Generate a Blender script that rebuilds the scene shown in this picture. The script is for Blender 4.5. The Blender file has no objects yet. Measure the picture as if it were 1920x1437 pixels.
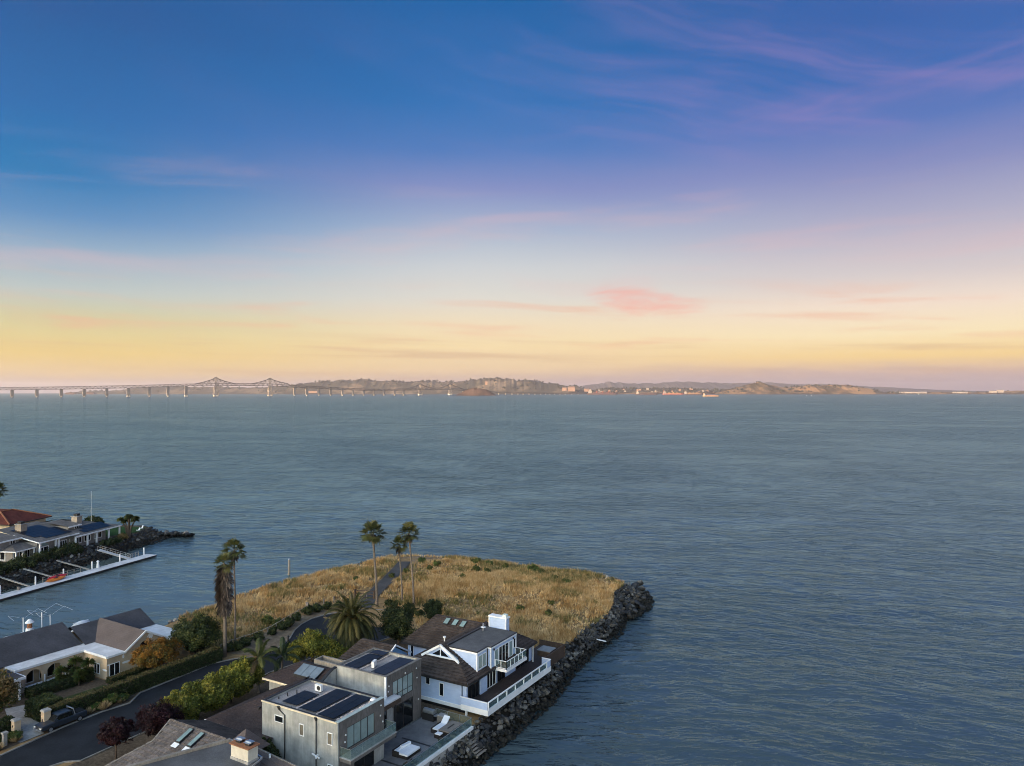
import bpy, bmesh, math, random
import numpy as np
from mathutils import Vector, Matrix

# ---------------------------------------------------------------- frame
# Metres. x runs towards the open bay, y runs along the street out to the point, z up, water at 0.
random.seed(7); RNG = np.random.default_rng(7)
F, LV, H = 1370.0, 735.0, 44.0          # focal length (photo pixels), row of the level line, eye height
CY, SY = math.cos(math.radians(30)), math.sin(math.radians(30))
G = 3.0                                  # level of the land
PI = math.pi
HAZE = 2.4e-5                            # density of the evening air
def atY(px, py, Y):
    X = (px - 960) * Y / F
    return Vector((CY*X - SY*Y, SY*X + CY*Y, H - (py - LV) * Y / F))
def at(px, py, z):
    return atY(px, py, F * (H - z) / (py - LV))
def lin(r, g, b):
    f = lambda c: (c/255/12.92) if c/255 <= .04045 else ((c/255 + .055)/1.055)**2.4
    return (f(r), f(g), f(b), 1)

scene = bpy.context.scene
col = scene.collection
scene.render.engine = 'CYCLES'
scene.cycles.use_denoising = True
scene.cycles.max_bounces = 6
scene.cycles.transparent_max_bounces = 12
scene.cycles.volume_bounces = 0
scene.cycles.sample_clamp_indirect = 4.0
scene.cycles.filter_width = 1.0

# ---------------------------------------------------------------- camera
cd = bpy.data.cameras.new('camera'); cam = bpy.data.objects.new('camera', cd); col.objects.link(cam)
cam.location = (0, 0, H); cam.rotation_euler = (math.radians(90), 0, math.radians(30))
cd.sensor_width = 36; cd.lens = 36 * F / 1920; cd.shift_y = (LV - 718.5) / 1920
cd.clip_start = 1; cd.clip_end = 90000
scene.camera = cam

# ---------------------------------------------------------------- light and exposure
SUN_EL = math.radians(5.5)
FW = Vector((-SY, CY, 0)); RT = Vector((CY, SY, 0))
sdir = (-FW * math.cos(math.radians(42)) - RT * math.sin(math.radians(42))) * math.cos(SUN_EL) + Vector((0, 0, math.sin(SUN_EL)))
sl = bpy.data.lights.new('sun', 'SUN'); sun = bpy.data.objects.new('sun', sl); col.objects.link(sun)
sl.energy = 1.05; sl.angle = math.radians(0.6); sl.color = (1.0, .70, .48)
sun.rotation_euler = sdir.to_track_quat('Z', 'Y').to_euler(); sun.location = (0, 0, 300)
vs = scene.view_settings
vs.view_transform = 'Standard'; vs.look = 'None'; vs.exposure = 3.05; vs.gamma = 1.0; vs.use_curve_mapping = False

# ---------------------------------------------------------------- node helpers
def nd(nt, typ, ins=None, **props):
    n = nt.nodes.new(typ)
    for k, v in props.items(): setattr(n, k, v)
    for k, v in (ins or {}).items():
        s = n.inputs[k]
        if isinstance(v, bpy.types.NodeSocket): nt.links.new(v, s)
        else: s.default_value = v
    return n
def m(nt, op, a, b=0.0, c=0.0, clamp=False):
    n = nt.nodes.new('ShaderNodeMath'); n.operation = op; n.use_clamp = clamp
    for i, v in enumerate((a, b, c)):
        if isinstance(v, bpy.types.NodeSocket): nt.links.new(v, n.inputs[i])
        else: n.inputs[i].default_value = v
    return n.outputs[0]
def vm(nt, op, a, b=(0, 0, 0)):
    n = nt.nodes.new('ShaderNodeVectorMath'); n.operation = op
    for i, v in enumerate((a, b)):
        if isinstance(v, bpy.types.NodeSocket): nt.links.new(v, n.inputs[i])
        else: n.inputs[i].default_value = v
    return n.outputs['Value'] if op in ('DOT_PRODUCT', 'LENGTH') else n.outputs[0]
def mixc(nt, fac, a, b, blend='MIX'):
    n = nt.nodes.new('ShaderNodeMix'); n.data_type = 'RGBA'; n.blend_type = blend
    for i, v in ((0, fac), (6, a), (7, b)):
        if isinstance(v, bpy.types.NodeSocket): nt.links.new(v, n.inputs[i])
        else: n.inputs[i].default_value = v
    return n.outputs[2]
def ramp(nt, fac, stops, interp='LINEAR'):
    n = nt.nodes.new('ShaderNodeValToRGB'); cr = n.color_ramp; cr.interpolation = interp
    stops = sorted(stops)
    cr.elements[0].position = stops[0][0]; cr.elements[0].color = stops[0][1]
    cr.elements[1].position = stops[-1][0]; cr.elements[1].color = stops[-1][1]
    for p, c in stops[1:-1]:
        e = cr.elements.new(p); e.color = c
    nt.links.new(fac, n.inputs[0])
    return n.outputs[0]
def sstep(nt, v, a, b):
    n = nt.nodes.new('ShaderNodeMapRange'); n.interpolation_type = 'SMOOTHSTEP'
    nt.links.new(v, n.inputs[0]); n.inputs[1].default_value = a; n.inputs[2].default_value = b
    return n.outputs[0]
def noise(nt, vec, scale, detail=4, rough=.55, dist=0.0, out=0):
    return nd(nt, 'ShaderNodeTexNoise', {'Vector': vec, 'Scale': scale, 'Detail': detail, 'Roughness': rough, 'Distortion': dist}).outputs[out]
def xyz(nt, vec):
    n = nt.nodes.new('ShaderNodeSeparateXYZ'); nt.links.new(vec, n.inputs[0]); return n.outputs
def comb(nt, x, y, z=0.0):
    n = nt.nodes.new('ShaderNodeCombineXYZ')
    for i, v in enumerate((x, y, z)):
        if isinstance(v, bpy.types.NodeSocket): nt.links.new(v, n.inputs[i])
        else: n.inputs[i].default_value = v
    return n.outputs[0]

# ---------------------------------------------------------------- sky: dusk colours by height and compass direction
world = bpy.data.worlds.new('World'); scene.world = world; world.use_nodes = True
wt = world.node_tree; wt.nodes.clear()
d = nd(wt, 'ShaderNodeTexCoord').outputs['Generated']
dx, dy, dz = xyz(wt, d)
hl = m(wt, 'SQRT', m(wt, 'ADD', m(wt, 'MULTIPLY', dx, dx), m(wt, 'MULTIPLY', dy, dy)))
tanel = m(wt, 'DIVIDE', dz, m(wt, 'MAXIMUM', hl, .001))
side = m(wt, 'DIVIDE', vm(wt, 'DOT_PRODUCT', d, tuple(RT)), m(wt, 'MAXIMUM', hl, .001))
fwd = m(wt, 'DIVIDE', vm(wt, 'DOT_PRODUCT', d, tuple(FW)), m(wt, 'MAXIMUM', hl, .001))
az = m(wt, 'ARCTAN2', side, fwd)
cv = comb(wt, m(wt, 'MULTIPLY', az, 1.0), m(wt, 'MULTIPLY', tanel, 4.2), 0.0)
warp = noise(wt, cv, 1.3, 3)
tw = m(wt, 'ADD', tanel, m(wt, 'MULTIPLY', m(wt, 'SUBTRACT', warp, .5), m(wt, 'MULTIPLY', tanel, .16)))
def st(y): return (735 - y) / 1370
SKL = [(0, lin(172, 160, 166)), (st(716), lin(206, 178, 150)), (st(700), lin(232, 198, 145)), (st(660), lin(238, 206, 128)), (st(620), lin(226, 208, 148)), (st(590), lin(212, 206, 160)),
       (st(540), lin(190, 200, 196)), (st(480), lin(158, 182, 200)), (st(400), lin(94, 145, 193)), (st(320), lin(32, 122, 182)), (st(200), lin(24, 108, 174)), (st(0), lin(24, 90, 154)), (1.0, lin(18, 68, 128))]
SKC = [(0, lin(182, 164, 166)), (st(718), lin(206, 176, 162)), (st(695), lin(240, 208, 165)), (st(650), lin(250, 225, 174)), (st(610), lin(244, 225, 190)), (st(560), lin(224, 220, 210)),
       (st(500), lin(206, 210, 213)), (st(430), lin(166, 182, 207)), (st(350), lin(132, 145, 196)), (st(280), lin(84, 126, 190)), (st(200), lin(42, 114, 182)), (st(0), lin(24, 98, 166)), (1.0, lin(18, 70, 132))]
SKR = [(0, lin(180, 160, 166)), (st(718), lin(200, 172, 166)), (st(700), lin(226, 190, 166)), (st(664), lin(252, 216, 146)), (st(620), lin(254, 234, 190)), (st(560), lin(245, 226, 208)),
       (st(500), lin(216, 206, 206)), (st(400), lin(180, 178, 200)), (st(300), lin(138, 146, 193)), (st(200), lin(86, 120, 187)), (st(100), lin(48, 106, 178)), (st(0), lin(44, 98, 170)), (1.0, lin(28, 74, 136))]
SKL, SKR = ([(p*.84 if p < .9 else p, c) for p, c in s] for s in (SKL, SKR))
cl_, cc_, cr_ = (ramp(wt, tw, s) for s in (SKL, SKC, SKR))
base = mixc(wt, sstep(wt, side, -.55, -.02), cl_, cc_)   # (the stops of the outer two were read towards the sides of the view)
base = mixc(wt, sstep(wt, side, -.02, .5), base, cr_)
# thin pink cirrus in slanting wisps
wz = nd(wt, 'ShaderNodeTexNoise', {'Vector': comb(wt, m(wt, 'MULTIPLY', az, 2.0), m(wt, 'MULTIPLY', tanel, 5.0), 1.3), 'Scale': 1.0, 'Detail': 3}).outputs['Color']
wv = vm(wt, 'SCALE', vm(wt, 'SUBTRACT', wz, (.5, .5, .5))); wv.node.inputs['Scale'].default_value = 1.1
def wisp(ka, slant, kt, seed, lo, hi, scale=1.0, det=8):
    c_ = comb(wt, m(wt, 'MULTIPLY', az, ka), m(wt, 'ADD', m(wt, 'MULTIPLY', tanel, kt), m(wt, 'MULTIPLY', az, slant)), seed)
    return sstep(wt, noise(wt, vm(wt, 'ADD', c_, wv), scale, det, .6, .25), lo, hi)
def between(v, a, b, c, d_): return m(wt, 'MULTIPLY', sstep(wt, v, a, b), m(wt, 'SUBTRACT', 1.0, sstep(wt, v, c, d_)))
rside = sstep(wt, side, -.12, .28)
broad = m(wt, 'MULTIPLY', wisp(1.1, .6, 4.0, 3.7, .36, .72, 1.0, 4), m(wt, 'MULTIPLY', between(tanel, .20, .34, .50, .70), m(wt, 'ADD', .03, m(wt, 'MULTIPLY', rside, .05))))
sky1 = mixc(wt, broad, base, lin(150, 128, 196))
w1_ = m(wt, 'MULTIPLY', wisp(1.5, 3.4, 12.0, 7.7, .45, .88, 1.0, 7), m(wt, 'MULTIPLY', between(tanel, .26, .36, .46, .60), m(wt, 'ADD', .05, m(wt, 'MULTIPLY', sstep(wt, side, -.16, .16), .48))))
sky1 = mixc(wt, w1_, sky1, lin(186, 148, 200))
w2_ = m(wt, 'MULTIPLY', wisp(2.1, -1.6, 14.0, 6.2, .48, .90, 1.0, 7), m(wt, 'MULTIPLY', between(tanel, .24, .32, .42, .52), m(wt, 'MULTIPLY', rside, .40)))
sky1 = mixc(wt, w2_, sky1, lin(200, 150, 198))
w3_ = m(wt, 'MULTIPLY', wisp(2.0, -.5, 20.0, 5.1, .48, .76), m(wt, 'MULTIPLY', between(tanel, .08, .14, .24, .32), .34))
sky1 = mixc(wt, w3_, sky1, lin(238, 186, 186))
# streaks low over the horizon: rosy above, ochre grey below
w4_ = m(wt, 'MULTIPLY', wisp(4.0, 1.4, 48.0, 9.1, .48, .74), m(wt, 'MULTIPLY', between(tanel, .045, .07, .11, .16), .52))
sky2 = mixc(wt, w4_, sky1, lin(242, 176, 148))
w5_ = m(wt, 'MULTIPLY', wisp(2.6, 2.2, 95.0, 4.4, .50, .70), m(wt, 'MULTIPLY', between(tanel, .010, .022, .06, .085), .40))
sky2 = mixc(wt, w5_, sky2, lin(206, 164, 134))
# one small rosy cloud a little to the side, ragged
cw2 = comb(wt, m(wt, 'MULTIPLY', az, 9.0), m(wt, 'MULTIPLY', tanel, 42.0), 9.1)
ex = m(wt, 'DIVIDE', m(wt, 'SUBTRACT', az, .180), .068)
ey = m(wt, 'DIVIDE', m(wt, 'ADD', m(wt, 'SUBTRACT', tanel, .122), m(wt, 'MULTIPLY', m(wt, 'SUBTRACT', az, .182), .14)), .018)
rr = m(wt, 'ADD', m(wt, 'MULTIPLY', ex, ex), m(wt, 'MULTIPLY', ey, ey))
rr = m(wt, 'ADD', rr, m(wt, 'MULTIPLY', m(wt, 'SUBTRACT', noise(wt, vm(wt, 'ADD', cw2, wv), 1.0, 8, .66, .6), .5), 4.6))
sky3 = mixc(wt, m(wt, 'MULTIPLY', m(wt, 'SUBTRACT', 1.0, sstep(wt, rr, -1.2, 1.6)), .84), sky2, lin(252, 160, 146))
# lilac mist bank along the horizon, higher on one side
mh = m(wt, 'ADD', tanel, m(wt, 'ADD', m(wt, 'MULTIPLY', m(wt, 'SUBTRACT', noise(wt, comb(wt, m(wt, 'MULTIPLY', az, 7.0), m(wt, 'MULTIPLY', tanel, 60.0)), 1.6, 7), .5), .03), m(wt, 'MULTIPLY', rside, -.010)))
mist = m(wt, 'SUBTRACT', 1.0, sstep(wt, mh, .002, .030))
sky4 = mixc(wt, m(wt, 'MULTIPLY', mist, m(wt, 'ADD', .20, m(wt, 'MULTIPLY', rside, .40))), sky3, lin(186, 166, 174))
nish = nd(wt, 'ShaderNodeTexSky', sky_type='NISHITA', sun_disc=False, sun_elevation=SUN_EL, sun_rotation=math.atan2(sdir.x, sdir.y))
# the afterglow takes over towards the setting sun, behind the viewer
sunside = m(wt, 'DIVIDE', vm(wt, 'DOT_PRODUCT', d, tuple(Vector((sdir.x, sdir.y, 0)).normalized())), m(wt, 'MAXIMUM', hl, .25))
glow = sstep(wt, sunside, -.22, .75)
b1 = nd(wt, 'ShaderNodeBackground', {'Color': sky4, 'Strength': .121})
b2 = nd(wt, 'ShaderNodeBackground', {'Color': nish.outputs[0], 'Strength': .15})
ad = nd(wt, 'ShaderNodeMixShader', {0: glow, 1: b1.outputs[0], 2: b2.outputs[0]})
nd(wt, 'ShaderNodeOutputWorld', {'Surface': ad.outputs[0]})

# ---------------------------------------------------------------- materials
MATS = {}
def newmat(name):
    mt = bpy.data.materials.new(name); mt.use_nodes = True; nt = mt.node_tree; nt.nodes.clear(); MATS[name] = mt
    return mt, nt
def mat(name, c1, c2=None, rough=.75, scale=2.0, stretch=(1, 1, 1), spec=.3, bump=0.0, metal=0.0, stain=.25, stscale=.35, rnd=0.0, alpha=None):
    mt, nt = newmat(name)
    c1 = tuple(c1) + (1,); c2 = tuple(c2) + (1,) if c2 else tuple(min(1, x*1.3) for x in c1[:3]) + (1,)
    pos = nd(nt, 'ShaderNodeNewGeometry').outputs['Position']
    sv = vm(nt, 'MULTIPLY', pos, stretch)
    n1 = noise(nt, sv, scale, 5, .6)
    c = mixc(nt, sstep(nt, n1, .3, .7), c1, c2)
    if stain:
        n2 = noise(nt, pos, stscale, 5, .62)
        k = m(nt, 'ADD', 1 - stain, m(nt, 'MULTIPLY', sstep(nt, n2, .25, .75), stain * 1.5))
        c = mixc(nt, 1.0, c, comb(nt, k, k, k), 'MULTIPLY')
    if rnd:
        r = nd(nt, 'ShaderNodeObjectInfo').outputs['Random']
        k = m(nt, 'ADD', 1 - rnd, m(nt, 'MULTIPLY', r, 2 * rnd))
        c = mixc(nt, 1.0, c, comb(nt, k, k, k), 'MULTIPLY')
    ins = {'Base Color': c, 'Roughness': rough, 'Specular IOR Level': spec, 'Metallic': metal}
    if bump:
        ins['Normal'] = nd(nt, 'ShaderNodeBump', {'Height': n1, 'Strength': .6, 'Distance': bump}).outputs[0]
    p = nd(nt, 'ShaderNodeBsdfPrincipled', ins)
    nd(nt, 'ShaderNodeOutputMaterial', {'Surface': p.outputs[0]})
    return mt
def leafmat(name, trans=.25, rough=.6):
    mt, nt = newmat(name)
    c = nd(nt, 'ShaderNodeAttribute', attribute_name='Col').outputs['Color']
    df = nd(nt, 'ShaderNodeBsdfPrincipled', {'Base Color': c, 'Roughness': rough, 'Specular IOR Level': .25})
    tr = nd(nt, 'ShaderNodeBsdfTranslucent', {'Color': c})
    mx = nd(nt, 'ShaderNodeMixShader', {0: trans, 1: df.outputs[0], 2: tr.outputs[0]})
    nd(nt, 'ShaderNodeOutputMaterial', {'Surface': mx.outputs[0]})
    return mt
LEAF = leafmat('leaf'); GRASSM = leafmat('dry_grass_blades', .2, .8)
STUCCO = mat('grey_stucco', (.285, .29, .28), (.375, .375, .352), .9, 1.2, (2.2, 2.2, .22), .15, .004, stain=.36, stscale=.5)
TAUPE = mat('taupe_cladding', (.120, .107, .098), (.175, .157, .145), .85, 2.2, (2, 2, .6), .2, .003, stain=.3)
CREAM = mat('cream_trim', (.62, .52, .36), (.7, .6, .44), .7, 3)
WHITE = mat('white_paint', (.72, .73, .74), (.8, .8, .8), .55, 2, stain=.12)
WHITEM = mat('white_membrane_roof', (.56, .55, .55), (.66, .65, .66), .8, 1.2, stain=.25)
BLUE = mat('pale_blue_paint', (.36, .46, .66), (.42, .52, .71), .7, 1.3, (1, 1, 3), stain=.12)
BLUE2 = mat('blue_gable_paint', (.22, .40, .62), (.26, .44, .66), .7, 2)
GRAVEL = mat('gravel_roof', (.25, .23, .225), (.42, .38, .365), .95, 14, spec=.1, bump=.01, stain=.3)
BITUMEN = mat('bitumen_roof', (.092, .092, .098), (.125, .125, .13), .9, 8, spec=.2, bump=.004, stain=.35)
DKROOF = mat('dark_brown_shingles', (.034, .025, .025), (.060, .045, .044), .9, 5, (1, 1, 1), .15, .01, stain=.3)
BRROOF = mat('weathered_brown_tiles', (.040, .031, .028), (.088, .069, .061), .92, 3.0, (.5, 3, 3), .12, .01, stain=.45, stscale=.6)
GRROOF = mat('grey_shingles', (.060, .060, .068), (.090, .086, .094), .9, 4, (4, 1, 1), .15, .006, stain=.3)
TAUROOF = mat('taupe_shingles', (.100, .080, .076), (.14, .113, .105), .9, 5, (1, 4, 1), .15, .006, stain=.2)
SPROOF = mat('greige_shingles', (.125, .112, .105), (.17, .155, .145), .9, 2, spec=.15, bump=.01, stain=.25)
TILEM = mat('concrete_roof_tile', (.115, .096, .086), (.195, .165, .15), .9, 3.5, (1, 1, 1), .12, .008, stain=.35, stscale=.5, rnd=.16)
REDROOF = mat('red_clay_tiles', (.095, .024, .018), (.14, .038, .026), .85, 1.5, spec=.15, bump=.02)
TAN = mat('tan_stucco', (.46, .355, .245), (.53, .42, .30), .9, 1.2, spec=.1, bump=.003, stain=.18)
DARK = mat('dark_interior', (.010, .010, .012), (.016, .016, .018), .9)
BLACKM = mat('black_metal', (.018, .018, .02), (.03, .028, .028), .5, 6, spec=.4)
STEEL = mat('brushed_steel', (.45, .46, .46), (.55, .56, .56), .35, 6, metal=.85)
WOODF = mat('dark_timber', (.052, .034, .024), (.085, .056, .04), .7, 3, (1, 1, 8))
DECKM = mat('dark_deck_boards', (.040, .030, .028), (.068, .052, .046), .75, 3, (9, .4, 1), .2)
DECKR = mat('red_brown_deck', (.13, .066, .045), (.17, .09, .06), .7, 3, (9, .4, 1))
OLDWOOD = mat('weathered_timber', (.20, .175, .15), (.30, .27, .235), .9, 2, (6, 1, 1), .1, .005)
PAVE = mat('terrace_stone', (.155, .152, .155), (.21, .205, .205), .8, 1.3, stain=.25)
FABRIC = mat('white_fabric', (.78, .79, .82), (.85, .86, .88), .95, 4, stain=.05)
TAUFAB = mat('taupe_cover', (.20, .175, .15), (.24, .215, .19), .95, 4, stain=.1)
WICKER = mat('black_wicker', (.016, .013, .012), (.04, .034, .03), .8, 20)
ASPH = mat('asphalt', (.010, .0125, .017), (.018, .021, .026), .85, 5, spec=.25, bump=.003, stain=.55, stscale=.3)
ASPH2 = mat('old_asphalt_path', (.050, .049, .050), (.072, .069, .068), .9, 3, stain=.35)
CONC = mat('concrete', (.30, .29, .275), (.40, .385, .365), .9, 3, spec=.15, bump=.004, stain=.3)
SOIL = mat('garden_soil', (.070, .052, .038), (.135, .105, .075), .95, 3, spec=.05, bump=.03)
LAWN = mat('lawn', (.035, .050, .018), (.070, .078, .03), .95, 5, spec=.05, bump=.03)
GREENLAWN = mat('green_lawn', (.022, .056, .016), (.034, .076, .022), .95, 5, spec=.05, bump=.03)
DOCKM = mat('dock_decking', (.52, .52, .53), (.62, .62, .63), .85, 2, (1, 6, 1), stain=.25)
DIRT = mat('dirt', (.15, .108, .072), (.25, .188, .128), .95, 1.6, spec=.05, bump=.03)
RUST = mat('rusty_cap', (.25, .095, .045), (.36, .16, .08), .9, 5)
RED = mat('red_plastic', (.62, .025, .035), (.68, .04, .05), .35, 2, spec=.5)
ORANGE = mat('orange_plastic', (.80, .20, .02), (.85, .27, .03), .35, 2, spec=.5)
CARM = mat('dark_blue_car_paint', (.022, .027, .036), (.026, .032, .042), .28, 1, spec=.6, stain=0)
CHROME = mat('silver_metal', (.55, .56, .58), (.62, .63, .65), .3, 2, metal=.8, stain=.1)
RUBBER = mat('rubber', (.014, .014, .014), (.02, .02, .02), .9)
FENCEW = mat('grey_fence_wood', (.15, .13, .12), (.22, .195, .18), .9, 3, (1, 1, 6))
BARK = mat('palm_bark', (.13, .105, .085), (.24, .20, .165), .95, 3, (1, 1, 5), .05, .03)
BARK2 = mat('tree_bark', (.075, .055, .042), (.12, .09, .07), .95, 3, (1, 1, 3), .05, .03)
CLIFF = mat('bridge_steel', (.055, .052, .05), (.075, .07, .067), .8, .01, stain=.1, stscale=.01)
PIERM = mat('bridge_concrete', (.50, .43, .36), (.58, .50, .42), .9, .02, stain=.15, stscale=.02)
LAMPM = mat('frosted_lamp', (.8, .8, .78), (.85, .85, .82), .4, 2)
def gloss(name, c, rough=.06, spec=.5):
    return mat(name, c, c, rough, 1, spec=spec, stain=.2, stscale=.8)
GDARK = gloss('dark_window_glass', (.008, .010, .012))
GCURT = gloss('curtained_window_glass', (.25, .32, .31), .12)
GTAN = gloss('shaded_window_glass', (.16, .14, .11), .12)
GTEAL = gloss('teal_skylight_glass', (.20, .28, .28), .12)
SOLAR = gloss('solar_cells', (.006, .009, .015), .3, .16)
SOLARB = gloss('blue_solar_cells', (.011, .015, .026), .3, .22)
def railglass():
    mt, nt = newmat('rail_glass')
    t = nd(nt, 'ShaderNodeBsdfTransparent', {'Color': (.90, .95, .94, 1)})
    g = nd(nt, 'ShaderNodeBsdfGlossy', {'Color': (.9, 1, .98, 1), 'Roughness': .05})
    fr = nd(nt, 'ShaderNodeFresnel', {'IOR': 1.45}).outputs[0]
    dfu = nd(nt, 'ShaderNodeBsdfDiffuse', {'Color': (.30, .38, .37, 1)})
    a = nd(nt, 'ShaderNodeMixShader', {0: m(nt, 'MULTIPLY', fr, .6), 1: t.outputs[0], 2: g.outputs[0]})
    b = nd(nt, 'ShaderNodeMixShader', {0: .07, 1: a.outputs[0], 2: dfu.outputs[0]})
    nd(nt, 'ShaderNodeOutputMaterial', {'Surface': b.outputs[0]})
    return mt
RGLASS = railglass()

# ---------------------------------------------------------------- object helpers
LOC = {}
def put(o, parent=None):
    col.objects.link(o)
    if parent is not None: o.parent = parent
    return o
def tag(o, label=None, cat=None, group=None, kind=None):
    if label: o['label'] = label
    if cat: o['category'] = cat
    if group: o['group'] = group
    if kind: o['kind'] = kind
    return o
def thing(name, label, cat, loc=(0, 0, 0), rz=0.0, group=None):
    o = bpy.data.objects.new(name, None); o.empty_display_size = .5
    o.location = loc; o.rotation_euler = (0, 0, rz); put(o); tag(o, label, cat, group)
    LOC[o.name] = Vector(loc) if rz == 0 else Vector((0, 0, 0))
    return o
def org(o):
    while o is not None:
        if o.name in LOC: return LOC[o.name]
        o = o.parent
    return Vector((0, 0, 0))
class MB:
    def __init__(s): s.v = []; s.f = []
    def add(s, vs, fs):
        k = len(s.v); s.v += [tuple(v) for v in vs]; s.f += [tuple(k + i for i in f) for f in fs]; return s
    def box(s, x0, x1, y0, y1, z0, z1):
        x0, x1 = sorted((x0, x1)); y0, y1 = sorted((y0, y1)); z0, z1 = sorted((z0, z1))
        return s.add([(x0, y0, z0), (x1, y0, z0), (x1, y1, z0), (x0, y1, z0), (x0, y0, z1), (x1, y0, z1), (x1, y1, z1), (x0, y1, z1)],
                     [(0, 3, 2, 1), (4, 5, 6, 7), (0, 1, 5, 4), (1, 2, 6, 5), (2, 3, 7, 6), (3, 0, 4, 7)])
    def fbox(s, face, c, u0, u1, o0, o1, z0, z1):   # a box on a wall face: u along the wall, o outwards
        if face == '-y': return s.box(u0, u1, c - o0, c - o1, z0, z1)
        if face == '+y': return s.box(u0, u1, c + o0, c + o1, z0, z1)
        if face == '+x': return s.box(c + o0, c + o1, u0, u1, z0, z1)
        return s.box(c - o0, c - o1, u0, u1, z0, z1)
    def prism(s, poly, z0, z1):
        n = len(poly)
        a = sum(poly[i][0]*poly[(i+1) % n][1] - poly[(i+1) % n][0]*poly[i][1] for i in range(n))
        if a < 0: poly = poly[::-1]
        return s.add([(p[0], p[1], z0) for p in poly] + [(p[0], p[1], z1) for p in poly],
                     [tuple(range(n))[::-1], tuple(range(n, 2*n))] + [(i, (i+1) % n, n + (i+1) % n, n + i) for i in range(n)])
    def face(s, *pts): return s.add(pts, [tuple(range(len(pts)))])
    def slab(s, pts, t):   # a sloping plate: pts on top, t thick
        n = len(pts)
        return s.add([tuple(p) for p in pts] + [(p[0], p[1], p[2] - t) for p in pts],
                     [tuple(range(n)), tuple(range(n, 2*n))[::-1]] + [(i, n + i, n + (i+1) % n, (i+1) % n) for i in range(n)])
    def bar(s, p, q, w, h=None):
        p, q = Vector(p), Vector(q); h = h or w; dr = (q - p)
        if dr.length < 1e-6: return s
        dr.normalize(); up = Vector((0, 0, 1)) if abs(dr.z) < .98 else Vector((0, 1, 0))
        sd = dr.cross(up).normalized() * (w / 2); up = sd.cross(dr).normalized() * (h / 2)
        c = [sd*i + up*j for i, j in ((-1, -1), (1, -1), (1, 1), (-1, 1))]
        return s.add([p + k for k in c] + [q + k for k in c], [(0, 3, 2, 1), (4, 5, 6, 7), (0, 1, 5, 4), (1, 2, 6, 5), (2, 3, 7, 6), (3, 0, 4, 7)])
    def tube(s, pts, rs, n=8, cap=True):
        pts = [Vector(p) for p in pts]; rs = rs if hasattr(rs, '__len__') else [rs]*len(pts); k = len(s.v); L = len(pts)
        for i, p in enumerate(pts):
            dr = (pts[min(i+1, L-1)] - pts[max(i-1, 0)]).normalized()
            up = Vector((0, 0, 1)) if abs(dr.z) < .9 else Vector((1, 0, 0))
            e1 = dr.cross(up).normalized(); e2 = dr.cross(e1)
            for j in range(n):
                a = 2*PI*j/n; s.v.append(tuple(p + (e1*math.cos(a) + e2*math.sin(a))*rs[i]))
        for i in range(L-1):
            for j in range(n):
                s.f.append((k+i*n+j, k+i*n+(j+1) % n, k+(i+1)*n+(j+1) % n, k+(i+1)*n+j))
        if cap: s.f.append(tuple(k+j for j in range(n))); s.f.append(tuple(k+(L-1)*n+j for j in range(n))[::-1])
        return s
    def slope(s, eL, eR, rR, rL, n, t=.06):   # n overlapping courses from eave to ridge
        eL, eR, rR, rL = map(Vector, (eL, eR, rR, rL))
        nm = (eR - eL).cross(rL - eL if (rL - eL).length > 1e-3 else rR - eL).normalized()
        if nm.z < 0: nm = -nm
        for i in range(n):
            a, b = i / n, (i + 1.12) / n; b = min(b, 1)
            p0, p1 = eL.lerp(rL, a), eR.lerp(rR, a); q0, q1 = eL.lerp(rL, b), eR.lerp(rR, b)
            s.add([p0, p1, p1 + nm*t, p0 + nm*t, q1 + nm*.01, q0 + nm*.01], [(0, 1, 2, 3), (3, 2, 4, 5)])
        return s
    def build(s, name, mt, parent=None, smooth=False):
        o_ = org(parent) if parent is not None else Vector((0, 0, 0))
        me = bpy.data.meshes.new(name)
        me.from_pydata([(v[0]-o_.x, v[1]-o_.y, v[2]-o_.z) for v in s.v], [], s.f)
        bm = bmesh.new(); bm.from_mesh(me); bmesh.ops.recalc_face_normals(bm, faces=bm.faces); bm.to_mesh(me); bm.free()
        if smooth:
            for p in me.polygons: p.use_smooth = True
        me.materials.append(mt)
        return put(bpy.data.objects.new(name, me), parent)
def bx(name, mt, parent, *a): return MB().box(*a).build(name, mt, parent)
def soup(name, V, C, mt, parent=None):     # many loose faces with a colour each; V (n, k, 3)
    V = np.asarray(V, np.float32); n, k = V.shape[:2]; o_ = org(parent) if parent is not None else Vector((0, 0, 0))
    V = V - np.array(o_, np.float32)
    me = bpy.data.meshes.new(name)
    me.vertices.add(n*k); me.vertices.foreach_set('co', V.reshape(-1))
    me.loops.add(n*k); me.loops.foreach_set('vertex_index', np.arange(n*k, dtype=np.int32))
    me.polygons.add(n); me.polygons.foreach_set('loop_start', np.arange(0, n*k, k, dtype=np.int32))
    me.update(calc_edges=True); me.validate()
    if C is not None:
        a = me.color_attributes.new('Col', 'FLOAT_COLOR', 'POINT')
        cc = np.ones((n, k, 4), np.float32); cc[:, :, :3] = np.asarray(C, np.float32)[:, None, :] if np.ndim(C) == 2 else C
        a.data.foreach_set('color', cc.reshape(-1))
    me.materials.append(mt)
    return put(bpy.data.objects.new(name, me), parent)
def sheet(name, pts, z, mt, parent=None, kind='structure'):
    o = MB().add([(p[0], p[1], z if len(p) < 3 else p[2]) for p in pts], [tuple(range(len(pts)))]).build(name, mt, parent)
    if o.data.polygons[0].normal.z < 0: o.data.flip_normals()
    if parent is None: tag(o, kind=kind)
    return o
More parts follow.
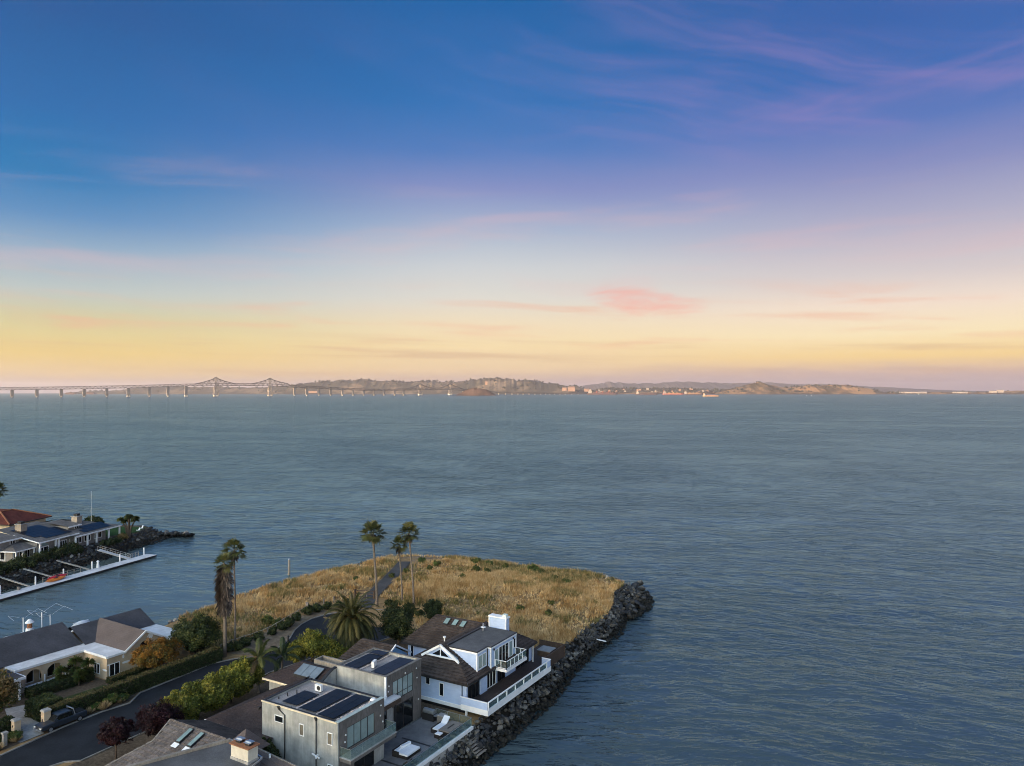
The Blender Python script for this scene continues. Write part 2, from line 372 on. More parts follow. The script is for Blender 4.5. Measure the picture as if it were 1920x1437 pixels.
def vnoise(x, y, seed=0):      # smooth value noise
    r = np.random.default_rng(seed).random((64, 64)); xi = np.floor(x).astype(int); yi = np.floor(y).astype(int)
    fx, fy = x - xi, y - yi; fx = fx*fx*(3-2*fx); fy = fy*fy*(3-2*fy); g = lambda i, j: r[i % 64, j % 64]
    return (g(xi, yi)*(1-fx)+g(xi+1, yi)*fx)*(1-fy) + (g(xi, yi+1)*(1-fx)+g(xi+1, yi+1)*fx)*fy
def fbm(x, y, seed=0, o=4):
    t = 0; a = .5
    for i in range(o): t = t + a*vnoise(x*2**i, y*2**i, seed+i); a *= .5
    return t
def sdf(poly, P):
    poly = np.array(poly, float); n = len(poly); dmin = np.full(len(P), 1e9); ins = np.zeros(len(P), bool)
    for i in range(n):
        a, b = poly[i], poly[(i+1) % n]; e = b - a; w = P - a
        t = np.clip((w @ e)/(e @ e), 0, 1); dmin = np.minimum(dmin, np.hypot(*(w - t[:, None]*e).T))
        c = (a[1] > P[:, 1]) != (b[1] > P[:, 1])
        with np.errstate(divide='ignore', invalid='ignore'):
            ins ^= c & (P[:, 0] < (b[0]-a[0])*(P[:, 1]-a[1])/(b[1]-a[1]) + a[0])
    return np.where(ins, -dmin, dmin)
def window(root, face, c, u0, u1, z0, z1, n=1, frame=WHITE, glass=GDARK, fw=.07, hbar=None):
    f = MB(); z0 += 0.0
    f.fbox(face, c, u0, u1, 0, .07, z0, z0+fw); f.fbox(face, c, u0, u1, 0, .07, z1-fw, z1)
    f.fbox(face, c, u0, u0+fw, 0, .07, z0+fw, z1-fw); f.fbox(face, c, u1-fw, u1, 0, .07, z0+fw, z1-fw)
    w = (u1 - u0 - fw) / n
    for i in range(1, n): f.fbox(face, c, u0+i*w, u0+i*w+fw, 0, .065, z0+fw, z1-fw)
    if hbar: f.fbox(face, c, u0+fw, u1-fw, 0, .06, hbar, hbar+fw*.8)
    w_ = f.build('window', frame, root)
    for i in range(n):
        MB().fbox(face, c, u0+i*w+fw-.004, u0+(i+1)*w+.004, .004, .025, z0+fw-.004, z1-fw+.004).build('pane', glass, w_)
    return w_

# ================================================================ SETTING
# ---------------------------------------------------------------- water
def water_material():
    mt, nt = newmat('bay_water')
    pos = nd(nt, 'ShaderNodeNewGeometry').outputs['Position']
    # wave frame: u along the crests, v along the travel (towards the shore)
    ang = math.radians(30 - 6); u_ = (math.cos(ang), math.sin(ang), 0); v_ = (-math.sin(ang), math.cos(ang), 0)
    bend = m(nt, 'MULTIPLY', m(nt, 'SUBTRACT', noise(nt, pos, .012, 2), .5), 30)
    EPS = .06
    def height(off):
        p = vm(nt, 'ADD', pos, off); u = vm(nt, 'DOT_PRODUCT', p, u_); v = vm(nt, 'DOT_PRODUCT', p, v_); vb = m(nt, 'ADD', v, bend)
        w1 = noise(nt, comb(nt, m(nt, 'MULTIPLY', u, .19), m(nt, 'MULTIPLY', vb, .60), 0), 1.0, 4, .55, .35)
        w2 = noise(nt, comb(nt, m(nt, 'MULTIPLY', u, .8), m(nt, 'MULTIPLY', v, 1.8), 4), 1.0, 2, .5)
        w3 = noise(nt, comb(nt, m(nt, 'MULTIPLY', u, .10), m(nt, 'MULTIPLY', m(nt, 'ADD', vb, m(nt, 'MULTIPLY', u, .35)), .20), 8), 1.0, 2)
        w5 = noise(nt, comb(nt, m(nt, 'MULTIPLY', u, .028), m(nt, 'MULTIPLY', vb, .075), 5), 1.0, 3, .55)
        rg = m(nt, 'ABSOLUTE', m(nt, 'SUBTRACT', w1, .5))
        return m(nt, 'ADD', m(nt, 'SUBTRACT', m(nt, 'MULTIPLY', w1, WA), m(nt, 'MULTIPLY', rg, WR)), m(nt, 'ADD', m(nt, 'MULTIPLY', w2, WB), m(nt, 'ADD', m(nt, 'MULTIPLY', w3, WC), m(nt, 'MULTIPLY', w5, 1.3))))
    WA, WR, WB, WC = .36, .56, .10, .66
    h0, h1, h2 = height((0, 0, 0)), height((EPS, 0, 0)), height((0, EPS, 0))
    # gust patches: rougher and calmer water
    g1 = noise(nt, vm(nt, 'MULTIPLY', pos, (.0045, .008, 0)), 1.0, 7, .64, 1.2); gs = sstep(nt, g1, .38, .62)
    grp = sstep(nt, noise(nt, vm(nt, 'MULTIPLY', pos, (.05, .05, 0)), 1.0, 5, .6, .6), .35, .65)      # groups of steeper waves
    lane = sstep(nt, noise(nt, comb(nt, m(nt, 'MULTIPLY', vm(nt, 'DOT_PRODUCT', pos, u_), .0022), m(nt, 'MULTIPLY', m(nt, 'ADD', vm(nt, 'DOT_PRODUCT', pos, v_), m(nt, 'MULTIPLY', bend, 2.5)), .013), 6), 1.0, 5, .6, .8), .54, .70)   # slicks between the gusts
    px_, py_, _z = xyz(nt, pos)
    lee = m(nt, 'MULTIPLY', m(nt, 'SUBTRACT', 1.0, sstep(nt, px_, -124, -116)), m(nt, 'SUBTRACT', 1.0, sstep(nt, py_, 112, 150)))   # sheltered, silty channel
    k = m(nt, 'MULTIPLY', m(nt, 'MULTIPLY', m(nt, 'ADD', .42, m(nt, 'ADD', m(nt, 'MULTIPLY', gs, .55), m(nt, 'MULTIPLY', grp, .55))), m(nt, 'MULTIPLY', m(nt, 'SUBTRACT', 1.0, m(nt, 'MULTIPLY', lane, .55)), m(nt, 'SUBTRACT', 1.0, m(nt, 'MULTIPLY', lee, .55)))), -1/EPS)
    nrm = vm(nt, 'NORMALIZE', comb(nt, m(nt, 'MULTIPLY', m(nt, 'SUBTRACT', h1, h0), k), m(nt, 'MULTIPLY', m(nt, 'SUBTRACT', h2, h0), k), 1.0))
    c = mixc(nt, gs, (.062, .089, .098, 1), (.050, .075, .085, 1))
    c = mixc(nt, lee, c, (.105, .130, .118, 1))
    df = nd(nt, 'ShaderNodeBsdfDiffuse', {'Color': c, 'Normal': nrm})
    gl = nd(nt, 'ShaderNodeBsdfGlossy', {'Color': (.50, .79, 1.0, 1), 'Roughness': .12, 'Normal': nrm})
    fr = nd(nt, 'ShaderNodeFresnel', {'IOR': 1.37, 'Normal': nrm}).outputs[0]
    mx = nd(nt, 'ShaderNodeMixShader', {0: m(nt, 'MINIMUM', fr, .44), 1: df.outputs[0], 2: gl.outputs[0]})
    nd(nt, 'ShaderNodeOutputMaterial', {'Surface': mx.outputs[0]})
    return mt
WATER = water_material()
RW = 32000.0
tag(sheet('bay_water', [(RW*math.cos(2*PI*i/64), RW*math.sin(2*PI*i/64)) for i in range(64)], 0.0, WATER), 'choppy grey blue bay water reaching the horizon')

# ---------------------------------------------------------------- land
COAST = [(-119, 20), (-118, 50), (-117, 66), (-117.2, 75), (-118.2, 82), (-119.2, 92), (-121.2, 100), (-121.3, 108), (-120.4, 116), (-119.4, 124), (-118.2, 134), (-116, 142.5), (-112, 146.5), (-101, 149), (-90, 150.2), (-76, 150.6),
         (-66, 151), (-60.5, 150), (-56.5, 146.5), (-56.0, 138), (-53.2, 131), (-51.4, 124), (-51.6, 116), (-51.2, 105.5), (-50.0, 98), (-49.0, 92), (-48.8, 80), (-48.8, 72), (-49.6, 60), (-50, 20)]
MOUND = lambda x, y: 1.3*np.exp(-(((x+80)/24)**2 + ((y-130)/15)**2)) + .35*np.exp(-(((x+110)/6)**2+((y-115)/20)**2))
def terrain(name, poly, x0, x1, y0, y1, stp, g, slopek, mound, mt, lowest=-1.6):
    xs, ys = np.arange(x0, x1+stp, stp), np.arange(y0, y1+stp, stp); X, Y = np.meshgrid(xs, ys); P = np.c_[X.ravel(), Y.ravel()]
    dd = sdf(poly, P); nz = (fbm(P[:, 0]*.22+50, P[:, 1]*.22+50, 3)-.47)
    z = g + mound(P[:, 0], P[:, 1])*np.clip(-dd/4, 0, 1) + nz*.7*np.clip(-dd/6, 0, 1)*(np.clip(mound(P[:, 0], P[:, 1])*4, 0, 1)) - np.clip(dd+.75, 0, 99)*slopek
    z = np.maximum(z, lowest - .3)
    nx, ny = len(xs), len(ys); idx = np.arange(nx*ny).reshape(ny, nx)
    q = np.stack([idx[:-1, :-1], idx[:-1, 1:], idx[1:, 1:], idx[1:, :-1]], -1).reshape(-1, 4)
    q = q[z[q].max(1) > lowest]
    me = bpy.data.meshes.new(name); me.from_pydata(np.c_[P, z].tolist(), [], q.tolist()); me.materials.append(mt)
    for p in me.polygons: p.use_smooth = True
    o = put(bpy.data.objects.new(name, me)); tag(o, kind='structure'); return o
def ground_material():
    mt, nt = newmat('dry_ground'); pos = nd(nt, 'ShaderNodeNewGeometry').outputs['Position']
    n1 = noise(nt, pos, .9, 6, .65); n2 = noise(nt, pos, .12, 4)
    c = mixc(nt, sstep(nt, n1, .3, .7), (.20, .125, .06, 1), (.34, .225, .11, 1))
    c = mixc(nt, m(nt, 'MULTIPLY', sstep(nt, n2, .5, .7), .6), c, (.17, .125, .07, 1))
    bank = m(nt, 'SUBTRACT', 1.0, sstep(nt, m(nt, 'ADD', xyz(nt, pos)[2], m(nt, 'MULTIPLY', n1, .3)), 2.6, 2.95))   # stony bank below the turf
    c = mixc(nt, bank, c, (.030, .028, .025, 1))
    p = nd(nt, 'ShaderNodeBsdfPrincipled', {'Base Color': c, 'Roughness': .95, 'Specular IOR Level': .05, 'Normal': nd(nt, 'ShaderNodeBump', {'Height': n1, 'Distance': .15}).outputs[0]})
    nd(nt, 'ShaderNodeOutputMaterial', {'Surface': p.outputs[0]}); return mt
GROUND = ground_material()
terrain('point_ground', COAST, -132, -42, 14, 160, .8, G, 1.3, MOUND, GROUND)
# the neighbouring spit across the channel
SPIT = [(-177, 40), (-180, 70), (-184.5, 88), (-189, 100), (-194, 112), (-198.5, 122), (-201, 130), (-204.5, 137), (-210, 138.5), (-220, 134), (-240, 128), (-262, 120), (-300, 95), (-320, 40)]
terrain('spit_ground', SPIT, -325, -172, 34, 146, 1.2, G, .62, lambda x, y: 0*x, SOIL)
sheet('spit_lawn', [(-203, 122), (-201.5, 131), (-206, 136), (-214, 133), (-213, 124)], G+.02, GREENLAWN)

# ---------------------------------------------------------------- street, court, path, beds
ROAD = [(-83.8, 20), (-83.7, 43.6), (-83.3, 45.2), (-82.0, 46.3), (-82.4, 60), (-83.3, 70.8), (-83.9, 74.6), (-82.6, 83.3), (-80.6, 86.0), (-79.0, 90.5), (-78.6, 96), (-80.4, 101.5), (-84, 105.3), (-88.6, 106.8),
        (-91.6, 105.9), (-94.8, 103), (-96.8, 99.4), (-97.2, 96.1), (-96.5, 93), (-95, 89.9), (-92.6, 86.6), (-90.6, 82), (-91.0, 77.8), (-92.9, 75.8), (-94.1, 72.9), (-93.8, 66.4), (-93.5, 60.8), (-91.6, 58.1), (-92.2, 54.7), (-92.1, 50), (-91.5, 46), (-91, 42.4), (-90.6, 20)]
sheet('street', ROAD, G+.012, ASPH)
kb = MB()
def strip(mb, line, w, z0, z1, closed=False):
    L = [Vector((p[0], p[1])) for p in line]
    for i in range(len(L)-1):
        a, b = L[i], L[i+1]; dr = (b-a).normalized(); n = Vector((-dr.y, dr.x))*w/2; e = dr*.02
        mb.prism([(a-n-e)[:], (b-n+e)[:], (b+n+e)[:], (a+n-e)[:]], z0, z1)
strip(kb, ROAD[:13], .2, G-.1, G+.13); strip(kb, ROAD[13:], .2, G-.1, G+.131)
tag(kb.build('kerb', mat('kerb_concrete', (.19, .18, .165), (.27, .255, .235), .9, 3, spec=.1, stain=.35)), kind='structure')
pth = [at(700, 1092, 3), at(722, 1077, 3), at(745, 1066, 3), at(765, 1058, 3.05)]
path = [(-93.5, 105.5), (-97.5, 113), (-101.5, 122.5), (-105.5, 131), (-109.5, 138.5)]
def ribbon(name, line, w, z, mt):
    L = [Vector(p) for p in line]; v = []
    for i, p in enumerate(L):
        dr = (L[min(i+1, len(L)-1)] - L[max(i-1, 0)]).normalized(); n = Vector((-dr.y, dr.x))*w/2
        v += [(p+n).to_tuple() + (0,), (p-n).to_tuple() + (0,)]
    v = [(a, b, z + float(MOUND(np.array(a), np.array(b)))*.98) for a, b, _ in v]
    o = MB().add(v, [(2*i, 2*i+1, 2*i+3, 2*i+2) for i in range(len(L)-1)]).build(name, mt); tag(o, kind='structure'); return o
ribbon('shore_path', path, 3.0, G+.16, ASPH2)
sheet('viewpoint_dirt', [(-114.5, 141.5), (-112, 145.3), (-104, 147.3), (-101.5, 144.5), (-106.5, 137.6), (-111, 138.5)], G+.14, DIRT)
sheet('planting_bed', [(-92.2, 40), (-92.4, 54), (-91.9, 58), (-94, 61), (-94.2, 73.5), (-100, 76), (-101.6, 61), (-107, 60.8), (-107.2, 52), (-112, 51), (-112, 36), (-92, 36)], G+.02, SOIL)
sheet('garden_lawn', [(-95.6, 51), (-95.6, 60), (-100.5, 60), (-101, 53), (-98, 50.6)], G+.035, LAWN)
sheet('gate_drive', [(-92.4, 45.2), (-92.5, 47.9), (-94.6, 48.2), (-97.5, 50), (-103, 51), (-104, 49), (-98, 46.8), (-94.6, 45.0)], G+.03, CONC)
sheet('front_yard', [(-82.2, 46.6), (-83.1, 70.8), (-83.6, 74.6), (-82.3, 83.3), (-78.8, 90.5), (-76, 105), (-58, 104), (-54, 78), (-56, 58), (-60, 40), (-82, 40)], G+.02, SOIL)
sheet('court_verge', [(-97.4, 76.4), (-91.4, 78.2), (-91, 82.2), (-93, 86.8), (-95.5, 90.2), (-97, 93.4), (-97.7, 96.1), (-97.2, 99.8), (-95, 103.6), (-91.6, 106.6), (-94, 110), (-101, 103), (-100.5, 95), (-98.4, 86)], G+.02, DIRT)

# ---------------------------------------------------------------- far hills
def hill_material(name, dry, green, gth, sc):
    mt, nt = newmat(name); pos = nd(nt, 'ShaderNodeNewGeometry').outputs['Position']
    n1 = noise(nt, pos, sc, 6, .62); n2 = noise(nt, pos, sc*6, 5, .6)
    f = sstep(nt, m(nt, 'ADD', n1, m(nt, 'MULTIPLY', m(nt, 'SUBTRACT', n2, .5), .35)), gth-.05, gth+.07)
    c = mixc(nt, f, dry + (1,), green + (1,))
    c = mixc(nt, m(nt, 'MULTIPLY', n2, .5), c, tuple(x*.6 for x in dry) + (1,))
    p = nd(nt, 'ShaderNodeBsdfPrincipled', {'Base Color': c, 'Roughness': .95, 'Specular IOR Level': .02})
    nd(nt, 'ShaderNodeOutputMaterial', {'Surface': p.outputs[0]}); return mt
HDRY, HGRN = (.165, .128, .088), (.032, .036, .028)
HM1 = hill_material('wooded_hill', HDRY, HGRN, .44, .0016)
HM2 = hill_material('dry_hill', (.27, .165, .09), (.026, .030, .020), .50, .0016)
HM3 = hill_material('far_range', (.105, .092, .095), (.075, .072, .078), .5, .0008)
HM4 = hill_material('red_rock', (.105, .066, .048), (.05, .036, .028), .55, .006)
HM5 = hill_material('shore_hillside', (.16, .12, .07), (.035, .045, .02), .40, .01)
FT = []
def hill(name, prof, Y, depth, mt, seed, trees=0, rugged=.22, front=.45, zlow=-2):
    px = np.array([p[0] for p in prof], float); py = np.array([p[1] for p in prof], float)
    n, k = int(max(60, (px[-1]-px[0])*.8)), 16
    xs = np.linspace(px[0], px[-1], n); yy = np.interp(xs, px, py)
    hgt = np.maximum(H - (yy - LV)*Y/F, .5)
    hgt = hgt*(1 + .26*(fbm(xs*.16, xs*0+seed, seed, 4)-.47))
    v = []; T = np.linspace(0, 1, k)
    for j, t in enumerate(T):
        Yj = Y - depth*front + depth*t
        prof_t = np.sin(np.clip(t/front/2*1.0, 0, .5)*PI)**1.15 if t <= front else np.cos((t-front)/(1-front)*PI/2)
        gul = 1 - rugged*(1-abs(prof_t))*1.2*fbm(xs*.10+j*.25, xs*0+j*.5+seed*3, seed+5, 4)
        z = hgt*prof_t*gul + (zlow if j in (0, k-1) else 0)
        for i in range(n):
            X = (xs[i]-960)*Y/F; v.append((CY*X - SY*Yj, SY*X + CY*Yj, float(z[i])))
    f = [(j*n+i, j*n+i+1, (j+1)*n+i+1, (j+1)*n+i) for j in range(k-1) for i in range(n-1)]
    me = bpy.data.meshes.new(name); me.from_pydata(v, [], f); me.materials.append(mt)
    for p in me.polygons: p.use_smooth = True
    o = put(bpy.data.objects.new(name, me)); tag(o, kind='structure')
    r = np.random.default_rng(seed)
    for _ in range(trees):
        j = int(r.integers(2, int(k*front)+2)); i = int(r.integers(1, n-1)); p = np.array(v[j*n+i])
        if fbm(np.array([xs[i]*.09]), np.array([j*.4]), seed+9)[0] > .42: FT.append((p[0]+r.normal()*40, p[1]+r.normal()*40, p[2], Y*r.uniform(.0010, .0026)))
    return o
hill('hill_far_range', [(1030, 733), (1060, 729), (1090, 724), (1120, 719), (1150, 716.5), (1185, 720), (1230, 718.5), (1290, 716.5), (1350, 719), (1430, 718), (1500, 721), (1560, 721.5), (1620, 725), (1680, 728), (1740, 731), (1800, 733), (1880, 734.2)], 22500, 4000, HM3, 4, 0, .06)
hill('hill_west_shore', [(150, 735), (205, 733), (232, 732), (252, 728), (290, 726), (330, 725.3), (370, 726.5), (405, 726), (450, 727), (500, 727), (525, 724), (560, 721), (580, 724), (600, 733)], 15500, 1500, HM1, 11, 160)
hill('hill_wooded', [(520, 735), (548, 727), (563, 720), (590, 717.5), (612, 716), (640, 714), (665, 713), (690, 711.8), (712, 714.3), (735, 713.3), (760, 716), (800, 716.2), (818, 715), (850, 717.3), (880, 713.2), (905, 710.3), (930, 709.2), (946, 709.6), (962, 712), (980, 714), (995, 713), (1015, 717), (1040, 720.5), (1060, 722.8), (1080, 724.5), (1094, 729), (1104, 737)], 14500, 1800, HM1, 2, 420)
hill('hill_town', [(1085, 736), (1108, 733.5), (1122, 731), (1150, 728.2), (1165, 727.6), (1200, 729.4), (1235, 728.5), (1262, 727.8), (1290, 729.8), (1330, 731.5), (1352, 731), (1375, 733), (1400, 737)], 15000, 900, HM1, 7, 420)
hill('hill_dry', [(1330, 736), (1352, 733), (1380, 727.5), (1402, 722), (1418, 718.6), (1427, 717.8), (1440, 721), (1460, 726.5), (1478, 727.8), (1500, 724.3), (1530, 722), (1548, 723.2), (1565, 722.4), (1592, 723), (1612, 726), (1630, 730), (1650, 735), (1672, 737)], 13800, 1300, HM2, 5, 300, .45)
hill('flat_shore', [(1080, 736.3), (1200, 735.5), (1640, 736), (1720, 735.2), (1850, 735.8), (1885, 733.5), (1925, 732.8), (1980, 734), (2100, 736)], 14200, 900, HM2, 8, 160)
hill('red_rock_island', [(852, 742.5), (860, 738.5), (868, 735), (876, 731), (884, 728.6), (889, 726.6), (895, 729), (906, 728.7), (914, 731), (921, 735.5), (927, 739), (932, 742.5)], 8700, 330, HM4, 9, 0, .35, .5)
hill('low_islets', [(124, 736.8), (133, 735.8), (142, 737)], 13000, 120, HM4, 12, 0); hill('low_islets', [(158, 737), (164, 734.5), (172, 735.4), (178, 737)], 13000, 150, HM4, 13, 0)
# the coastal ridge behind the viewpoint keeps the point in evening shade
HB = -sdir.copy(); HB.z = 0; HB.normalize()
c0 = -HB*620; sdx = Vector((-HB.y, HB.x, 0)); vv = []; n, k = 90, 14
for j in range(k):
    for i in range(n):
        a = (i/(n-1)-.5)*3600; t = j/(k-1); p = c0 + sdx*a - HB*(t-.45)*640
        zz = 105*math.sin(min(1, t/.5 if t < .5 else (1-t)/.5)*PI/2)**1.2*(.86+.28*float(fbm(np.array([a*.002+20]), np.array([j*.3]), 31)[0]))*(1-max(0, abs(a)-1300)/600 if abs(a) > 1300 else 1)
        vv.append((p.x, p.y, max(-2, zz) if 0 < j < k-1 else -2))
me = bpy.data.meshes.new('coastal_ridge'); me.from_pydata(vv, [], [(j*n+i, j*n+i+1, (j+1)*n+i+1, (j+1)*n+i) for j in range(k-1) for i in range(n-1)]); me.materials.append(HM5)
tag(put(bpy.data.objects.new('coastal_ridge', me)), kind='structure')
# trees on the far hills: one mass
if FT:
    r = np.random.default_rng(3); T = np.array(FT); oc = np.array([(1, 0, 0), (0, 1, 0), (-1, 0, 0), (0, -1, 0)], float); V = []; C = []
    for x, y, z, s in T:
        w = s*r.uniform(.6, 1.2); hh = s*r.uniform(.7, 1.3); top = np.array((x, y, z+hh)); cc = np.array((.042, .047, .030))*r.uniform(.7, 1.35)
        ring = [np.array((x+a*w, y+b*w, z+hh*.35)) for a, b, _ in oc]; bot = np.array((x, y, z-hh*.3))
        for i in range(4): V += [(ring[i], ring[(i+1) % 4], top), (ring[(i+1) % 4], ring[i], bot)]; C += [cc, cc]
    tag(soup('far_hill_trees', V, np.array(C), LEAF), 'dark trees dotted over the far hills', 'trees', kind='stuff')

# ================================================================ THE BRIDGE
def bY(x): return H*F/(745.5 - .0052*(x-22) - LV)
def bP(x, y, off=0.0):
    p = atY(x, y, bY(x)); return p + BN*off
_a, _b = atY(0, 735, bY(0)), atY(900, 735, bY(900)); BD = (_b-_a); BD.z = 0; BD.normalize(); BN = Vector((-BD.y, BD.x, 0))
DT = [(-60, 727.3, 732.2), (0, 726.8, 731.6), (120, 725.4, 730.2), (240, 723.2, 727.8), (300, 721.6, 725.8), (350, 720.2, 723.8), (404.7, 719.6, 723.4), (455, 719.5, 722.8), (506, 720, 723.8), (552, 723, 726.6), (600, 725.4, 728.9), (650, 728.2, 731.4), (700, 730.2, 733), (740, 729.8, 732.8),
      (788, 727.8, 731), (816, 727.5, 730.2), (844, 727.8, 731), (880, 731, 733.8), (930, 735.2, 737.2), (1000, 736.6, 738.2), (1096, 737.2, 738.4)]
dtop = lambda x: float(np.interp(x, [q[0] for q in DT], [q[1] for q in DT])); dbot = lambda x: float(np.interp(x, [q[0] for q in DT], [q[2] for q in DT]))
PIERS = [-26, 22.7, 69, 115, 158, 200, 241, 280, 315, 349, 404.7, 506, 552, 575, 598, 620, 642, 662, 682, 701, 720, 740, 757, 788, 844, 868, 890, 912, 935, 948, 960, 971, 981, 992, 1003, 1014, 1023, 1031, 1040, 1050, 1060, 1072, 1084]
TOW = {404.7: 707.3, 506: 709.2, 788: 719.3, 844: 719.2}
PIERL = mat('weathered_pier', (.22, .19, .165), (.27, .235, .205), .9, .02, stain=.1, stscale=.02)
br = thing('truss_bridge', 'long steel truss bridge with four peaked cantilever towers crossing the bay', 'bridge', bP(404.7, 743.5))
for i in range(len(PIERS)-1):
    x0, x1 = PIERS[i], PIERS[i+1]; s = MB(); small = x0 > 925; sc = bY(x0)/7000
    n = 3 if small else max(4, int((x1-x0)/5)); w = (3.4 if not small else 4)*min(sc, 1.6)
    arch = []
    for tx, ty in TOW.items():
        if x0 == tx or x1 == tx: arch.append((tx, ty))
    def topy(x):
        y = dtop(x)
        for tx, ty in arch:
            span = 36 if tx < 600 else 20; dd = abs(x-tx)/span
            if dd < 1: y = min(y, ty + (dtop(tx)-ty)*(dd**.62))
        return y
    if arch: n = int((x1-x0)/4.2)
    for sd in (-9, 9):
        P = [x0 + (x1-x0)*q/n for q in range(n+1)]
        for q in range(n):
            a, b = P[q], P[q+1]
            s.bar(bP(a, dbot(a), sd), bP(b, dbot(b), sd), w, w); s.bar(bP(a, topy(a), sd), bP(b, topy(b), sd), w, w)
            if arch: s.bar(bP(a, dtop(a), sd), bP(b, dtop(b), sd), w, w)
            if not small:
                s.bar(bP(a, dbot(a), sd), bP(a, topy(a), sd), w*.5, w*.5)
                if q % 2: s.bar(bP(a, dbot(a), sd), bP(b, topy(b), sd), w*.55, w*.55)
                else: s.bar(bP(a, topy(a), sd), bP(b, dbot(b), sd), w*.55, w*.55)
    y0, y1 = (dtop(x0)*.55+dbot(x0)*.45), (dtop(x1)*.55+dbot(x1)*.45)
    s.bar(bP(x0, dbot(x0)), bP(x1, dbot(x1)), 16, 2.0); s.bar(bP(x0, dtop(x0)), bP(x1, dtop(x1)), 16, 2.0)
    s.build('truss_span', CLIFF, br)
for x in PIERS:
    p = MB(); f = MB(); Y = bY(x); sc = Y/F; big = x in TOW; wide = x in (241, 349); small = x > 925
    zb = 0.0; top = dbot(x); hw = (2.0 if big else .8 if not small else .5)*sc; bw = (4.6 if big else 3.2 if wide else 1.5 if not small else 1.3)*sc
    fh = (2.6 if not small else 1.9)*sc
    P0 = bP(x, LV); P0.z = 0
    if big:
        T_ = bP(x, TOW[x]); dk = bP(x, top)
        for a in (-1, 1):
            for o in (-9, 9):
                p.bar(P0 + BD*a*bw + BN*o*1.3 + Vector((0, 0, fh*.6)), dk + BD*a*hw + BN*o, 5, 5)
        for t in (.2, .45, .7, .95):
            w_ = bw + (hw-bw)*t; zz = fh*.6 + (dk.z-fh*.6)*t; w2 = bw + (hw-bw)*(t-.2); z2 = fh*.6 + (dk.z-fh*.6)*(t-.2)
            p.bar(P0 - BD*w_ + Vector((0, 0, zz)), P0 + BD*w_ + Vector((0, 0, zz)), 3.5, 3.5)
            p.bar(P0 - BD*w2 + Vector((0, 0, z2)), P0 + BD*w_ + Vector((0, 0, zz)), 3, 3); p.bar(P0 + BD*w2 + Vector((0, 0, z2)), P0 - BD*w_ + Vector((0, 0, zz)), 3, 3)
        for o in (-9, 9): p.bar(dk + BN*o, T_ + BN*o, 5, 5)
    else:
        zt = bP(x, top).z
        for a in ((-1, 1) if not small else (0,)):
            p.bar(P0 + BD*a*hw*(1.25 if wide else .9) + Vector((0, 0, fh*.6)), P0 + BD*a*hw*(1.0 if wide else .75) + Vector((0, 0, zt)), 5 if not small else 9, 20)
        if not small:
            for t in (.3, .6, .9): p.bar(P0 - BD*hw + Vector((0, 0, zt*t)), P0 + BD*hw + Vector((0, 0, zt*t)), 3, 8)
    o = p.build('pier', PIERL if not small else PIERM, br)
    for a in ((-1, 1) if (big or wide) else (0,)):
        f.tube([P0 + BD*a*bw*.62 + Vector((0, 0, -3)), P0 + BD*a*bw*.62 + Vector((0, 0, fh*.55)), P0 + BD*a*bw*.62 + Vector((0, 0, fh))], [bw*.55 if a else bw*.8, bw*.5 if a else bw*.7, bw*.32 if a else bw*.45], 10)
    f.build('footing', PIERM, o)

# ================================================================ SHIPS AND FAR SHORE
SHD = mat('dark_hull', (.045, .028, .028), (.06, .035, .035), .6, .05, stain=.1, stscale=.02); SHR = mat('red_hull', (.20, .05, .035), (.24, .07, .045), .6, .05, stain=.1, stscale=.02)
SHO = mat('ochre_deck', (.32, .19, .09), (.36, .22, .11), .7, .05, stain=.1, stscale=.02); PALE = mat('pale_buildings', (.22, .195, .175), (.28, .25, .225), .8, .02, stain=.1, stscale=.01); BUFF = mat('buff_buildings', (.19, .12, .085), (.24, .15, .11), .8, .02, stain=.1, stscale=.01)
def ship(px, py, lpx, hullc, dark, label, supx=.12, deck='tanker', name='cargo_ship'):
    Y = H*F/(py-LV); s = Y/F; L = lpx*s*.9; c = atY(px, py, Y); c.z = 0
    r = thing(name, label, 'ship', c, math.radians(30)); hw = L*.085; hh = L*.05
    mb = MB(); st_ = [(-.5, .55, 1), (-.47, .9, 1), (.30, 1, 1), (.42, .8, 1.08), (.5, .06, 1.25)]
    for i, (t, w, k) in enumerate(st_): mb.v += [(t*L, -hw*w, -1), (t*L, hw*w, -1), (t*L, hw*w, hh*k), (t*L, -hw*w, hh*k)]
    for i in range(len(st_)-1):
        for a, b in ((0, 1), (1, 2), (2, 3), (3, 0)): mb.f.append((4*i+a, 4*i+b, 4*i+4+b, 4*i+4+a))
    mb.f += [(0, 1, 2, 3), (16, 19, 18, 17)]
    mb.build('hull', hullc, r)
    x0 = -L*.46 if supx < .5 else L*.2
    sp = MB().box(x0, x0+L*.10, -hw*.8, hw*.8, hh, hh*2.3).box(x0+L*.01, x0+L*.085, -hw*.7, hw*.7, hh*2.3, hh*3.2).box(x0+L*.03, x0+L*.075, -hw*.95, hw*.95, hh*3.2, hh*3.6)
    sp.build('superstructure', PALE, r); MB().tube([(x0+L*.02, 0, hh*2.3), (x0+L*.02, 0, hh*4.0)], L*.018, 8).build('funnel', hullc, r)
    mm = MB()
    for t in (-.2, 0, .18): mm.bar((t*L, 0, hh), (t*L, 0, hh*2.3), L*.012).bar((t*L-L*.05, 0, hh*1.7), (t*L+L*.05, 0, hh*2.2), L*.008)
    mm.box(-L*.33, L*.36, -hw*.12, hw*.12, hh, hh*1.22); mm.build('deck_gear', dark, r)
ship(1130, 740.3, 64, SHD, SHR, 'long dark tanker with white stern house moored beside the wooded hill')
ship(1212, 740.6, 46, SHD, SHD, 'low dark barge lying off the far town', .12)
ship(1262, 740.2, 44, SHR, SHO, 'red hulled tanker with white stern house before the town')
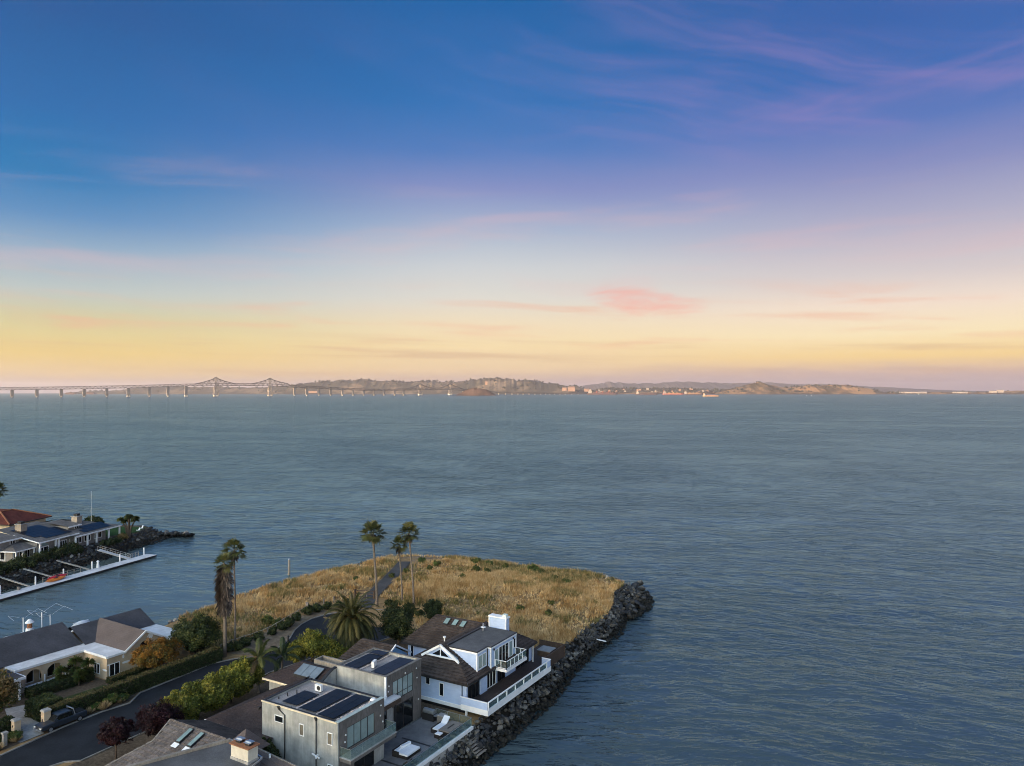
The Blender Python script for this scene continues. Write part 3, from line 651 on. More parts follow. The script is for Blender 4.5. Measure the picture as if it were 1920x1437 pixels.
ship(1300, 740.4, 40, SHD, SHO, 'dark tanker with ochre deck gear beyond the orange ship')
ship(1333, 743.6, 34, SHO, SHR, 'small orange ship, the one nearest to the viewer', .12)
def sailboat(px, py, k, label):
    Y = H*F/(py-LV); c = atY(px, py, Y); c.z = 0; r = thing('sailboat', label, 'sailboat', c, math.radians(30)); s = Y/F*k
    MB().add([(-1.4*s, 0, 0), (-1.2*s, -.35*s, .35*s), (1.0*s, -.3*s, .35*s), (1.6*s, 0, .45*s), (1*s, .3*s, .35*s), (-1.2*s, .35*s, .35*s)], [(0, 1, 2, 3), (0, 3, 4, 5), (1, 5, 4, 2), (2, 4, 3), (0, 5, 1)]).build('hull', WHITE, r)
    MB().add([(0, 0, .5*s), (-1.2*s, .08*s, .6*s), (0, 0, 3.6*s), (.02*s, -.1*s, .5*s)], [(0, 1, 2), (3, 2, 1)]).build('sail', FABRIC, r)
    MB().tube([(0.05*s, 0, .3*s), (.05*s, 0, 3.7*s)], .05*s, 6).build('mast', WHITE, r)
sailboat(1513, 743.2, .8, 'tiny white sailboat below the dry hill, farther from the point')
sailboat(1521.5, 743.2, .8, 'tiny white sailboat below the dry hill, of the pair the one nearer the flat shore')
sailboat(1723, 741.0, 1.0, 'small white sailboat off the flat shore warehouses')
def block(px, py, w, h, mt, Y, dpt=60, gable=False):
    s = Y/F; c = atY(px, py, Y); return c, w*s/2, h*s, dpt
def building(name, label, cat, px, py, w, h, mt, Y, group=None, roof=None):
    s = Y/F; c = atY(px, py, Y); r = thing(name, label, cat, c, math.radians(30), group); W, D, Hh = w*s/2, max(30, w*s*.35), h*s
    MB().box(-W, W, -D, D, -12, Hh).build('wall', mt, r)
    MB().add([(-W*1.05, -D*1.05, Hh), (W*1.05, -D*1.05, Hh), (W*1.05, D*1.05, Hh), (-W*1.05, D*1.05, Hh), (-W*.9, 0, Hh*1.35), (W*.9, 0, Hh*1.35)], [(0, 1, 5, 4), (2, 3, 4, 5), (1, 2, 5), (3, 0, 4), (0, 3, 2, 1)]).build('roof', roof or mt, r)
rr_ = random.Random(4)
for i, (px, py, w, h) in enumerate([(1670, 737.5, 22, 1.6), (1706, 736.6, 30, 1.5), (1728, 736.8, 14, 1.8), (1800, 736.6, 20, 1.4), (1862, 735.6, 11, 2.2), (1876, 735.2, 9, 3.2)]):
    building('warehouse', ['long low buff shed at the foot of the dry hill', 'widest white warehouse on the flat shore', 'white shed beside the widest warehouse', 'low pale shed alone on the flat shore', 'pale block beside the tallest block on the flat shore', 'tallest pale block on the flat far shore'][i], 'warehouse', px, py, w, h, [BUFF, PALE, PALE, PALE, PALE, PALE][i], 13700)
for i in range(34):
    px = rr_.uniform(1112, 1360); building('shore_house', 'tiny pale house on the far town hillside', 'house', px, 740 - rr_.uniform(1, 9)*(1 if px < 1330 else .5) - 1.5, rr_.uniform(2, 4.5), rr_.uniform(1.0, 2.0), PALE if rr_.random() < .6 else BUFF, 14500 + rr_.uniform(-60, 100), 'houses on the far town hillside', BUFF)
for px, py, w, h, l in ((588, 736, 16, 2.2, 'low buff building behind the bridge foot'), (1071, 733, 13, 6, 'buff hillside block at the end of the wooded hill'), (1058, 732, 8, 4, 'smaller buff block beside the hillside block'), (1100, 733.5, 9, 3.5, 'pale block behind the long dark tanker'), (912, 721, 4, 5, 'small pale tower on the wooded hill crest')):
    building('shore_building', l, 'building', px, py, w, h, BUFF, 13600)

# ================================================================ GREY STUCCO HOUSE
gh = thing('stucco_house', 'grey stucco house with flat roofs, solar panels and a glass balcony', 'house', (-58, 62, G))
A0, A1, B0, B1, RZ = -64.1, -53.05, 55.95, 63.2, 10.0
w = MB().box(A0, A1, B0, B1, G-.5, 9.7); w.box(A0, A1, B0, B0+.25, 9.7, RZ); w.box(A0, A0+.25, B0+.25, B1, 9.7, RZ); w.box(A0+.25, A1, B1-.25, B1, 9.7, RZ-.06)
w.build('wall', STUCCO, gh)
MB().box(A0-.06, A1+.0, B0-.07, B0+.04, RZ-.1, RZ+.05).build('parapet_cap', CREAM, gh)
MB().box(A0+.05, A1-.05, B0+.045, B0+.3, RZ+.002, RZ+.05).box(A0-.05, A0+.3, B0+.3, B1, RZ+.002, RZ+.05).box(A0+.3, A1-.2, B1-.3, B1+.02, RZ-.058, RZ+.0).build('parapet_flashing', BLACKM, gh)
MB().box(A1-.3, A1+.16, B0+.02, B1, RZ+.004, RZ+.06).build('parapet_coping', mat('pale_green_coping', (.38, .45, .43), (.46, .52, .5), .6), gh)
# street-side wall facing the bay, clad, pieced round the big window
cl = MB(); c0, c1, z0, z1 = 57.33, 61.67, 6.72, 9.0
for a, b, lo, hi in ((B0+.16, c0, 6.45, RZ), (c1, B1+.05, 6.45, RZ), (c0, c1, z1, RZ), (c0, c1, 6.45, z0), (B0+.16, 58.4, G, 6.0), (58.4, 61.6, 5.75, 6.0)): cl.fbox('+x', A1, a, b, 0, .12, lo, hi)
cl.build('clad_wall', TAUPE, gh)
MB().fbox('+x', A1, 61.6, B1+.05, 0, .1, G, 5.99).build('wall', STUCCO, gh)
MB().box(A1-.02, A1+.12, B0, B0+.15, G, RZ).build('corner_trim', STUCCO, gh)
window(gh, '+x', A1+.01, c0, c1, z0, z1, 4, BLACKM, GCURT, .07)
window(gh, '+x', A1+.01, 58.4, 61.6, 3.3, 5.75, 2, BLACKM, GDARK, .08)
window(gh, '-y', B0, -62.08, -60.75, 8.18, 8.93, 1, WHITE, GDARK); window(gh, '-y', B0, -58.4, -57.67, 7.54, 8.79, 1, WHITE, GTAN)
window(gh, '-y', B0, -54.38, -53.64, 7.53, 8.8, 1, WHITE, GTAN); window(gh, '-y', B0, -54.33, -53.6, 4.2, 5.53, 1, WHITE, GDARK)
for hx, pts in ((-61.36, [(-61.36, 9.7), (-61.36, 9.62), (-60.5, 9.2), (-60.5, G)]), (-55.89, [(-55.89, 9.7), (-55.89, G)])):
    dp = MB().tube([(x, B0-.09, z) for x, z in pts], .055, 8).build('downspout', BLACKM, gh)
    MB().add([(hx-.16, B0-.26, 10.0), (hx+.16, B0-.26, 10.0), (hx+.16, B0-.001, 10.0), (hx-.16, B0-.001, 10.0), (hx-.07, B0-.15, 9.62), (hx+.07, B0-.15, 9.62), (hx+.07, B0-.02, 9.62), (hx-.07, B0-.02, 9.62)],
             [(0, 1, 2, 3), (4, 7, 6, 5), (0, 4, 5, 1), (1, 5, 6, 2), (2, 6, 7, 3), (3, 7, 4, 0)]).build('rain_head', BLACKM, dp)
MB().box(-55.8, -55.6, B0-.14, B0-.001, 6.0, 6.14).bar((-56.25, B0-.3, 6.22), (-55.15, B0-.34, 6.0), .13, .1).bar((-55.7, B0-.3, 6.1), (-55.4, B0-.55, 6.02), .16, .14).build('floodlight', WHITE, gh)
for zz, yy in ((9.3, 62.6), (8.2, 62.5), (7.6, 56.9), (7.4, 62.9), (8.3, 57.0)): MB().fbox('+x', A1+.12, yy, yy+.12, .0, .1, zz, zz+.14).build('wall_light', LAMPM, gh)
MB().box(A0+.25, A1-.02, B0+.25, B1-.25, 9.7, 9.75).build('roof', GRAVEL, gh)
def solar(root, x0, x1, y0, y1, nx, ny, z, mt=SOLAR, tilt=.06):
    dx_, dy_ = (x1-x0)/nx, (y1-y0)/ny
    for i in range(nx):
        for j in range(ny):
            a, b, c, d_ = x0+i*dx_+.012, x0+(i+1)*dx_-.012, y0+j*dy_+.012, y0+(j+1)*dy_-.012
            za = z + (c-y0)*tilt; zb = z + (d_-y0)*tilt
            MB().slab([(a, c, za), (b, c, za), (b, d_, zb), (a, d_, zb)], .04).build('solar_panel', mt, root)
solar(gh, -62.1, -59.85, 56.95, 60.3, 2, 2, 10.0, tilt=.0); solar(gh, -59.25, -56.9, 56.75, 62.5, 2, 3, 10.0, tilt=0); solar(gh, -56.35, -54.1, 56.55, 62.5, 2, 3, 10.0, tilt=0)
def ballast(root, x, y0, y1, z, n, seed):
    r = random.Random(seed); b = MB()
    for i in range(n):
        y = y0 + (y1-y0)*(i+.5)/n; s = r.uniform(.10, .16); b.box(x-s, x+s, y-s*1.2, y+s, z, z+r.uniform(.1, .18))
    tag(b.build('ballast_stones', mat('ballast_%d' % seed, (.40, .33, .30), (.52, .45, .42), .9, 4), root), kind='stuff')
for i, x in enumerate((-59.55, -56.62, -53.75)): ballast(gh, x, 56.7, 62.4, 9.75, 18, i)
for x, y, h in ((-63.0, 58.6, .4), (-62.6, 59.6, .45), (-63.3, 57.6, .25), (-60.2, 56.5, .2)): MB().tube([(x, y, 9.75), (x, y, 9.75+h)], [.07, .05], 8).build('vent_pipe', BLACKM, gh)
MB().tube([(-53.7, 62.3, 9.75), (-53.7, 62.3, 9.95), (-53.7, 62.3, 10.12)], [.36, .36, .2], 12).build('roof_vent', WHITE, gh)
# balcony
MB().box(A1+.12, -51.4, 56.2, 63.5, 6.02, 6.40).build('balcony_slab', TAUPE, gh)
MB().box(A1+.13, -51.32, 56.12, 63.58, 6.402, 6.46).build('balcony_edge', CONC, gh)
def glassrail(root, pts, z, h, step, rail=STEEL, post=None, rw=.05, gl=RGLASS, low=.05):
    for (x0, y0), (x1, y1) in zip(pts[:-1], pts[1:]):
        L = math.hypot(x1-x0, y1-y0); n = max(1, round(L/step)); t = MB()
        for i in range(n):
            a, b = (i+.012)/n, (i+1-.012)/n; g_ = MB()
            pa, pb = (x0+(x1-x0)*a, y0+(y1-y0)*a), (x0+(x1-x0)*b, y0+(y1-y0)*b)
            g_.bar((pa[0], pa[1], z+low+(h-low)/2), (pb[0], pb[1], z+low+(h-low)/2), .015, h-low-.02).build('glass_panel', gl, root)
        t.bar((x0, y0, z+h), (x1, y1, z+h), rw, rw*.9)
        t.build('top_rail', rail, root)
        if post:
            for i in range(n+1):
                q = i/n; MB().box(x0+(x1-x0)*q-rw*.5, x0+(x1-x0)*q+rw*.5, y0+(y1-y0)*q-rw*.5, y0+(y1-y0)*q+rw*.5, z, z+h-.02).build('rail_post', post, root)
glassrail(gh, [(A1+.15, 56.25), (-51.45, 56.25), (-51.45, 63.45), (A1+.15, 63.45)], 6.45, 1.05, 1.8)
# link with the white roof
MB().box(-62.5, -55.5, B1+.001, 66.85, G-.5, 7.4).build('link_wall', TAUPE, gh)
MB().prism([(-62.5, B1+.02), (-54.9, B1+.02), (-54.6, 65.3), (-54.6, 68.3), (-55.62, 68.3), (-55.82, 66.83), (-62.5, 66.83)], 7.86, 8.02).build('link_roof', WHITEM, gh)
MB().box(-54.95, -54.55, B1+.1, 68.32, 7.35, 7.855).box(-55.79, -54.95, 68.0, 68.3, 7.35, 7.855).build('timber_fascia', WOODF, gh)
window(gh, '+x', -55.5, 63.5, 66.7, 5.2, 7.3, 3, BLACKM, GDARK, .06); window(gh, '+x', -55.5, 63.5, 66.7, 3.3, 5.15, 2, BLACKM, GDARK, .06)
MB().box(-55.0, -54.85, 67.6, 67.75, 3.3, 7.4).build('steel_post', BLACKM, gh)
# far block
C0, C1, D0, D1, RZ2 = -63.4, -55.8, 66.85, 73.7, 10.5
w = MB().box(C0, C1, D0, D1, G-.5, 10.15); w.box(C0, C1, D0, D0+.22, 10.15, RZ2).box(C0, C0+.22, D0+.22, D1, 10.15, RZ2).box(C0+.22, C1, D1-.22, D1, 10.15, RZ2).box(C1-.22, C1, D0+.22, D1-.22, 10.15, RZ2)
w.build('wall', STUCCO, gh)
MB().box(C0-.05, C1+.14, D0-.05, D0+.26, RZ2+.003, RZ2+.06).box(C0-.05, C0+.26, D0+.26, D1+.05, RZ2+.003, RZ2+.06).box(C0+.26, C1+.14, D1-.26, D1+.05, RZ2+.003, RZ2+.06).box(C1-.26, C1+.14, D0+.26, D1-.26, RZ2+.003, RZ2+.06).build('parapet_coping', mat('dull_coping', (.13, .12, .115), (.19, .18, .17), .8), gh)
cl = MB(); y0, y1, z0, z1 = 68.1, 72.05, 7.15, 9.5
for a, b, lo, hi in ((D0, y0, 8.03, RZ2), (y1, D1, 3.3, RZ2), (y0, y1, z1, RZ2), (y0, y1, 6.45, z0)): cl.fbox('+x', C1, a, b, 0, .1, lo, hi)
cl.build('clad_wall', TAUPE, gh)
MB().box(C1-.1, C1+.13, D0-.03, D0+.12, 8.03, RZ2).build('corner_trim', WHITE, gh); MB().box(C1+.02, C1+.3, D0-.25, D0+.0, 8.03, 8.3).build('scupper_box', WHITE, gh)
window(gh, '+x', C1+.01, y0, y1, z0, z1, 4, BLACKM, GCURT, .07, 7.8); window(gh, '+x', C1+.01, 68.4, y1, 3.3, 6.4, 2, BLACKM, GDARK, .09)
for zz, yy in ((9.6, 72.6), (8.4, 72.7), (9.2, 67.3), (8.6, 67.2), (5.6, 73.0), (9.75, 70.4)): MB().fbox('+x', C1+.1, yy, yy+.12, .0, .1, zz, zz+.14).build('wall_light', LAMPM, gh)
MB().box(C0+.22, C1-.22, D0+.22, D1-.22, 10.15, 10.2).build('roof', GRAVEL, gh)
solar(gh, -62.75, -60.6, 67.4, 72.1, 2, 3, 10.44, tilt=0); solar(gh, -62.75, -60.6, 72.2, 73.4, 2, 1, 10.52, mt=SOLARB, tilt=0); solar(gh, -58.55, -56.35, 67.5, 73.0, 2, 3, 10.44, SOLARB, 0)
for i, x in enumerate((-63.05, -60.35, -56.1)): ballast(gh, x, 67.4, 73.2, 10.2, 16, 10+i)
# arched side wall of the skylight wing and its hipped roof
sw = MB(); n = 12
for i in range(n):
    a, b = i/n, (i+1)/n; f_ = lambda t: 8.25 + 1.95*(t*t*(3-2*t)); ya, yb = 61.9+4.95*a, 61.9+4.95*b
    sw.add([(-63.7, ya, 7), (-63.45, ya, 7), (-63.45, yb, 7), (-63.7, yb, 7), (-63.7, ya, f_(a)), (-63.45, ya, f_(a)), (-63.45, yb, f_(b)), (-63.7, yb, f_(b))], [(4, 5, 6, 7), (1, 2, 6, 5), (0, 4, 7, 3), (0, 1, 5, 4), (2, 3, 7, 6)])
    
sw.build('swept_wall', STUCCO, gh)
cp = MB()
for i in range(n):
    a, b = i/n, (i+1)/n; f_ = lambda t: 8.27 + 1.95*(t*t*(3-2*t)); cp.bar((-63.57, 61.9+4.95*a, f_(a)), (-63.57, 61.9+4.95*b+.02, f_(b)), .42, .1)
cp.build('swept_coping', BLACKM, gh)
window(gh, '+x', -63.45, 63.5, 64.9, 8.05, 8.75, 1, WHITE, GDARK)
MB().box(-73.6, -63.71, 65.4, 71.5, G-.5, 7.45).build('wing_wall', STUCCO, gh)
rf = MB(); e = 7.5
rf.slope((-74.2, 64.9, e), (-63.7, 64.9, e), (-63.7, 68.4, 9.05), (-70.9, 68.4, 9.05), 9).slope((-74.2, 71.9, e), (-74.2, 64.9, e), (-70.9, 68.4, 9.05), (-70.9, 68.4, 9.05), 9).slope((-63.7, 71.9, e), (-74.2, 71.9, e), (-70.9, 68.4, 9.05), (-63.7, 68.4, 9.05), 9)
rf.build('wing_roof', DKROOF, gh)
MB().box(-74.25, -69.0, 64.82, 64.9, e-.2, e+.02).box(-74.27, -74.19, 64.9, 71.9, e-.2, e+.02).build('gutter', CREAM, gh)
def onS(x, y, up=0): return (x, y, e + (y-64.9)/(3.5)*1.55 + up)
sk = MB().slab([onS(-70.15, 66.15, .30), onS(-66.4, 66.15, .30), onS(-66.4, 67.95, .30), onS(-70.15, 67.95, .30)], .35).build('skylight', BLACKM, gh)
for i in range(3):
    a = -70.1 + i*1.235; MB().slab([onS(a, 66.22, .33), onS(a+1.15, 66.22, .33), onS(a+1.15, 67.88, .33), onS(a, 67.88, .33)], .03).build('pane', gloss('skylight_pane_%d' % i, (.16, .20, .24), .08), sk)
lw = MB().box(-69.6, -64.6, 69.2, 69.45, 8.3, 9.35).box(-69.6, -64.6, 70.6, 70.85, 8.3, 9.35).box(-69.6, -69.35, 69.45, 70.6, 8.3, 9.35).box(-64.85, -64.6, 69.45, 70.6, 8.3, 9.35).build('roof_kerb', OLDWOOD, gh)
# garage wing
MB().box(-72.6, -64.11, 56.2, 65.35, G-.5, 5.95).build('garage_wall', STUCCO, gh)
rf = MB(); e = 6.0
rf.slope((-73.2, 55.6, e), (-64.12, 55.6, e), (-64.12, 61.4, 8.5), (-67.4, 61.4, 8.5), 14).slope((-73.2, 66.4, e), (-73.2, 55.6, e), (-67.4, 61.4, 8.5), (-67.4, 66.4, 8.5), 14).slope((-64.12, 65.3, 8.45), (-64.12, 61.4, 8.47), (-67.4, 61.4, 8.5), (-67.4, 65.3, 8.5), 2)
rf.build('garage_roof', DKROOF, gh)
MB().box(-73.25, -64.2, 55.52, 55.6, e-.2, e+.03).box(-73.27, -73.2, 55.6, 66.3, e-.2, e+.03).build('gutter', WHITE, gh)
MB().box(-66.2, -62.7, 54.9, 55.94, G, 5.7).build('bay_wall', STUCCO, gh)
MB().slope((-66.5, 54.5, 5.75), (-62.3, 54.5, 5.75), (-62.3, 55.94, 6.3), (-66.5, 55.94, 6.3), 3).build('bay_roof', DKROOF, gh); MB().box(-66.5, -62.3, 54.42, 54.5, 5.6, 5.78).build('gutter', WHITE, gh)
window(gh, '-y', 54.9, -64.6, -62.95, 3.9, 5.4, 2, BLACKM, GDARK)
for x, y in ((-67.6, 58.6), (-66.6, 58.9)): MB().box(x-.14, x+.14, y-.14, y+.14, 7.0, 7.55).build('roof_vent', BLACKM, gh)

# ---------------------------------------------------------------- terrace
tr = thing('terrace', 'paved bayside terrace with a frameless glass railing', 'terrace', (-51, 66, G))
MB().box(-55.49, -48.75, 57.0, 74.3, 3.04, 3.3).build('paving', PAVE, tr)
MB().box(-55.4, -48.55, 57.0, 74.5, 1.2, 3.035).build('retaining_wall', CONC, tr)
MB().box(-48.745, -48.45, 57.0, 74.55, 3.0, 3.36).build('edge_beam', WHITE, tr)
MB().box(-54.2, -48.9, 67.85, 68.1, 3.3, 3.306).box(-54.4, -48.9, 62.6, 62.85, 3.3, 3.306).build('drain_strip', BLACKM, tr)
glassrail(tr, [(-48.6, 57.2), (-48.6, 74.4), (-54.0, 74.4)], 3.36, 1.05, 1.75)
for x in (-53.9, -52.2, -50.4): MB().box(x-.04, x+.04, 74.36, 74.44, 3.3, 4.4).build('rail_post', STEEL, tr)
# ---------------------------------------------------------------- terrace furniture
def daybed(label, x0, x1, y0, y1, back, cover=False):
    r = thing('daybed', label, 'daybed', ((x0+x1)/2, (y0+y1)/2, 3.3)); z = 3.3
    MB().box(x0, x1, y0, y1, z+.04, z+.34).build('base', WICKER, r)
    b = MB().box(x0-.06, x0+.06, y0-.06, y1+.06, z, z+.72).box(x0+.06, x0+.8, y0-.06, y0+.06, z, z+.62).box(x0+.06, x0+.8, y1-.06, y1+.06, z, z+.62); b.build('backrest', WICKER, r)
    MB().box(x0+.07, x1-.03, y0+.07, y1-.07, z+.34, z+.52).build('mattress', FABRIC, r)
    MB().box(x0+.1, x0+.45, y0+.1, y0+(y1-y0)*.5, z+.522, z+.66).build('cushion', FABRIC, r)
    MB().bar((x0+.35, y0+(y1-y0)*.42, z+.66), (x0+.62, y1-.12, z+.72), .34, .26).build('bolster', FABRIC, r)
daybed('white square daybed in black wicker frame on the near part of the terrace', -52.35, -50.35, 64.05, 66.5, 0)
r = thing('lounger', 'white lounger with raised headrest beside the taupe covered one', 'lounger', (-51.5, 72, 3.3))
MB().box(-52.0, -51.05, 70.8, 73.4, 3.34, 3.62).build('base', WICKER, r); MB().box(-52.06, -51.94, 70.75, 73.45, 3.3, 3.85).box(-51.94, -51.1, 70.72, 70.84, 3.3, 3.7).build('side_panel', WICKER, r)
MB().box(-51.9, -51.08, 70.9, 72.6, 3.62, 3.80).build('mattress', FABRIC, r); MB().slab([(-51.9, 72.6, 3.82), (-51.08, 72.6, 3.82), (-51.08, 73.35, 4.45), (-51.9, 73.35, 4.45)], .16).build('headrest', FABRIC, r)
r = thing('lounger', 'lounger under a flat taupe cover beside the glass railing', 'lounger', (-50.3, 72.2, 3.3))
MB().box(-50.95, -49.5, 70.9, 73.6, 3.3, 3.75).build('base', WICKER, r); MB().box(-51.0, -49.45, 70.85, 73.65, 3.752, 3.86).build('cover', TAUFAB, r); MB().box(-50.3, -50.1, 71.6, 73.0, 3.862, 3.872).build('strap', WICKER, r)
r = thing('stool', 'dark cube stool with white cushion at the foot of the loungers', 'stool', (-50.45, 70.2, 3.3))
MB().box(-50.9, -50.05, 69.85, 70.55, 3.3, 3.72).build('base', WICKER, r); MB().box(-50.86, -50.09, 69.89, 70.51, 3.722, 3.82).build('cushion', FABRIC, r)
r = thing('barbecue', 'stainless barbecue with a dark hood against the far terrace wall', 'barbecue', (-54.3, 73.4, 3.3))
MB().box(-55.1, -53.4, 73.1, 73.8, 3.3, 4.15).build('cabinet', BLACKM, r); MB().tube([(-55.05, 73.5, 4.3), (-53.45, 73.5, 4.3)], .36, 12).build('hood', STEEL, r); MB().bar((-54.9, 73.12, 4.35), (-53.6, 73.12, 4.35), .05).build('handle', STEEL, r)
MB().box(-53.35, -52.9, 73.05, 73.8, 4.05, 4.12).build('side_shelf', STEEL, r)
r = thing('storage_cabinet', 'beige stone cabinet next to the barbecue', 'cabinet', (-52.6, 73.7, 3.3))
MB().box(-52.88, -51.95, 73.2, 74.0, 3.3, 4.2).build('body', TAUFAB, r); MB().box(-52.92, -51.91, 73.16, 74.04, 4.202, 4.27).build('worktop', CONC, r)
for i, (x, y, l) in enumerate(((-49.3, 69.0, 'dark green planter box behind the glass, nearer the covered lounger'), (-49.3, 62.6, 'dark green planter box behind the glass, nearer the bottom edge'))):
    r = thing('planter_box', l, 'planter', (x, y, 3.3)); MB().box(x-.22, x+.22, y-.3, y+.3, 3.3, 3.95).build('box', mat('planter_green_%d' % i, (.02, .045, .028), (.03, .06, .04), .6), r); MB().box(x-.18, x+.18, y-.26, y+.26, 3.951, 3.96).build('soil', SOIL, r)
r = thing('wooden_steps', 'weathered wooden steps lying on the rocks below the terrace', 'steps', (-48, 74, 1.5))
for i in range(6): MB().box(-48.4+i*.3, -48.05+i*.3, 72.7, 74.6, 2.15-i*.24, 2.21-i*.24).build('tread', OLDWOOD, r)
MB().bar((-48.4, 72.75, 2.1), (-46.7, 72.75, .7), .1, .2).bar((-48.4, 74.55, 2.1), (-46.7, 74.55, .7), .1, .2).build('stringer', OLDWOOD, r)
def acunit(x, y, z, label, rz=0):
    r = thing('air_conditioner', label, 'air conditioner', (x, y, z), rz); L = LOC[r.name]; k = (lambda a: a) 
    o = Vector((x, y, z)) if rz == 0 else Vector((0, 0, 0)); X, Y_, Z = o
    MB().box(X-.46, X+.46, Y_-.17, Y_+.17, Z+.08, Z+.80).build('casing', WHITE, r)
    n = 16; MB().add([(X+.12+.27*math.cos(2*PI*i/n), Y_-.176, Z+.44+.27*math.sin(2*PI*i/n)) for i in range(n)], [tuple(range(n))]).build('fan_grille', BLACKM, r)
    MB().box(X-.4, X-.3, Y_-.2, Y_+.2, Z, Z+.08).box(X+.3, X+.4, Y_-.2, Y_+.2, Z, Z+.08).build('foot', BLACKM, r)
acunit(-60.9, 61.3, 9.75, 'white air conditioner behind the solar panels on the nearer flat roof')
acunit(-59.5, 69.2, 10.2, 'white air conditioner between the solar panels on the farther flat roof', math.radians(-70))

# ================================================================ BLUE HOUSE
bh = thing('blue_house', 'pale blue bayside house with brown tiled roof and long deck', 'house', (-56, 86, G))
E = 7.0; K = .55
def lite(nm, mt=WHITE): return lambda mb: mb.build(nm, mt, bh)
MB().box(-62.3, -51.5, 77.6, 95.0, G+.6, 6.98).build('wall', BLUE, bh)
MB().box(-67.6, -62.31, 86.2, 95.4, G, 6.98).build('wall', BLUE, bh)
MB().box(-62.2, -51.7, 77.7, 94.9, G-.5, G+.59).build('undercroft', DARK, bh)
rf = MB(); rz = E + K*6
rf.slope((-62.9, 77, E), (-50.9, 77, E), (-53.84, 79.94, E+K*2.94), (-59.96, 79.94, E+K*2.94), 7, .12)      # hip towards the viewer
rf.slope((-50.9, 77, E), (-50.9, 95.6, E), (-56.9, 91.0, rz), (-56.9, 81.9, rz-.001), 14, .12)
rf.slope((-53.84, 79.94, E+K*2.94), (-53.84, 80.0, E+K*2.94), (-56.9, 82, rz), (-56.9, 79.4, rz), 7, .12)
rf.slope((-50.9, 95.6, E), (-62.9, 95.6, E), (-56.9, 91.0, rz), (-56.9, 91.0, rz), 12, .12)
rf.slope((-62.9, 86, E), (-62.9, 77, E), (-59.96, 79.94, E+K*2.94), (-59.96, 86, E+K*2.94), 7, .12)
rf.slope((-59.96, 88, E+K*2.94), (-59.96, 79.5, E+K*2.94), (-56.9, 79.4, rz), (-56.9, 88, rz), 7, .12)
rf.build('main_roof', BRROOF, bh)
rf = MB(); r2 = 10.1
rf.slope((-68.2, 85.6, E-.02), (-57, 85.6, E-.02), (-57, 90.8, r2), (-65.6, 90.8, r2), 13, .12).slope((-68.2, 96, E-.02), (-68.2, 85.6, E-.02), (-65.6, 90.8, r2), (-65.6, 90.8, r2), 10, .12).slope((-57, 96, E-.02), (-68.2, 96, E-.02), (-65.6, 90.8, r2), (-57, 90.8, r2), 12, .12)
rf.build('wing_roof', BRROOF, bh)
MB().box(-68.25, -62.9, 85.5, 85.6, E-.25, E).box(-62.95, -50.85, 76.92, 77.0, E-.22, E+.02).box(-50.9, -50.82, 77, 95.6, E-.22, E+.02).build('gutter', BLACKM, bh)
gp = 79.45
MB().add([(-59.6, gp+.12, 8.62), (-54.2, gp+.12, 8.62), (-56.9, gp+.12, 10.18)], [(0, 1, 2)]).build('gable', BLUE, bh)
MB().bar((-59.95, gp, 8.45), (-56.85, gp, 10.28), .22, .30).bar((-53.85, gp, 8.45), (-56.95, gp, 10.28), .22, .30).bar((-59.2, gp+.05, 8.72), (-54.6, gp+.05, 8.72), .14, .16).bar((-56.9, gp+.05, 8.8), (-56.9, gp+.05, 9.9), .10, .08).build('bargeboard', WHITE, bh)
MB().add([(-58.3, gp+.10, 8.85), (-55.5, gp+.10, 8.85), (-56.9, gp+.10, 9.7)], [(0, 1, 2)]).build('pane', GDARK, bh)
up = [(-56.1, 80.3), (-51.65, 80.3), (-51.65, 82.85), (-51.1, 82.85), (-51.1, 89.6), (-56.1, 89.6)]
MB().prism(up, 7.02, 9.72).build('upper_wall', BLUE, bh)
def grow(poly, d_): return [(x + (d_ if x > -54 else -d_), y + (d_ if y > 85 else -d_)) for x, y in poly]
MB().prism(grow(up, .10), 9.721, 9.96).build('fascia', WHITE, bh); MB().prism(grow(up, .14), 9.962, 10.06).build('roof_edge', BLACKM, bh); MB().prism(grow(up, .02), 10.062, 10.075).build('flat_roof', BITUMEN, bh)
MB().box(-56.9, -56.3, 80.3, 90.0, 10.08, 10.2).build('roof_ridge', GRROOF, bh)
MB().box(-51.7, -51.56, 80.24, 80.36, 7.35, 9.72).box(-51.16, -51.02, 82.79, 82.95, 7.0, 9.72).box(-51.16, -51.02, 89.5, 89.64, 8.0, 9.72).build('corner_board', WHITE, bh)
MB().tube([(-51.55, 82.76, 9.8), (-51.55, 82.76, 7.2)], .07, 8).build('downspout', BLACKM, bh); MB().tube([(-52.1, 77.5, 6.9), (-52.1, 77.5, 3.4)], .06, 8).build('downspout', BLACKM, bh)
window(bh, '+x', -51.65, 80.55, 82.55, 7.6, 9.4, 2, WHITE, GCURT, .08)
X = -51.1
window(bh, '+x', X, 83.75, 84.75, 7.1, 9.34, 1, WHITE, GCURT, .09); window(bh, '+x', X, 84.85, 87.45, 7.05, 9.4, 3, WHITE, GDARK, .09); window(bh, '+x', X, 87.6, 88.6, 7.1, 9.34, 1, WHITE, GCURT, .09); window(bh, '+x', X, 88.85, 89.45, 8.0, 9.4, 1, WHITE, GDARK, .06)
for y in (83.5, 88.7): MB().fbox('+x', X, y, y+.16, 0, .15, 9.35, 9.6).build('wall_light', BLACKM, bh)
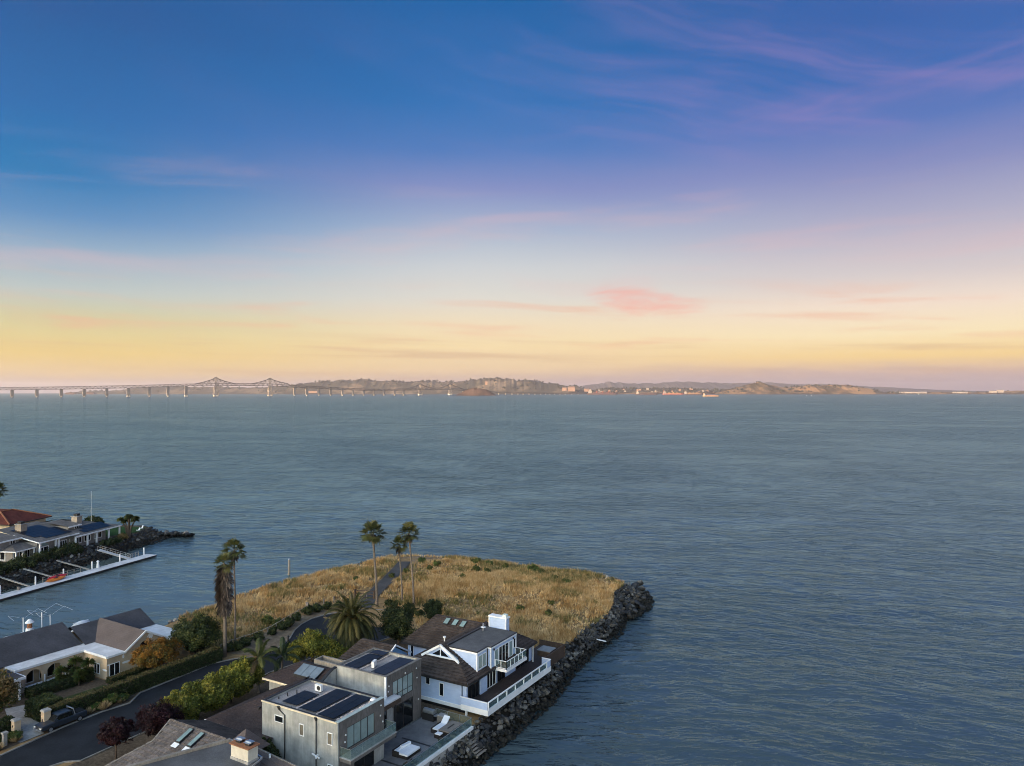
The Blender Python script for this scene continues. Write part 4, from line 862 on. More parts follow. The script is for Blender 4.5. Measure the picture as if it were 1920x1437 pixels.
# upper balcony
MB().box(-51.09, -49.2, 83.8, 89.4, 6.62, 6.98).build('balcony_slab', WHITE, bh); MB().box(-51.05, -49.3, 83.9, 89.3, 6.982, 7.02).build('balcony_floor', DECKR, bh)
def picketrail(root, pts, z, h, step, mt=WHITE, w_=.07, gl=RGLASS):
    for (x0, y0), (x1, y1) in zip(pts[:-1], pts[1:]):
        L = math.hypot(x1-x0, y1-y0); n = max(1, round(L/step))
        MB().bar((x0, y0, z+h), (x1, y1, z+h), w_*1.3, w_).bar((x0, y0, z+.08), (x1, y1, z+.08), w_, w_).build('top_rail', mt, root)
        for i in range(n+1):
            q = i/n; X_, Y_ = x0+(x1-x0)*q, y0+(y1-y0)*q; MB().box(X_-w_*.55, X_+w_*.55, Y_-w_*.55, Y_+w_*.55, z-.01, z+h+.01).build('rail_post', mt, root)
        for i in range(n):
            a, b = (i+.05)/n, (i+.95)/n; MB().bar((x0+(x1-x0)*a, y0+(y1-y0)*a, z+h/2+.05), (x0+(x1-x0)*b, y0+(y1-y0)*b, z+h/2+.05), .015, h-.2).build('glass_panel', gl, root)
picketrail(bh, [(-51.0, 83.9), (-49.28, 83.9), (-49.28, 89.3), (-51.0, 89.3)], 7.0, 1.05, 1.1)
# chimney, roof vents, skylights
ch = MB().box(-55.85, -53.0, 90.1, 91.0, 9.3, 11.45).build('chimney', BLUE, bh)
MB().box(-55.95, -52.9, 90.0, 91.1, 11.452, 11.62).box(-55.91, -55.77, 90.04, 90.1, 10, 11.45).box(-53.08, -52.94, 90.04, 90.1, 10, 11.45).build('chimney_cap', WHITE, ch); MB().box(-53.7, -53.1, 90.25, 90.85, 11.622, 12.0).build('flue_cap', mat('pale_green_cap', (.55, .62, .58), (.62, .68, .64), .6), ch)
MB().tube([(-55.4, 87.8, 10.07), (-55.4, 87.8, 11.1)], .11, 10).build('vent_pipe', CHROME, bh); MB().tube([(-55.4, 87.8, 10.6), (-55.4, 87.8, 10.66)], [.38, .2], 12).build('storm_collar', WHITE, bh)
MB().tube([(-59.0, 83.4, 9.2), (-59.0, 83.4, 9.75)], .08, 8).tube([(-59.0, 83.4, 9.75), (-59.0, 83.4, 9.95)], .22, 10).build('roof_vent', WHITE, bh)
sl_ = (r2-E+.02)/5.2
for a in (-63.1, -61.6, -60.2):
    fz = lambda y, u: E-.02 + (y-85.6)*sl_ + u
    s_ = MB().slab([(a-.42, 89.3, fz(89.3, .25)), (a+.42, 89.3, fz(89.3, .25)), (a+.42, 90.3, fz(90.3, .25)), (a-.42, 90.3, fz(90.3, .25))], .3).build('skylight', BLACKM, bh)
    MB().slab([(a-.36, 89.36, fz(89.36, .27)), (a+.36, 89.36, fz(89.36, .27)), (a+.36, 90.24, fz(90.24, .27)), (a-.36, 90.24, fz(90.24, .27))], .018).build('pane', GTEAL, s_)
# walls towards the viewer
window(bh, '-y', 77.6, -55.7, -55.0, 4.5, 6.2, 1, WHITE, GDARK, .07); window(bh, '-y', 77.6, -57.9, -57.2, 5.6, 6.6, 1, WHITE, GDARK, .06); window(bh, '-y', 86.2, -67.1, -66.5, 4.6, 6.6, 1, WHITE, GDARK, .08)
MB().box(-62.3, -51.45, 77.48, 77.59, 3.5, 3.95).build('skirt_board', WHITE, bh)
# glazing under the eave along the deck
window(bh, '+x', -51.5, 77.9, 80.6, 4.42, 6.7, 3, BLACKM, GDARK, .06); MB().box(-51.49, -51.3, 80.7, 82.3, 4.4, 6.8).build('wall_panel', BLUE, bh)
window(bh, '+x', -51.5, 82.4, 84.7, 4.42, 6.8, 3, WHITE, GDARK, .09); window(bh, '+x', -51.5, 85.2, 87.2, 4.42, 6.5, 2, BLACKM, GDARK, .06); window(bh, '+x', -51.5, 87.5, 89.6, 5.2, 6.6, 2, WHITE, GDARK, .09); window(bh, '+x', -51.5, 90.2, 94.0, 4.42, 6.6, 3, BLACKM, GDARK, .06)
MB().box(-50.98, -50.86, 94.3, 94.42, 4.4, 6.9).build('porch_post', WHITE, bh)
# deck
dk = MB()
for i in range(18): dk.box(-51.49 + i*.2, -51.31 + i*.2, 77.05, 94.0, 4.34, 4.40)
dk.build('deck_boards', DECKM, bh)
MB().box(-53.5, -49.3, 94.02, 101.3, 4.2, 4.38).build('rear_deck', DECKM, bh)
MB().box(-47.96, -47.84, 76.95, 94.1, 3.75, 4.45).box(-51.9, -47.97, 76.9, 77.02, 3.75, 4.45).box(-49.2, -47.97, 94.0, 94.12, 3.75, 4.45).build('deck_fascia', WHITE, bh)
MB().box(-51.9, -47.97, 76.93, 77.0, 4.452, 5.32).box(-49.3, -47.97, 94.02, 94.1, 4.452, 5.36).box(-47.94, -47.86, 92.9, 94.0, 4.452, 5.36).build('solid_rail', BLUE, bh); MB().box(-51.95, -47.98, 76.9, 77.04, 5.322, 5.42).build('rail_cap', WHITE, bh)
picketrail(bh, [(-47.9, 77.1), (-47.9, 92.9)], 4.45, .95, 2.2, WHITE, .12); MB().box(-49.3, -47.82, 93.98, 94.14, 5.362, 5.44).box(-47.98, -47.82, 92.8, 93.97, 5.362, 5.44).build('rail_cap', WHITE, bh)
for x, y in ((-51.3, 77.3),): MB().box(x-.12, x+.12, y-.12, y+.12, -.5 if x > -50 else 1, 3.76).build('deck_post', WHITE if x < -50 else OLDWOOD, bh)
# hot tub, screen fence, flower pot
r = thing('hot_tub', 'square hot tub with a grey lid on the rear deck of the blue house', 'hot tub', (-50.6, 98, 4.38))
MB().box(-51.65, -49.6, 97.1, 99.1, 4.38, 5.15).build('tub', WOODF, r); MB().box(-51.72, -50.66, 97.03, 99.17, 5.152, 5.25).box(-50.64, -49.53, 97.03, 99.17, 5.152, 5.25).build('lid', mat('spa_lid', (.16, .17, .18), (.2, .21, .22), .7), r)
r = thing('timber_screen', 'dark timber screen fence around the hot tub deck', 'fence', (-50, 100, 3.4))
for i in range(26): MB().box(-49.28, -49.22, 94.25 + i*.28, 94.50 + i*.28, 3.3, 5.1).build('board', WOODF, r)
for i in range(16): MB().box(-53.6 + i*.28, -53.35 + i*.28, 101.4, 101.46, 3.3, 5.1).build('board', WOODF, r)
MB().box(-49.34, -49.16, 94.2, 101.5, 5.102, 5.16).box(-53.6, -49.35, 101.36, 101.5, 5.102, 5.16).build('fence_cap', WOODF, r)

# ---------------------------------------------------------------- tiled garage with the blue gable
gg = thing('tiled_garage', 'small brown tiled garage with a bright blue gable beside the big palm', 'garage', (-68, 80, G))
MB().box(-72.2, -65.6, 77.6, 83.4, G-.4, 6.4).build('wall', BLUE, gg)
MB().slope((-72.6, 76.9, 6.45), (-65.2, 76.9, 6.45), (-65.2, 80.4, 8.5), (-71.3, 80.4, 8.5), 9, .12).slope((-65.2, 83.9, 6.45), (-72.6, 83.9, 6.45), (-71.3, 80.4, 8.5), (-65.2, 80.4, 8.5), 9, .12).slope((-72.6, 83.9, 6.45), (-72.6, 76.9, 6.45), (-71.3, 80.4, 8.5), (-71.3, 80.4, 8.5), 9, .12).build('roof', BRROOF, gg)
MB().add([(-65.5, 77.4, 6.41), (-65.5, 83.4, 6.41), (-65.5, 80.4, 8.3)], [(0, 1, 2)]).build('gable', BLUE2, gg)
MB().bar((-65.2, 76.9, 6.5), (-65.2, 80.44, 8.56), .16, .2).bar((-65.2, 83.9, 6.5), (-65.2, 80.36, 8.56), .16, .2).build('bargeboard', WHITE, gg)

# ================================================================ NEAREST HOUSE (tile roof, bottom edge)
nh = thing('tiled_house', 'nearest house with taupe tiled roof, two slim skylights and a cream chimney', 'house', (-64, 46, G))
zr = lambda y: 8.5 - .4*(50-y)
MB().box(-70.2, -54.5, 36, 49.3, G-.4, 5.6).build('wall', STUCCO, nh)
ROOFP = [(-71.5, 50), (-70.7, 47.4), (-72.7, 43.8), (-74.5, 40.5), (-67.7, 40.5), (-64.7, 46), (-62.5, 50)]
MB().slab([(x, y, zr(y)-.02) for x, y in ROOFP], .12).build('roof_deck', DARK, nh)
def arange(y):
    xs = []
    for i in range(len(ROOFP)):
        (xa, ya), (xb, yb) = ROOFP[i], ROOFP[(i+1) % len(ROOFP)]
        if (ya-y)*(yb-y) <= 0 and abs(ya-yb) > 1e-6: xs.append(xa + (xb-xa)*(y-ya)/(yb-ya))
    return (min(xs), max(xs)) if len(xs) > 1 else None
tw_, tc = .52, .47; me = bpy.data.meshes.new('roof_tile')
def tilemesh(me, wd):
    k = .4; nm = Vector((0, -k, 1)).normalized(); v = []
    for x in (0, wd):
        for y, t in ((0, .12), (tc*1.12, .03)): v += [(x, y, y*k), Vector((x, y, y*k)) + nm*t]
    me.from_pydata([tuple(q) for q in v], [], [(0, 2, 3, 1), (4, 5, 7, 6), (1, 3, 7, 5), (0, 1, 5, 4), (2, 6, 7, 3)]); me.materials.append(TILEM)
tilemesh(me, tw_-.045); nt_ = 0; row = 0; y = 49.55
while y > 41.6:
    ar = arange(y)
    if ar:
        x = ar[0] + (tw_/2 if row % 2 else 0) - .1
        while x < ar[1]-.2:
            o = bpy.data.objects.new('roof_tile', me); o.location = (x+64, y-46, zr(y)-G + random.uniform(-.006, .008)); o.rotation_euler = (0, random.uniform(-.012, .012), random.uniform(-.01, .01)); put(o, nh); x += tw_; nt_ += 1
    y -= tc; row += 1
rl = MB()
for i in range(18): rl.tube([(-71.5 + i*.5, 50, 8.52), (-71.0 + i*.5, 50, 8.55)], [.13, .15], 8)
rl.build('ridge_tiles', TILEM, nh)
MB().slope((-62.5, 54.5, 6.7), (-71.5, 54.5, 6.7), (-71.5, 50, 8.5), (-62.5, 50, 8.5), 9).build('rear_roof', BRROOF, nh)
rk = MB()
for a, b in zip(ROOFP[:3], ROOFP[1:4]): rk.bar((a[0]-.04, a[1], zr(a[1])), (b[0]-.04, b[1], zr(b[1])), .16, .2)
rk.build('rake_board', OLDWOOD, nh)
for a in (-67.45, -65.65):
    fz = lambda y, u: zr(y) + u
    s_ = MB().slab([(a-.3, 47.9, fz(47.9, .34)), (a+.3, 47.9, fz(47.9, .34)), (a+.3, 49.6, fz(49.6, .34)), (a-.3, 49.6, fz(49.6, .34))], .3).build('skylight', BLACKM, nh)
    MB().slab([(a-.25, 47.95, fz(47.95, .36)), (a+.25, 47.95, fz(47.95, .36)), (a+.25, 49.55, fz(49.55, .36)), (a-.25, 49.55, fz(49.55, .36))], .018).build('pane', GTEAL, s_)
    MB().slab([(a-.42, 47.4, fz(47.4, .2)), (a+.42, 47.4, fz(47.4, .2)), (a+.42, 47.88, fz(47.88, .22)), (a-.42, 47.88, fz(47.88, .22))], .02).build('flashing', WHITE, s_)
MB().slab([(-66.3, 46.5, zr(46.5)+.19), (-65.8, 46.5, zr(46.5)+.19), (-65.8, 46.9, zr(46.9)+.19), (-66.3, 46.9, zr(46.9)+.19)], .02).build('flashing', WHITE, nh); MB().tube([(-66.05, 46.75, 7.1), (-66.05, 46.75, 7.7)], .05, 8).build('vent_pipe', BLACKM, nh)
MB().tube([(-66.3, 43.6, 5.9), (-66.3, 43.6, 7.0)], .12, 10).tube([(-66.3, 43.6, 7.0), (-66.3, 43.6, 7.2)], [.2, .16], 10).build('flue_pipe', CHROME, nh)
MB().slab([(-62.2, 50.2, 8.3), (-67.2, 40.6, 8.0), (-54.5, 40.6, 8.0), (-56.6, 49.2, 8.3)], .5).build('flat_roof', BITUMEN, nh)
MB().bar((-62.3, 50.3, 8.42), (-67.6, 40.4, 8.05), .35, .3).build('roof_kerb', OLDWOOD, nh); MB().bar((-56.6, 49.4, 8.36), (-54.4, 40.6, 8.06), .12, .16).bar((-62.2, 50.3, 8.44), (-56.6, 49.4, 8.40), .12, .16).build('metal_edge', CHROME, nh)
c_ = MB().box(-59.35, -56.9, 48.0, 49.15, 8.0, 9.7).build('chimney', mat('cream_stucco', (.58, .52, .42), (.64, .58, .48), .9, 2), nh)
MB().box(-59.42, -56.83, 47.93, 49.22, 8.25, 8.5).build('chimney_band', CONC, c_); MB().box(-59.5, -56.75, 47.85, 49.3, 9.702, 9.8).build('chimney_cap', RUST, c_)
for x in (-58.75, -57.45):
    MB().box(x-.3, x+.3, 48.3, 48.85, 9.802, 10.02).build('flue_cap', BLACKM, c_); MB().box(x-.4, x+.4, 48.2, 48.95, 10.06, 10.1).bar((x-.4, 48.57, 10.14), (x+.4, 48.57, 10.14), .2, .06).build('flue_hood', CHROME, c_)
MB().slope((-62.5, 46.5, 6.0), (-50.6, 46.5, 5.6), (-50.6, 50.9, 7.4), (-62.0, 51.4, 7.9), 9).build('side_roof', TAUROOF, nh)
MB().slope((-59.5, 49.3, 7.5), (-59.5, 53.0, 7.5), (-61.0, 51.2, 9.5), (-61.0, 51.2, 9.5), 5).slope((-62.5, 49.6, 7.9), (-59.5, 49.6, 7.7), (-61.0, 51.2, 9.5), (-61.0, 51.2, 9.5), 5).build('roof_peak', TAUROOF, nh)
MB().box(-62, -51.0, 47, 50.9, G, 5.7).build('side_wall', STUCCO, nh); MB().bar((-62, 51.45, 7.9), (-50.6, 50.95, 7.4), .14, .14).build('ridge_cap', OLDWOOD, nh)
MB().tube([(-57.2, 50.9, 7.5), (-57.2, 50.9, 7.95)], .1, 8).build('vent_pipe', WHITE, nh)

# ================================================================ TAN HOUSE WITH ARCADE
th = thing('arcade_house', 'tan stucco house with grey roof, white flat roof edge and arched arcade', 'house', (-108, 60, G))
MB().box(-117.6, -109.6, 36, 73.3, G-.4, 6.2).build('wall', TAN, th)
MB().box(-109.59, -101.9, 61.2, 73.2, G-.4, 6.1).build('wall', TAN, th)
MB().add([(-101.9, 63.7, 6.1), (-101.9, 70.5, 6.1), (-101.9, 66.9, 8.25), (-102.2, 63.7, 6.1), (-102.2, 70.5, 6.1), (-102.2, 66.9, 8.25)], [(0, 1, 2), (3, 5, 4), (0, 2, 5, 3), (1, 4, 5, 2)]).build('gable', TAN, th)
rf = MB()
rf.slope((-110.0, 36, 6.4), (-110.0, 62.3, 6.4), (-115.25, 62.3, 8.85), (-115.25, 36, 8.85), 18, .03).slope((-118.6, 62.3, 7.2), (-118.6, 36, 7.2), (-115.25, 36, 8.85), (-115.25, 62.3, 8.85), 14, .03)
rf.slope((-109.2, 62.3, 6.4), (-109.2, 73.6, 6.4), (-113.2, 73.6, 8.4), (-113.2, 62.3, 8.4), 14, .03).slope((-117.6, 73.6, 6.4), (-117.6, 62.3, 6.4), (-113.2, 62.3, 8.4), (-113.2, 73.6, 8.4), 12, .03)
rf.add([(-110, 62.31, 6.4), (-118.6, 62.31, 7.2), (-115.25, 62.31, 8.85)], [(0, 1, 2)]); rf.build('main_roof', GRROOF, th)
rf = MB(); rf.slope((-110.5, 63.75, 6.35), (-101.55, 63.75, 6.35), (-101.55, 66.9, 8.45), (-113.2, 66.9, 8.62), 14, .03).slope((-101.55, 70.6, 6.35), (-110.5, 70.6, 6.35), (-113.2, 66.9, 8.62), (-101.55, 66.9, 8.45), 14, .03); rf.build('gable_roof', TAUROOF, th)
MB().bar((-101.5, 63.6, 6.2), (-101.5, 66.92, 8.42), .12, .26).bar((-101.5, 70.75, 6.2), (-101.5, 66.88, 8.42), .12, .26).build('bargeboard', WHITE, th)
MB().prism([(-110.3, 51.8), (-107.4, 51.8), (-107.4, 61.1), (-101.7, 61.1), (-101.7, 63.74), (-110.3, 63.74)], 6.22, 6.36).build('flat_roof', WHITEM, th)
MB().box(-107.4, -107.28, 51.8, 61.1, 6.08, 6.4).box(-107.28, -101.66, 60.98, 61.1, 6.08, 6.4).box(-101.7, -101.58, 61.1, 63.7, 6.08, 6.4).build('fascia', WHITE, th)
MB().prism([(-109.1, 70.62), (-101.3, 70.62), (-102.4, 73.7), (-109.1, 73.7)], 6.22, 6.36).build('flat_roof', WHITEM, th); MB().bar((-101.26, 70.6, 6.25), (-102.36, 73.75, 6.25), .1, .3).build('fascia', WHITE, th)
window(th, '+x', -101.9, 61.55, 63.1, 3.3, 5.1, 2, WHITE, GDARK, .09); window(th, '-y', 61.2, -104.95, -103.55, 3.5, 5.0, 2, WHITE, GDARK, .09)
aw = MB(); n = 12; aw.add([(-101.88, 66.9 + .75*math.cos(PI*i/n), 6.1 + .8*math.sin(PI*i/n)) for i in range(n+1)], [tuple(range(n+1))]); aw.build('arched_window', GDARK, th)
for (y0_, y1_, z0_, z1_) in ((67.4, 68.3, 6.9, 7.8), (63.5, 63.8, 5.3, 5.9), (63.4, 64.8, 4.5, 4.85), (61.25, 61.5, 4.9, 5.15), (63.2, 63.6, 3.0, 3.5)):
    cy_, cz_ = (y0_+y1_)/2, (z0_+z1_)/2; MB().add([(-101.893, cy_ + (y1_-y0_)/2*math.cos(2*PI*i/12)*(.85+.3*random.random()), cz_ + (z1_-z0_)/2*math.sin(2*PI*i/12)*(.85+.3*random.random())) for i in range(12)], [tuple(range(12))]).build('paint_patch', WHITE, th)
MB().add([(-102.4 + .55*math.cos(2*PI*i/12), 61.193, 4.3 + .16*math.sin(2*PI*i/12)) for i in range(12)], [tuple(range(12))]).build('paint_patch', WHITE, th)
# arcade: piers and arched heads
ac = MB(); top = 6.1; xo, xi = -107.5, -107.8; yb0 = 52.2
bays = [(53.2, 55.4), (55.95, 58.25), (58.8, 61.0)]
edges = [52.0] + [q for b in bays for q in b] + [61.2]
for i in range(0, len(edges), 2): ac.box(xi, xo, edges[i], edges[i+1], G, top)
for a, b in bays:
    n = 14; cy_, rad = (a+b)/2, (b-a)/2
    for i in range(n):
        t0, t1 = a + (b-a)*i/n, a + (b-a)*(i+1)/n; zc = lambda y: 4.55 + 1.12*math.sqrt(max(0, 1-((y-cy_)/rad)**2))
        ac.add([(xi, t0, zc(t0)), (xo, t0, zc(t0)), (xo, t1, zc(t1)), (xi, t1, zc(t1)), (xi, t0, top), (xo, t0, top), (xo, t1, top), (xi, t1, top)], [(0, 1, 2, 3), (4, 7, 6, 5), (1, 5, 6, 2), (0, 3, 7, 4)])
ac.build('arcade', TAN, th)
for a, b in bays:
    window(th, '+x', -109.6, a+.1, b-.1, 3.3, 5.4, 2, WHITE, GDARK, .09); MB().box(-107.75, -107.3, a-.02, b+.02, 3.55, 3.66).build('arcade_sill', WHITE, th)
for y_ in (55.7, 58.5): MB().tube([(-107.44, y_, 3.6), (-107.44, y_, 4.6)], .1, 8).build('arcade_column', WHITE, th)
# porch roof at the street end
MB().slope((-105.0, 40, 6.0), (-105.0, 51.9, 6.0), (-110, 49, 7.4), (-110, 40, 7.4), 9, .03).slope((-105, 51.9, 6.0), (-110.3, 51.9, 6.0), (-110, 49, 7.4), (-110, 49, 7.4), 6, .03).build('porch_roof', GRROOF, th)
MB().box(-105.02, -104.9, 40, 51.9, 5.7, 6.05).box(-109, -104.9, 51.9, 52.02, 5.7, 6.05).build('porch_fascia', WHITE, th); MB().box(-105.4, -105.2, 51.3, 51.5, G, 5.7).build('porch_post', WHITE, th); MB().box(-109.6, -105.6, 41, 51.4, G, 5.6).build('porch_wall', TAN, th)

# ================================================================ SPIT HOUSES
SR = math.radians(20)
sh = thing('waterside_house', 'long greige waterside house with white columns and solar roof across the channel', 'house', (-190, 91.9, G), SR)
g0 = 0.0   # local frame: x towards the channel, y along the spit, z from the land
GREIGE = mat('greige_shingle_wall', (.20, .185, .172), (.26, .245, .23), .9, 1.5, stain=.2)
MB().box(-16, -1.6, .8, 17, -.5, 2.9).build('wall', GREIGE, sh); MB().box(-14, .2, 6, 18.2, -.4, 3.7).build('wall', GREIGE, sh); MB().box(-14, .6, 16.5, 29, -.3, 3.2).build('wall', GREIGE, sh)
rf = MB()
rf.slope((0, 0, 2.7), (0, 7, 2.7), (-4.4, 7, 4.0), (-4.4, 3.2, 4.0), 4, .03).slope((-17, 0, 2.7), (0, 0, 2.7), (-4.4, 3.2, 4.0), (-17, 3.2, 4.0), 4, .03)
rf.slope((1.3, 5.6, 3.8), (1.3, 18.5, 3.8), (-11.5, 18.5, 6.5), (-11.5, 5.6, 6.5), 9, .03).slope((2.4, 16, 3.3), (2.4, 33, 3.3), (-6, 26.5, 5.6), (-11.5, 16, 6.4), 9, .03).slope((2.4, 33, 3.3), (-12, 33, 3.3), (-11.5, 26, 5.8), (-6, 26.5, 5.6), 6, .03).slope((-22, 33, 3.3), (-22, 5.6, 3.8), (-11.5, 5.6, 6.5), (-11.5, 26, 5.8), 6, .03)
rf.build('main_roof', SPROOF, sh)
MB().box(0, .1, 0, 5.8, 2.5, 2.76).box(-17, .1, -.1, 0, 2.5, 2.76).box(1.3, 1.42, 5.5, 18.5, 3.56, 3.86).box(2.4, 2.52, 16, 33, 3.06, 3.36).build('fascia', WHITE, sh); MB().bar((1.36, 5.52, 3.74), (-6, 5.52, 5.3), .12, .26).build('fascia', WHITE, sh)
# raised clerestory boxes
for y0_, y1_, x1_, zt in ((-1.0, 5.6, -4.2, 5.3), (18.2, 22.8, -2.2, 5.6)):
    MB().box(x1_-6, x1_, y0_+.5, y1_-.4, 2.5, zt-.3).build('clerestory_wall', GREIGE, sh); MB().slope((x1_+.6, y0_, zt-.3), (x1_+.6, y1_, zt-.3), (x1_-6, y1_, zt+.7), (x1_-6, y0_, zt+.7), 3, .03).build('clerestory_roof', SPROOF, sh)
    MB().box(x1_+.6, x1_+.72, y0_, y1_, zt-.55, zt-.22).build('fascia', WHITE, sh); window(sh, '+x', x1_, (y0_+y1_)/2+.3, (y0_+y1_)/2+1.9, zt-1.75, zt-.5, 2, WHITE, GDARK, .14)
pl = lambda x, y, u: (x, y, 3.8 + (1.3-x)/12.8*2.7 + u)
for i in range(6):
    for j in range(5):
        if (i == 0 and j == 0) or (i == 5 and j > 2): continue
        a, b, c, d_ = -.2-j*1.75, -1.9-j*1.75, 7.6+i*1.72, 9.28+i*1.72
        MB().slab([pl(a, c, .16), pl(a, d_, .16), pl(b, d_, .16), pl(b, c, .16)], .05).build('solar_panel', SOLARB, sh)
pl2 = lambda x, y, u: (x, y, 3.3 + (2.4-x)/8.4*2.3 + u)
for i in range(5):
    for j in range(2):
        a, b, c, d_ = 1.4-j*1.8, -.35-j*1.8, 20.2+i*2.0, 22.15+i*2.0
        if j == 1 and i < 1: continue
        MB().slab([pl2(a, c, .12), pl2(a, d_, .12), pl2(b, d_, .12), pl2(b, c, .12)], .05).build('solar_panel', SOLARB, sh)
for y_ in (.3, 2.2, 5.6): MB().box(-.35, -.05, y_-.15, y_+.15, -.2, 2.5).build('column', WHITE, sh)
for y_ in (6.1, 11.0, 12.0, 17.6): MB().box(.85, 1.2, y_-.18, y_+.18, -.2, 3.55).build('column', WHITE, sh)
for y_ in (16.4, 20.5, 23.8, 28.4, 32.6): MB().box(1.95, 2.3, y_-.17, y_+.17, -.2, 3.05).build('column', WHITE, sh)
window(sh, '-y', .8, -6.6, -3.6, .35, 2.4, 2, WHITE, GDARK, .2)
for y0_, y1_ in ((1.0, 1.9), (2.6, 3.6), (4.2, 5.8)): window(sh, '+x', -1.6, y0_, y1_, .3, 2.4, 2 if y1_-y0_ > 1.2 else 1, WHITE, GDARK, .14)
window(sh, '+x', .2, 6.5, 9.6, .2, 2.4, 2, WHITE, GDARK, .2); window(sh, '+x', .2, 12.4, 15.6, .4, 2.7, 4, WHITE, GDARK, .14); window(sh, '+x', .2, 16.4, 17.3, .9, 2.6, 1, WHITE, GDARK, .12)
n = 12; MB().add([(.23, 8.05 + 1.5*math.cos(PI*i/n), 2.5 + .75*math.sin(PI*i/n)) for i in range(n+1)], [tuple(range(n+1))]).build('fanlight', GTEAL, sh)
for y0_, y1_ in ((18.2, 20.2), (21.0, 23.4), (24.6, 27.6)): window(sh, '+x', .6, y0_, y1_, .9, 2.6, 2, WHITE, GDARK, .16)
for x, y_, zt in ((-7.8, 9.6, 7.4), (-5.0, 25.0, 6.9)):
    c_ = MB().box(x-.9, x+.9, y_-.9, y_+.9, 3.5, zt).build('chimney', mat('greige_chimney_%d' % int(y_), (.34, .28, .22), (.4, .34, .28), .9, 2), sh); MB().box(x-1.05, x+1.05, y_-1.05, y_+1.05, zt+.002, zt+.15).build('chimney_cap', CONC, c_); MB().box(x-.55, x+.55, y_-.55, y_+.55, zt+.152, zt+.75).build('flue_cap', BLACKM, c_)
rh = thing('red_roof_house', 'house with dark red tiled hip roof behind the waterside house', 'house', (-229.5, 121, G), SR)
MB().box(-26, -1.0, -14, -1.2, -.3, 3.6).build('wall', mat('cream_wall', (.55, .48, .34), (.6, .53, .4), .9, 2), rh)
MB().slope((0, -15, 3.7), (0, 0, 3.7), (-8, -5.5, 6.3), (-8, -10, 6.3), 12, .04).slope((0, 0, 3.7), (-27, 0, 3.7), (-18, -5.5, 6.5), (-8, -5.5, 6.3), 12, .04).slope((-27, -15, 3.7), (0, -15, 3.7), (-8, -10, 6.3), (-18, -10, 6.5), 12, .04).slope((-27, 0, 3.7), (-27, -15, 3.7), (-18, -10, 6.5), (-18, -5.5, 6.5), 12, .04).add([(-8, -5.5, 6.31), (-8, -10, 6.31), (-18, -10, 6.51), (-18, -5.5, 6.51)], [(0, 1, 2, 3)]).build('roof', REDROOF, rh)
MB().box(0, .15, -15, 0, 3.45, 3.72).box(-27, .15, -15.15, -15, 3.45, 3.72).build('gutter', BLACKM, rh); MB().bar((-8, -5.5, 6.4), (-.1, -.1, 3.85), .3, .22).bar((-8, -10, 6.4), (-.1, -14.9, 3.85), .3, .22).bar((-8, -10, 6.42), (-8, -5.5, 6.42), .3, .22).build('hip_tiles', RUST, rh)

# ================================================================ DOCK
dkr = thing('floating_dock', 'long pale floating dock in the channel beside the rocky spit', 'dock', (-171.3, 79.8, 0), math.atan2(9.7, 41.3))
MB().box(-1.6, 1.6, -25, 42.3, .12, .5).build('float', BLACKM, dkr)
for i in range(22): MB().box(-1.65, 1.65, -25 + i*3.06, -25 + i*3.06 + 3.03, .502, .58).build('deck_panel', DOCKM, dkr)
for i, y_ in enumerate((1.5, 9.8, 17.0, 25.0, 33.5, 41.5)): MB().tube([(-1.85, y_, -2), (-1.85, y_, 2.3), (-1.85, y_, 2.5)], [.16, .16, .03], 8).build('mooring_post', WHITE, dkr)
def gangway(label, y_, dy_, w_=.36):
    p, q = Vector((-1.7, y_, .6)), Vector((-9.2, y_+dy_, 2.9)); d_ = thing('gangway', label, 'gangway', (-171.3, 79.8, 0), math.atan2(9.7, 41.3))
    MB().bar(p, q, w_, .12).build('walkway', OLDWOOD if w_ < .8 else DOCKM, d_); nrm = (q-p).cross(Vector((0, 0, 1))).normalized()*w_/2
    MB().bar(p+nrm, q+nrm, .08, .2).bar(p-nrm, q-nrm, .08, .2).build('side_beam', CONC, d_)
    if w_ > .8:
        for s_ in (-1, 1):
            t = MB().bar(p+nrm*s_+Vector((0, 0, 1)), q+nrm*s_+Vector((0, 0, 1)), .06)
            for k_ in range(7): a = p.lerp(q, k_/6)+nrm*s_; t.bar(a, a+Vector((0, 0, 1)), .05)
            t.build('handrail', STEEL, d_)
gangway('narrow brace walkway nearest the bottom of the channel, before the kayaks', 8.2, -2.0); gangway('narrow brace walkway just beyond the kayaks', 15.4, -2.5); gangway('narrow brace walkway between the low rack and the farther pedestal', 24.2, -2.6); gangway('wide gangway with handrails near the outer end of the dock', 36.4, -2.4, 1.3)
DR = math.atan2(9.7, 41.3); DM = Matrix.Translation((-171.3, 79.8, 0)) @ Matrix.Rotation(DR, 4, 'Z')
def kayak(name, label, x, y_, mt, roll):
    r = thing(name, label, 'kayak', DM @ Vector((x, y_, .58 if mt is ORANGE else .85)), DR); n, k_ = 13, 8; b = MB()
    for i in range(n):
        t = i/(n-1)*2-1; wd = .55*(1-abs(t)**2.2)+.01; zc = .34 + .16*t*t
        b.v += [(wd*math.cos(2*PI*j/k_)*1.0, t*2.7, zc + (.05+.30*(1-abs(t)**3))*math.sin(2*PI*j/k_)) for j in range(k_)]
    b.f += [(i*k_+j, i*k_+(j+1) % k_, (i+1)*k_+(j+1) % k_, (i+1)*k_+j) for i in range(n-1) for j in range(k_)]
    b.build('hull', mt, r, True); MB().add([(.24*math.cos(2*PI*i/10), .55*math.sin(2*PI*i/10), 0.70) for i in range(10)], [tuple(range(10))]).build('cockpit', BLACKM, r); r.rotation_euler.y = roll
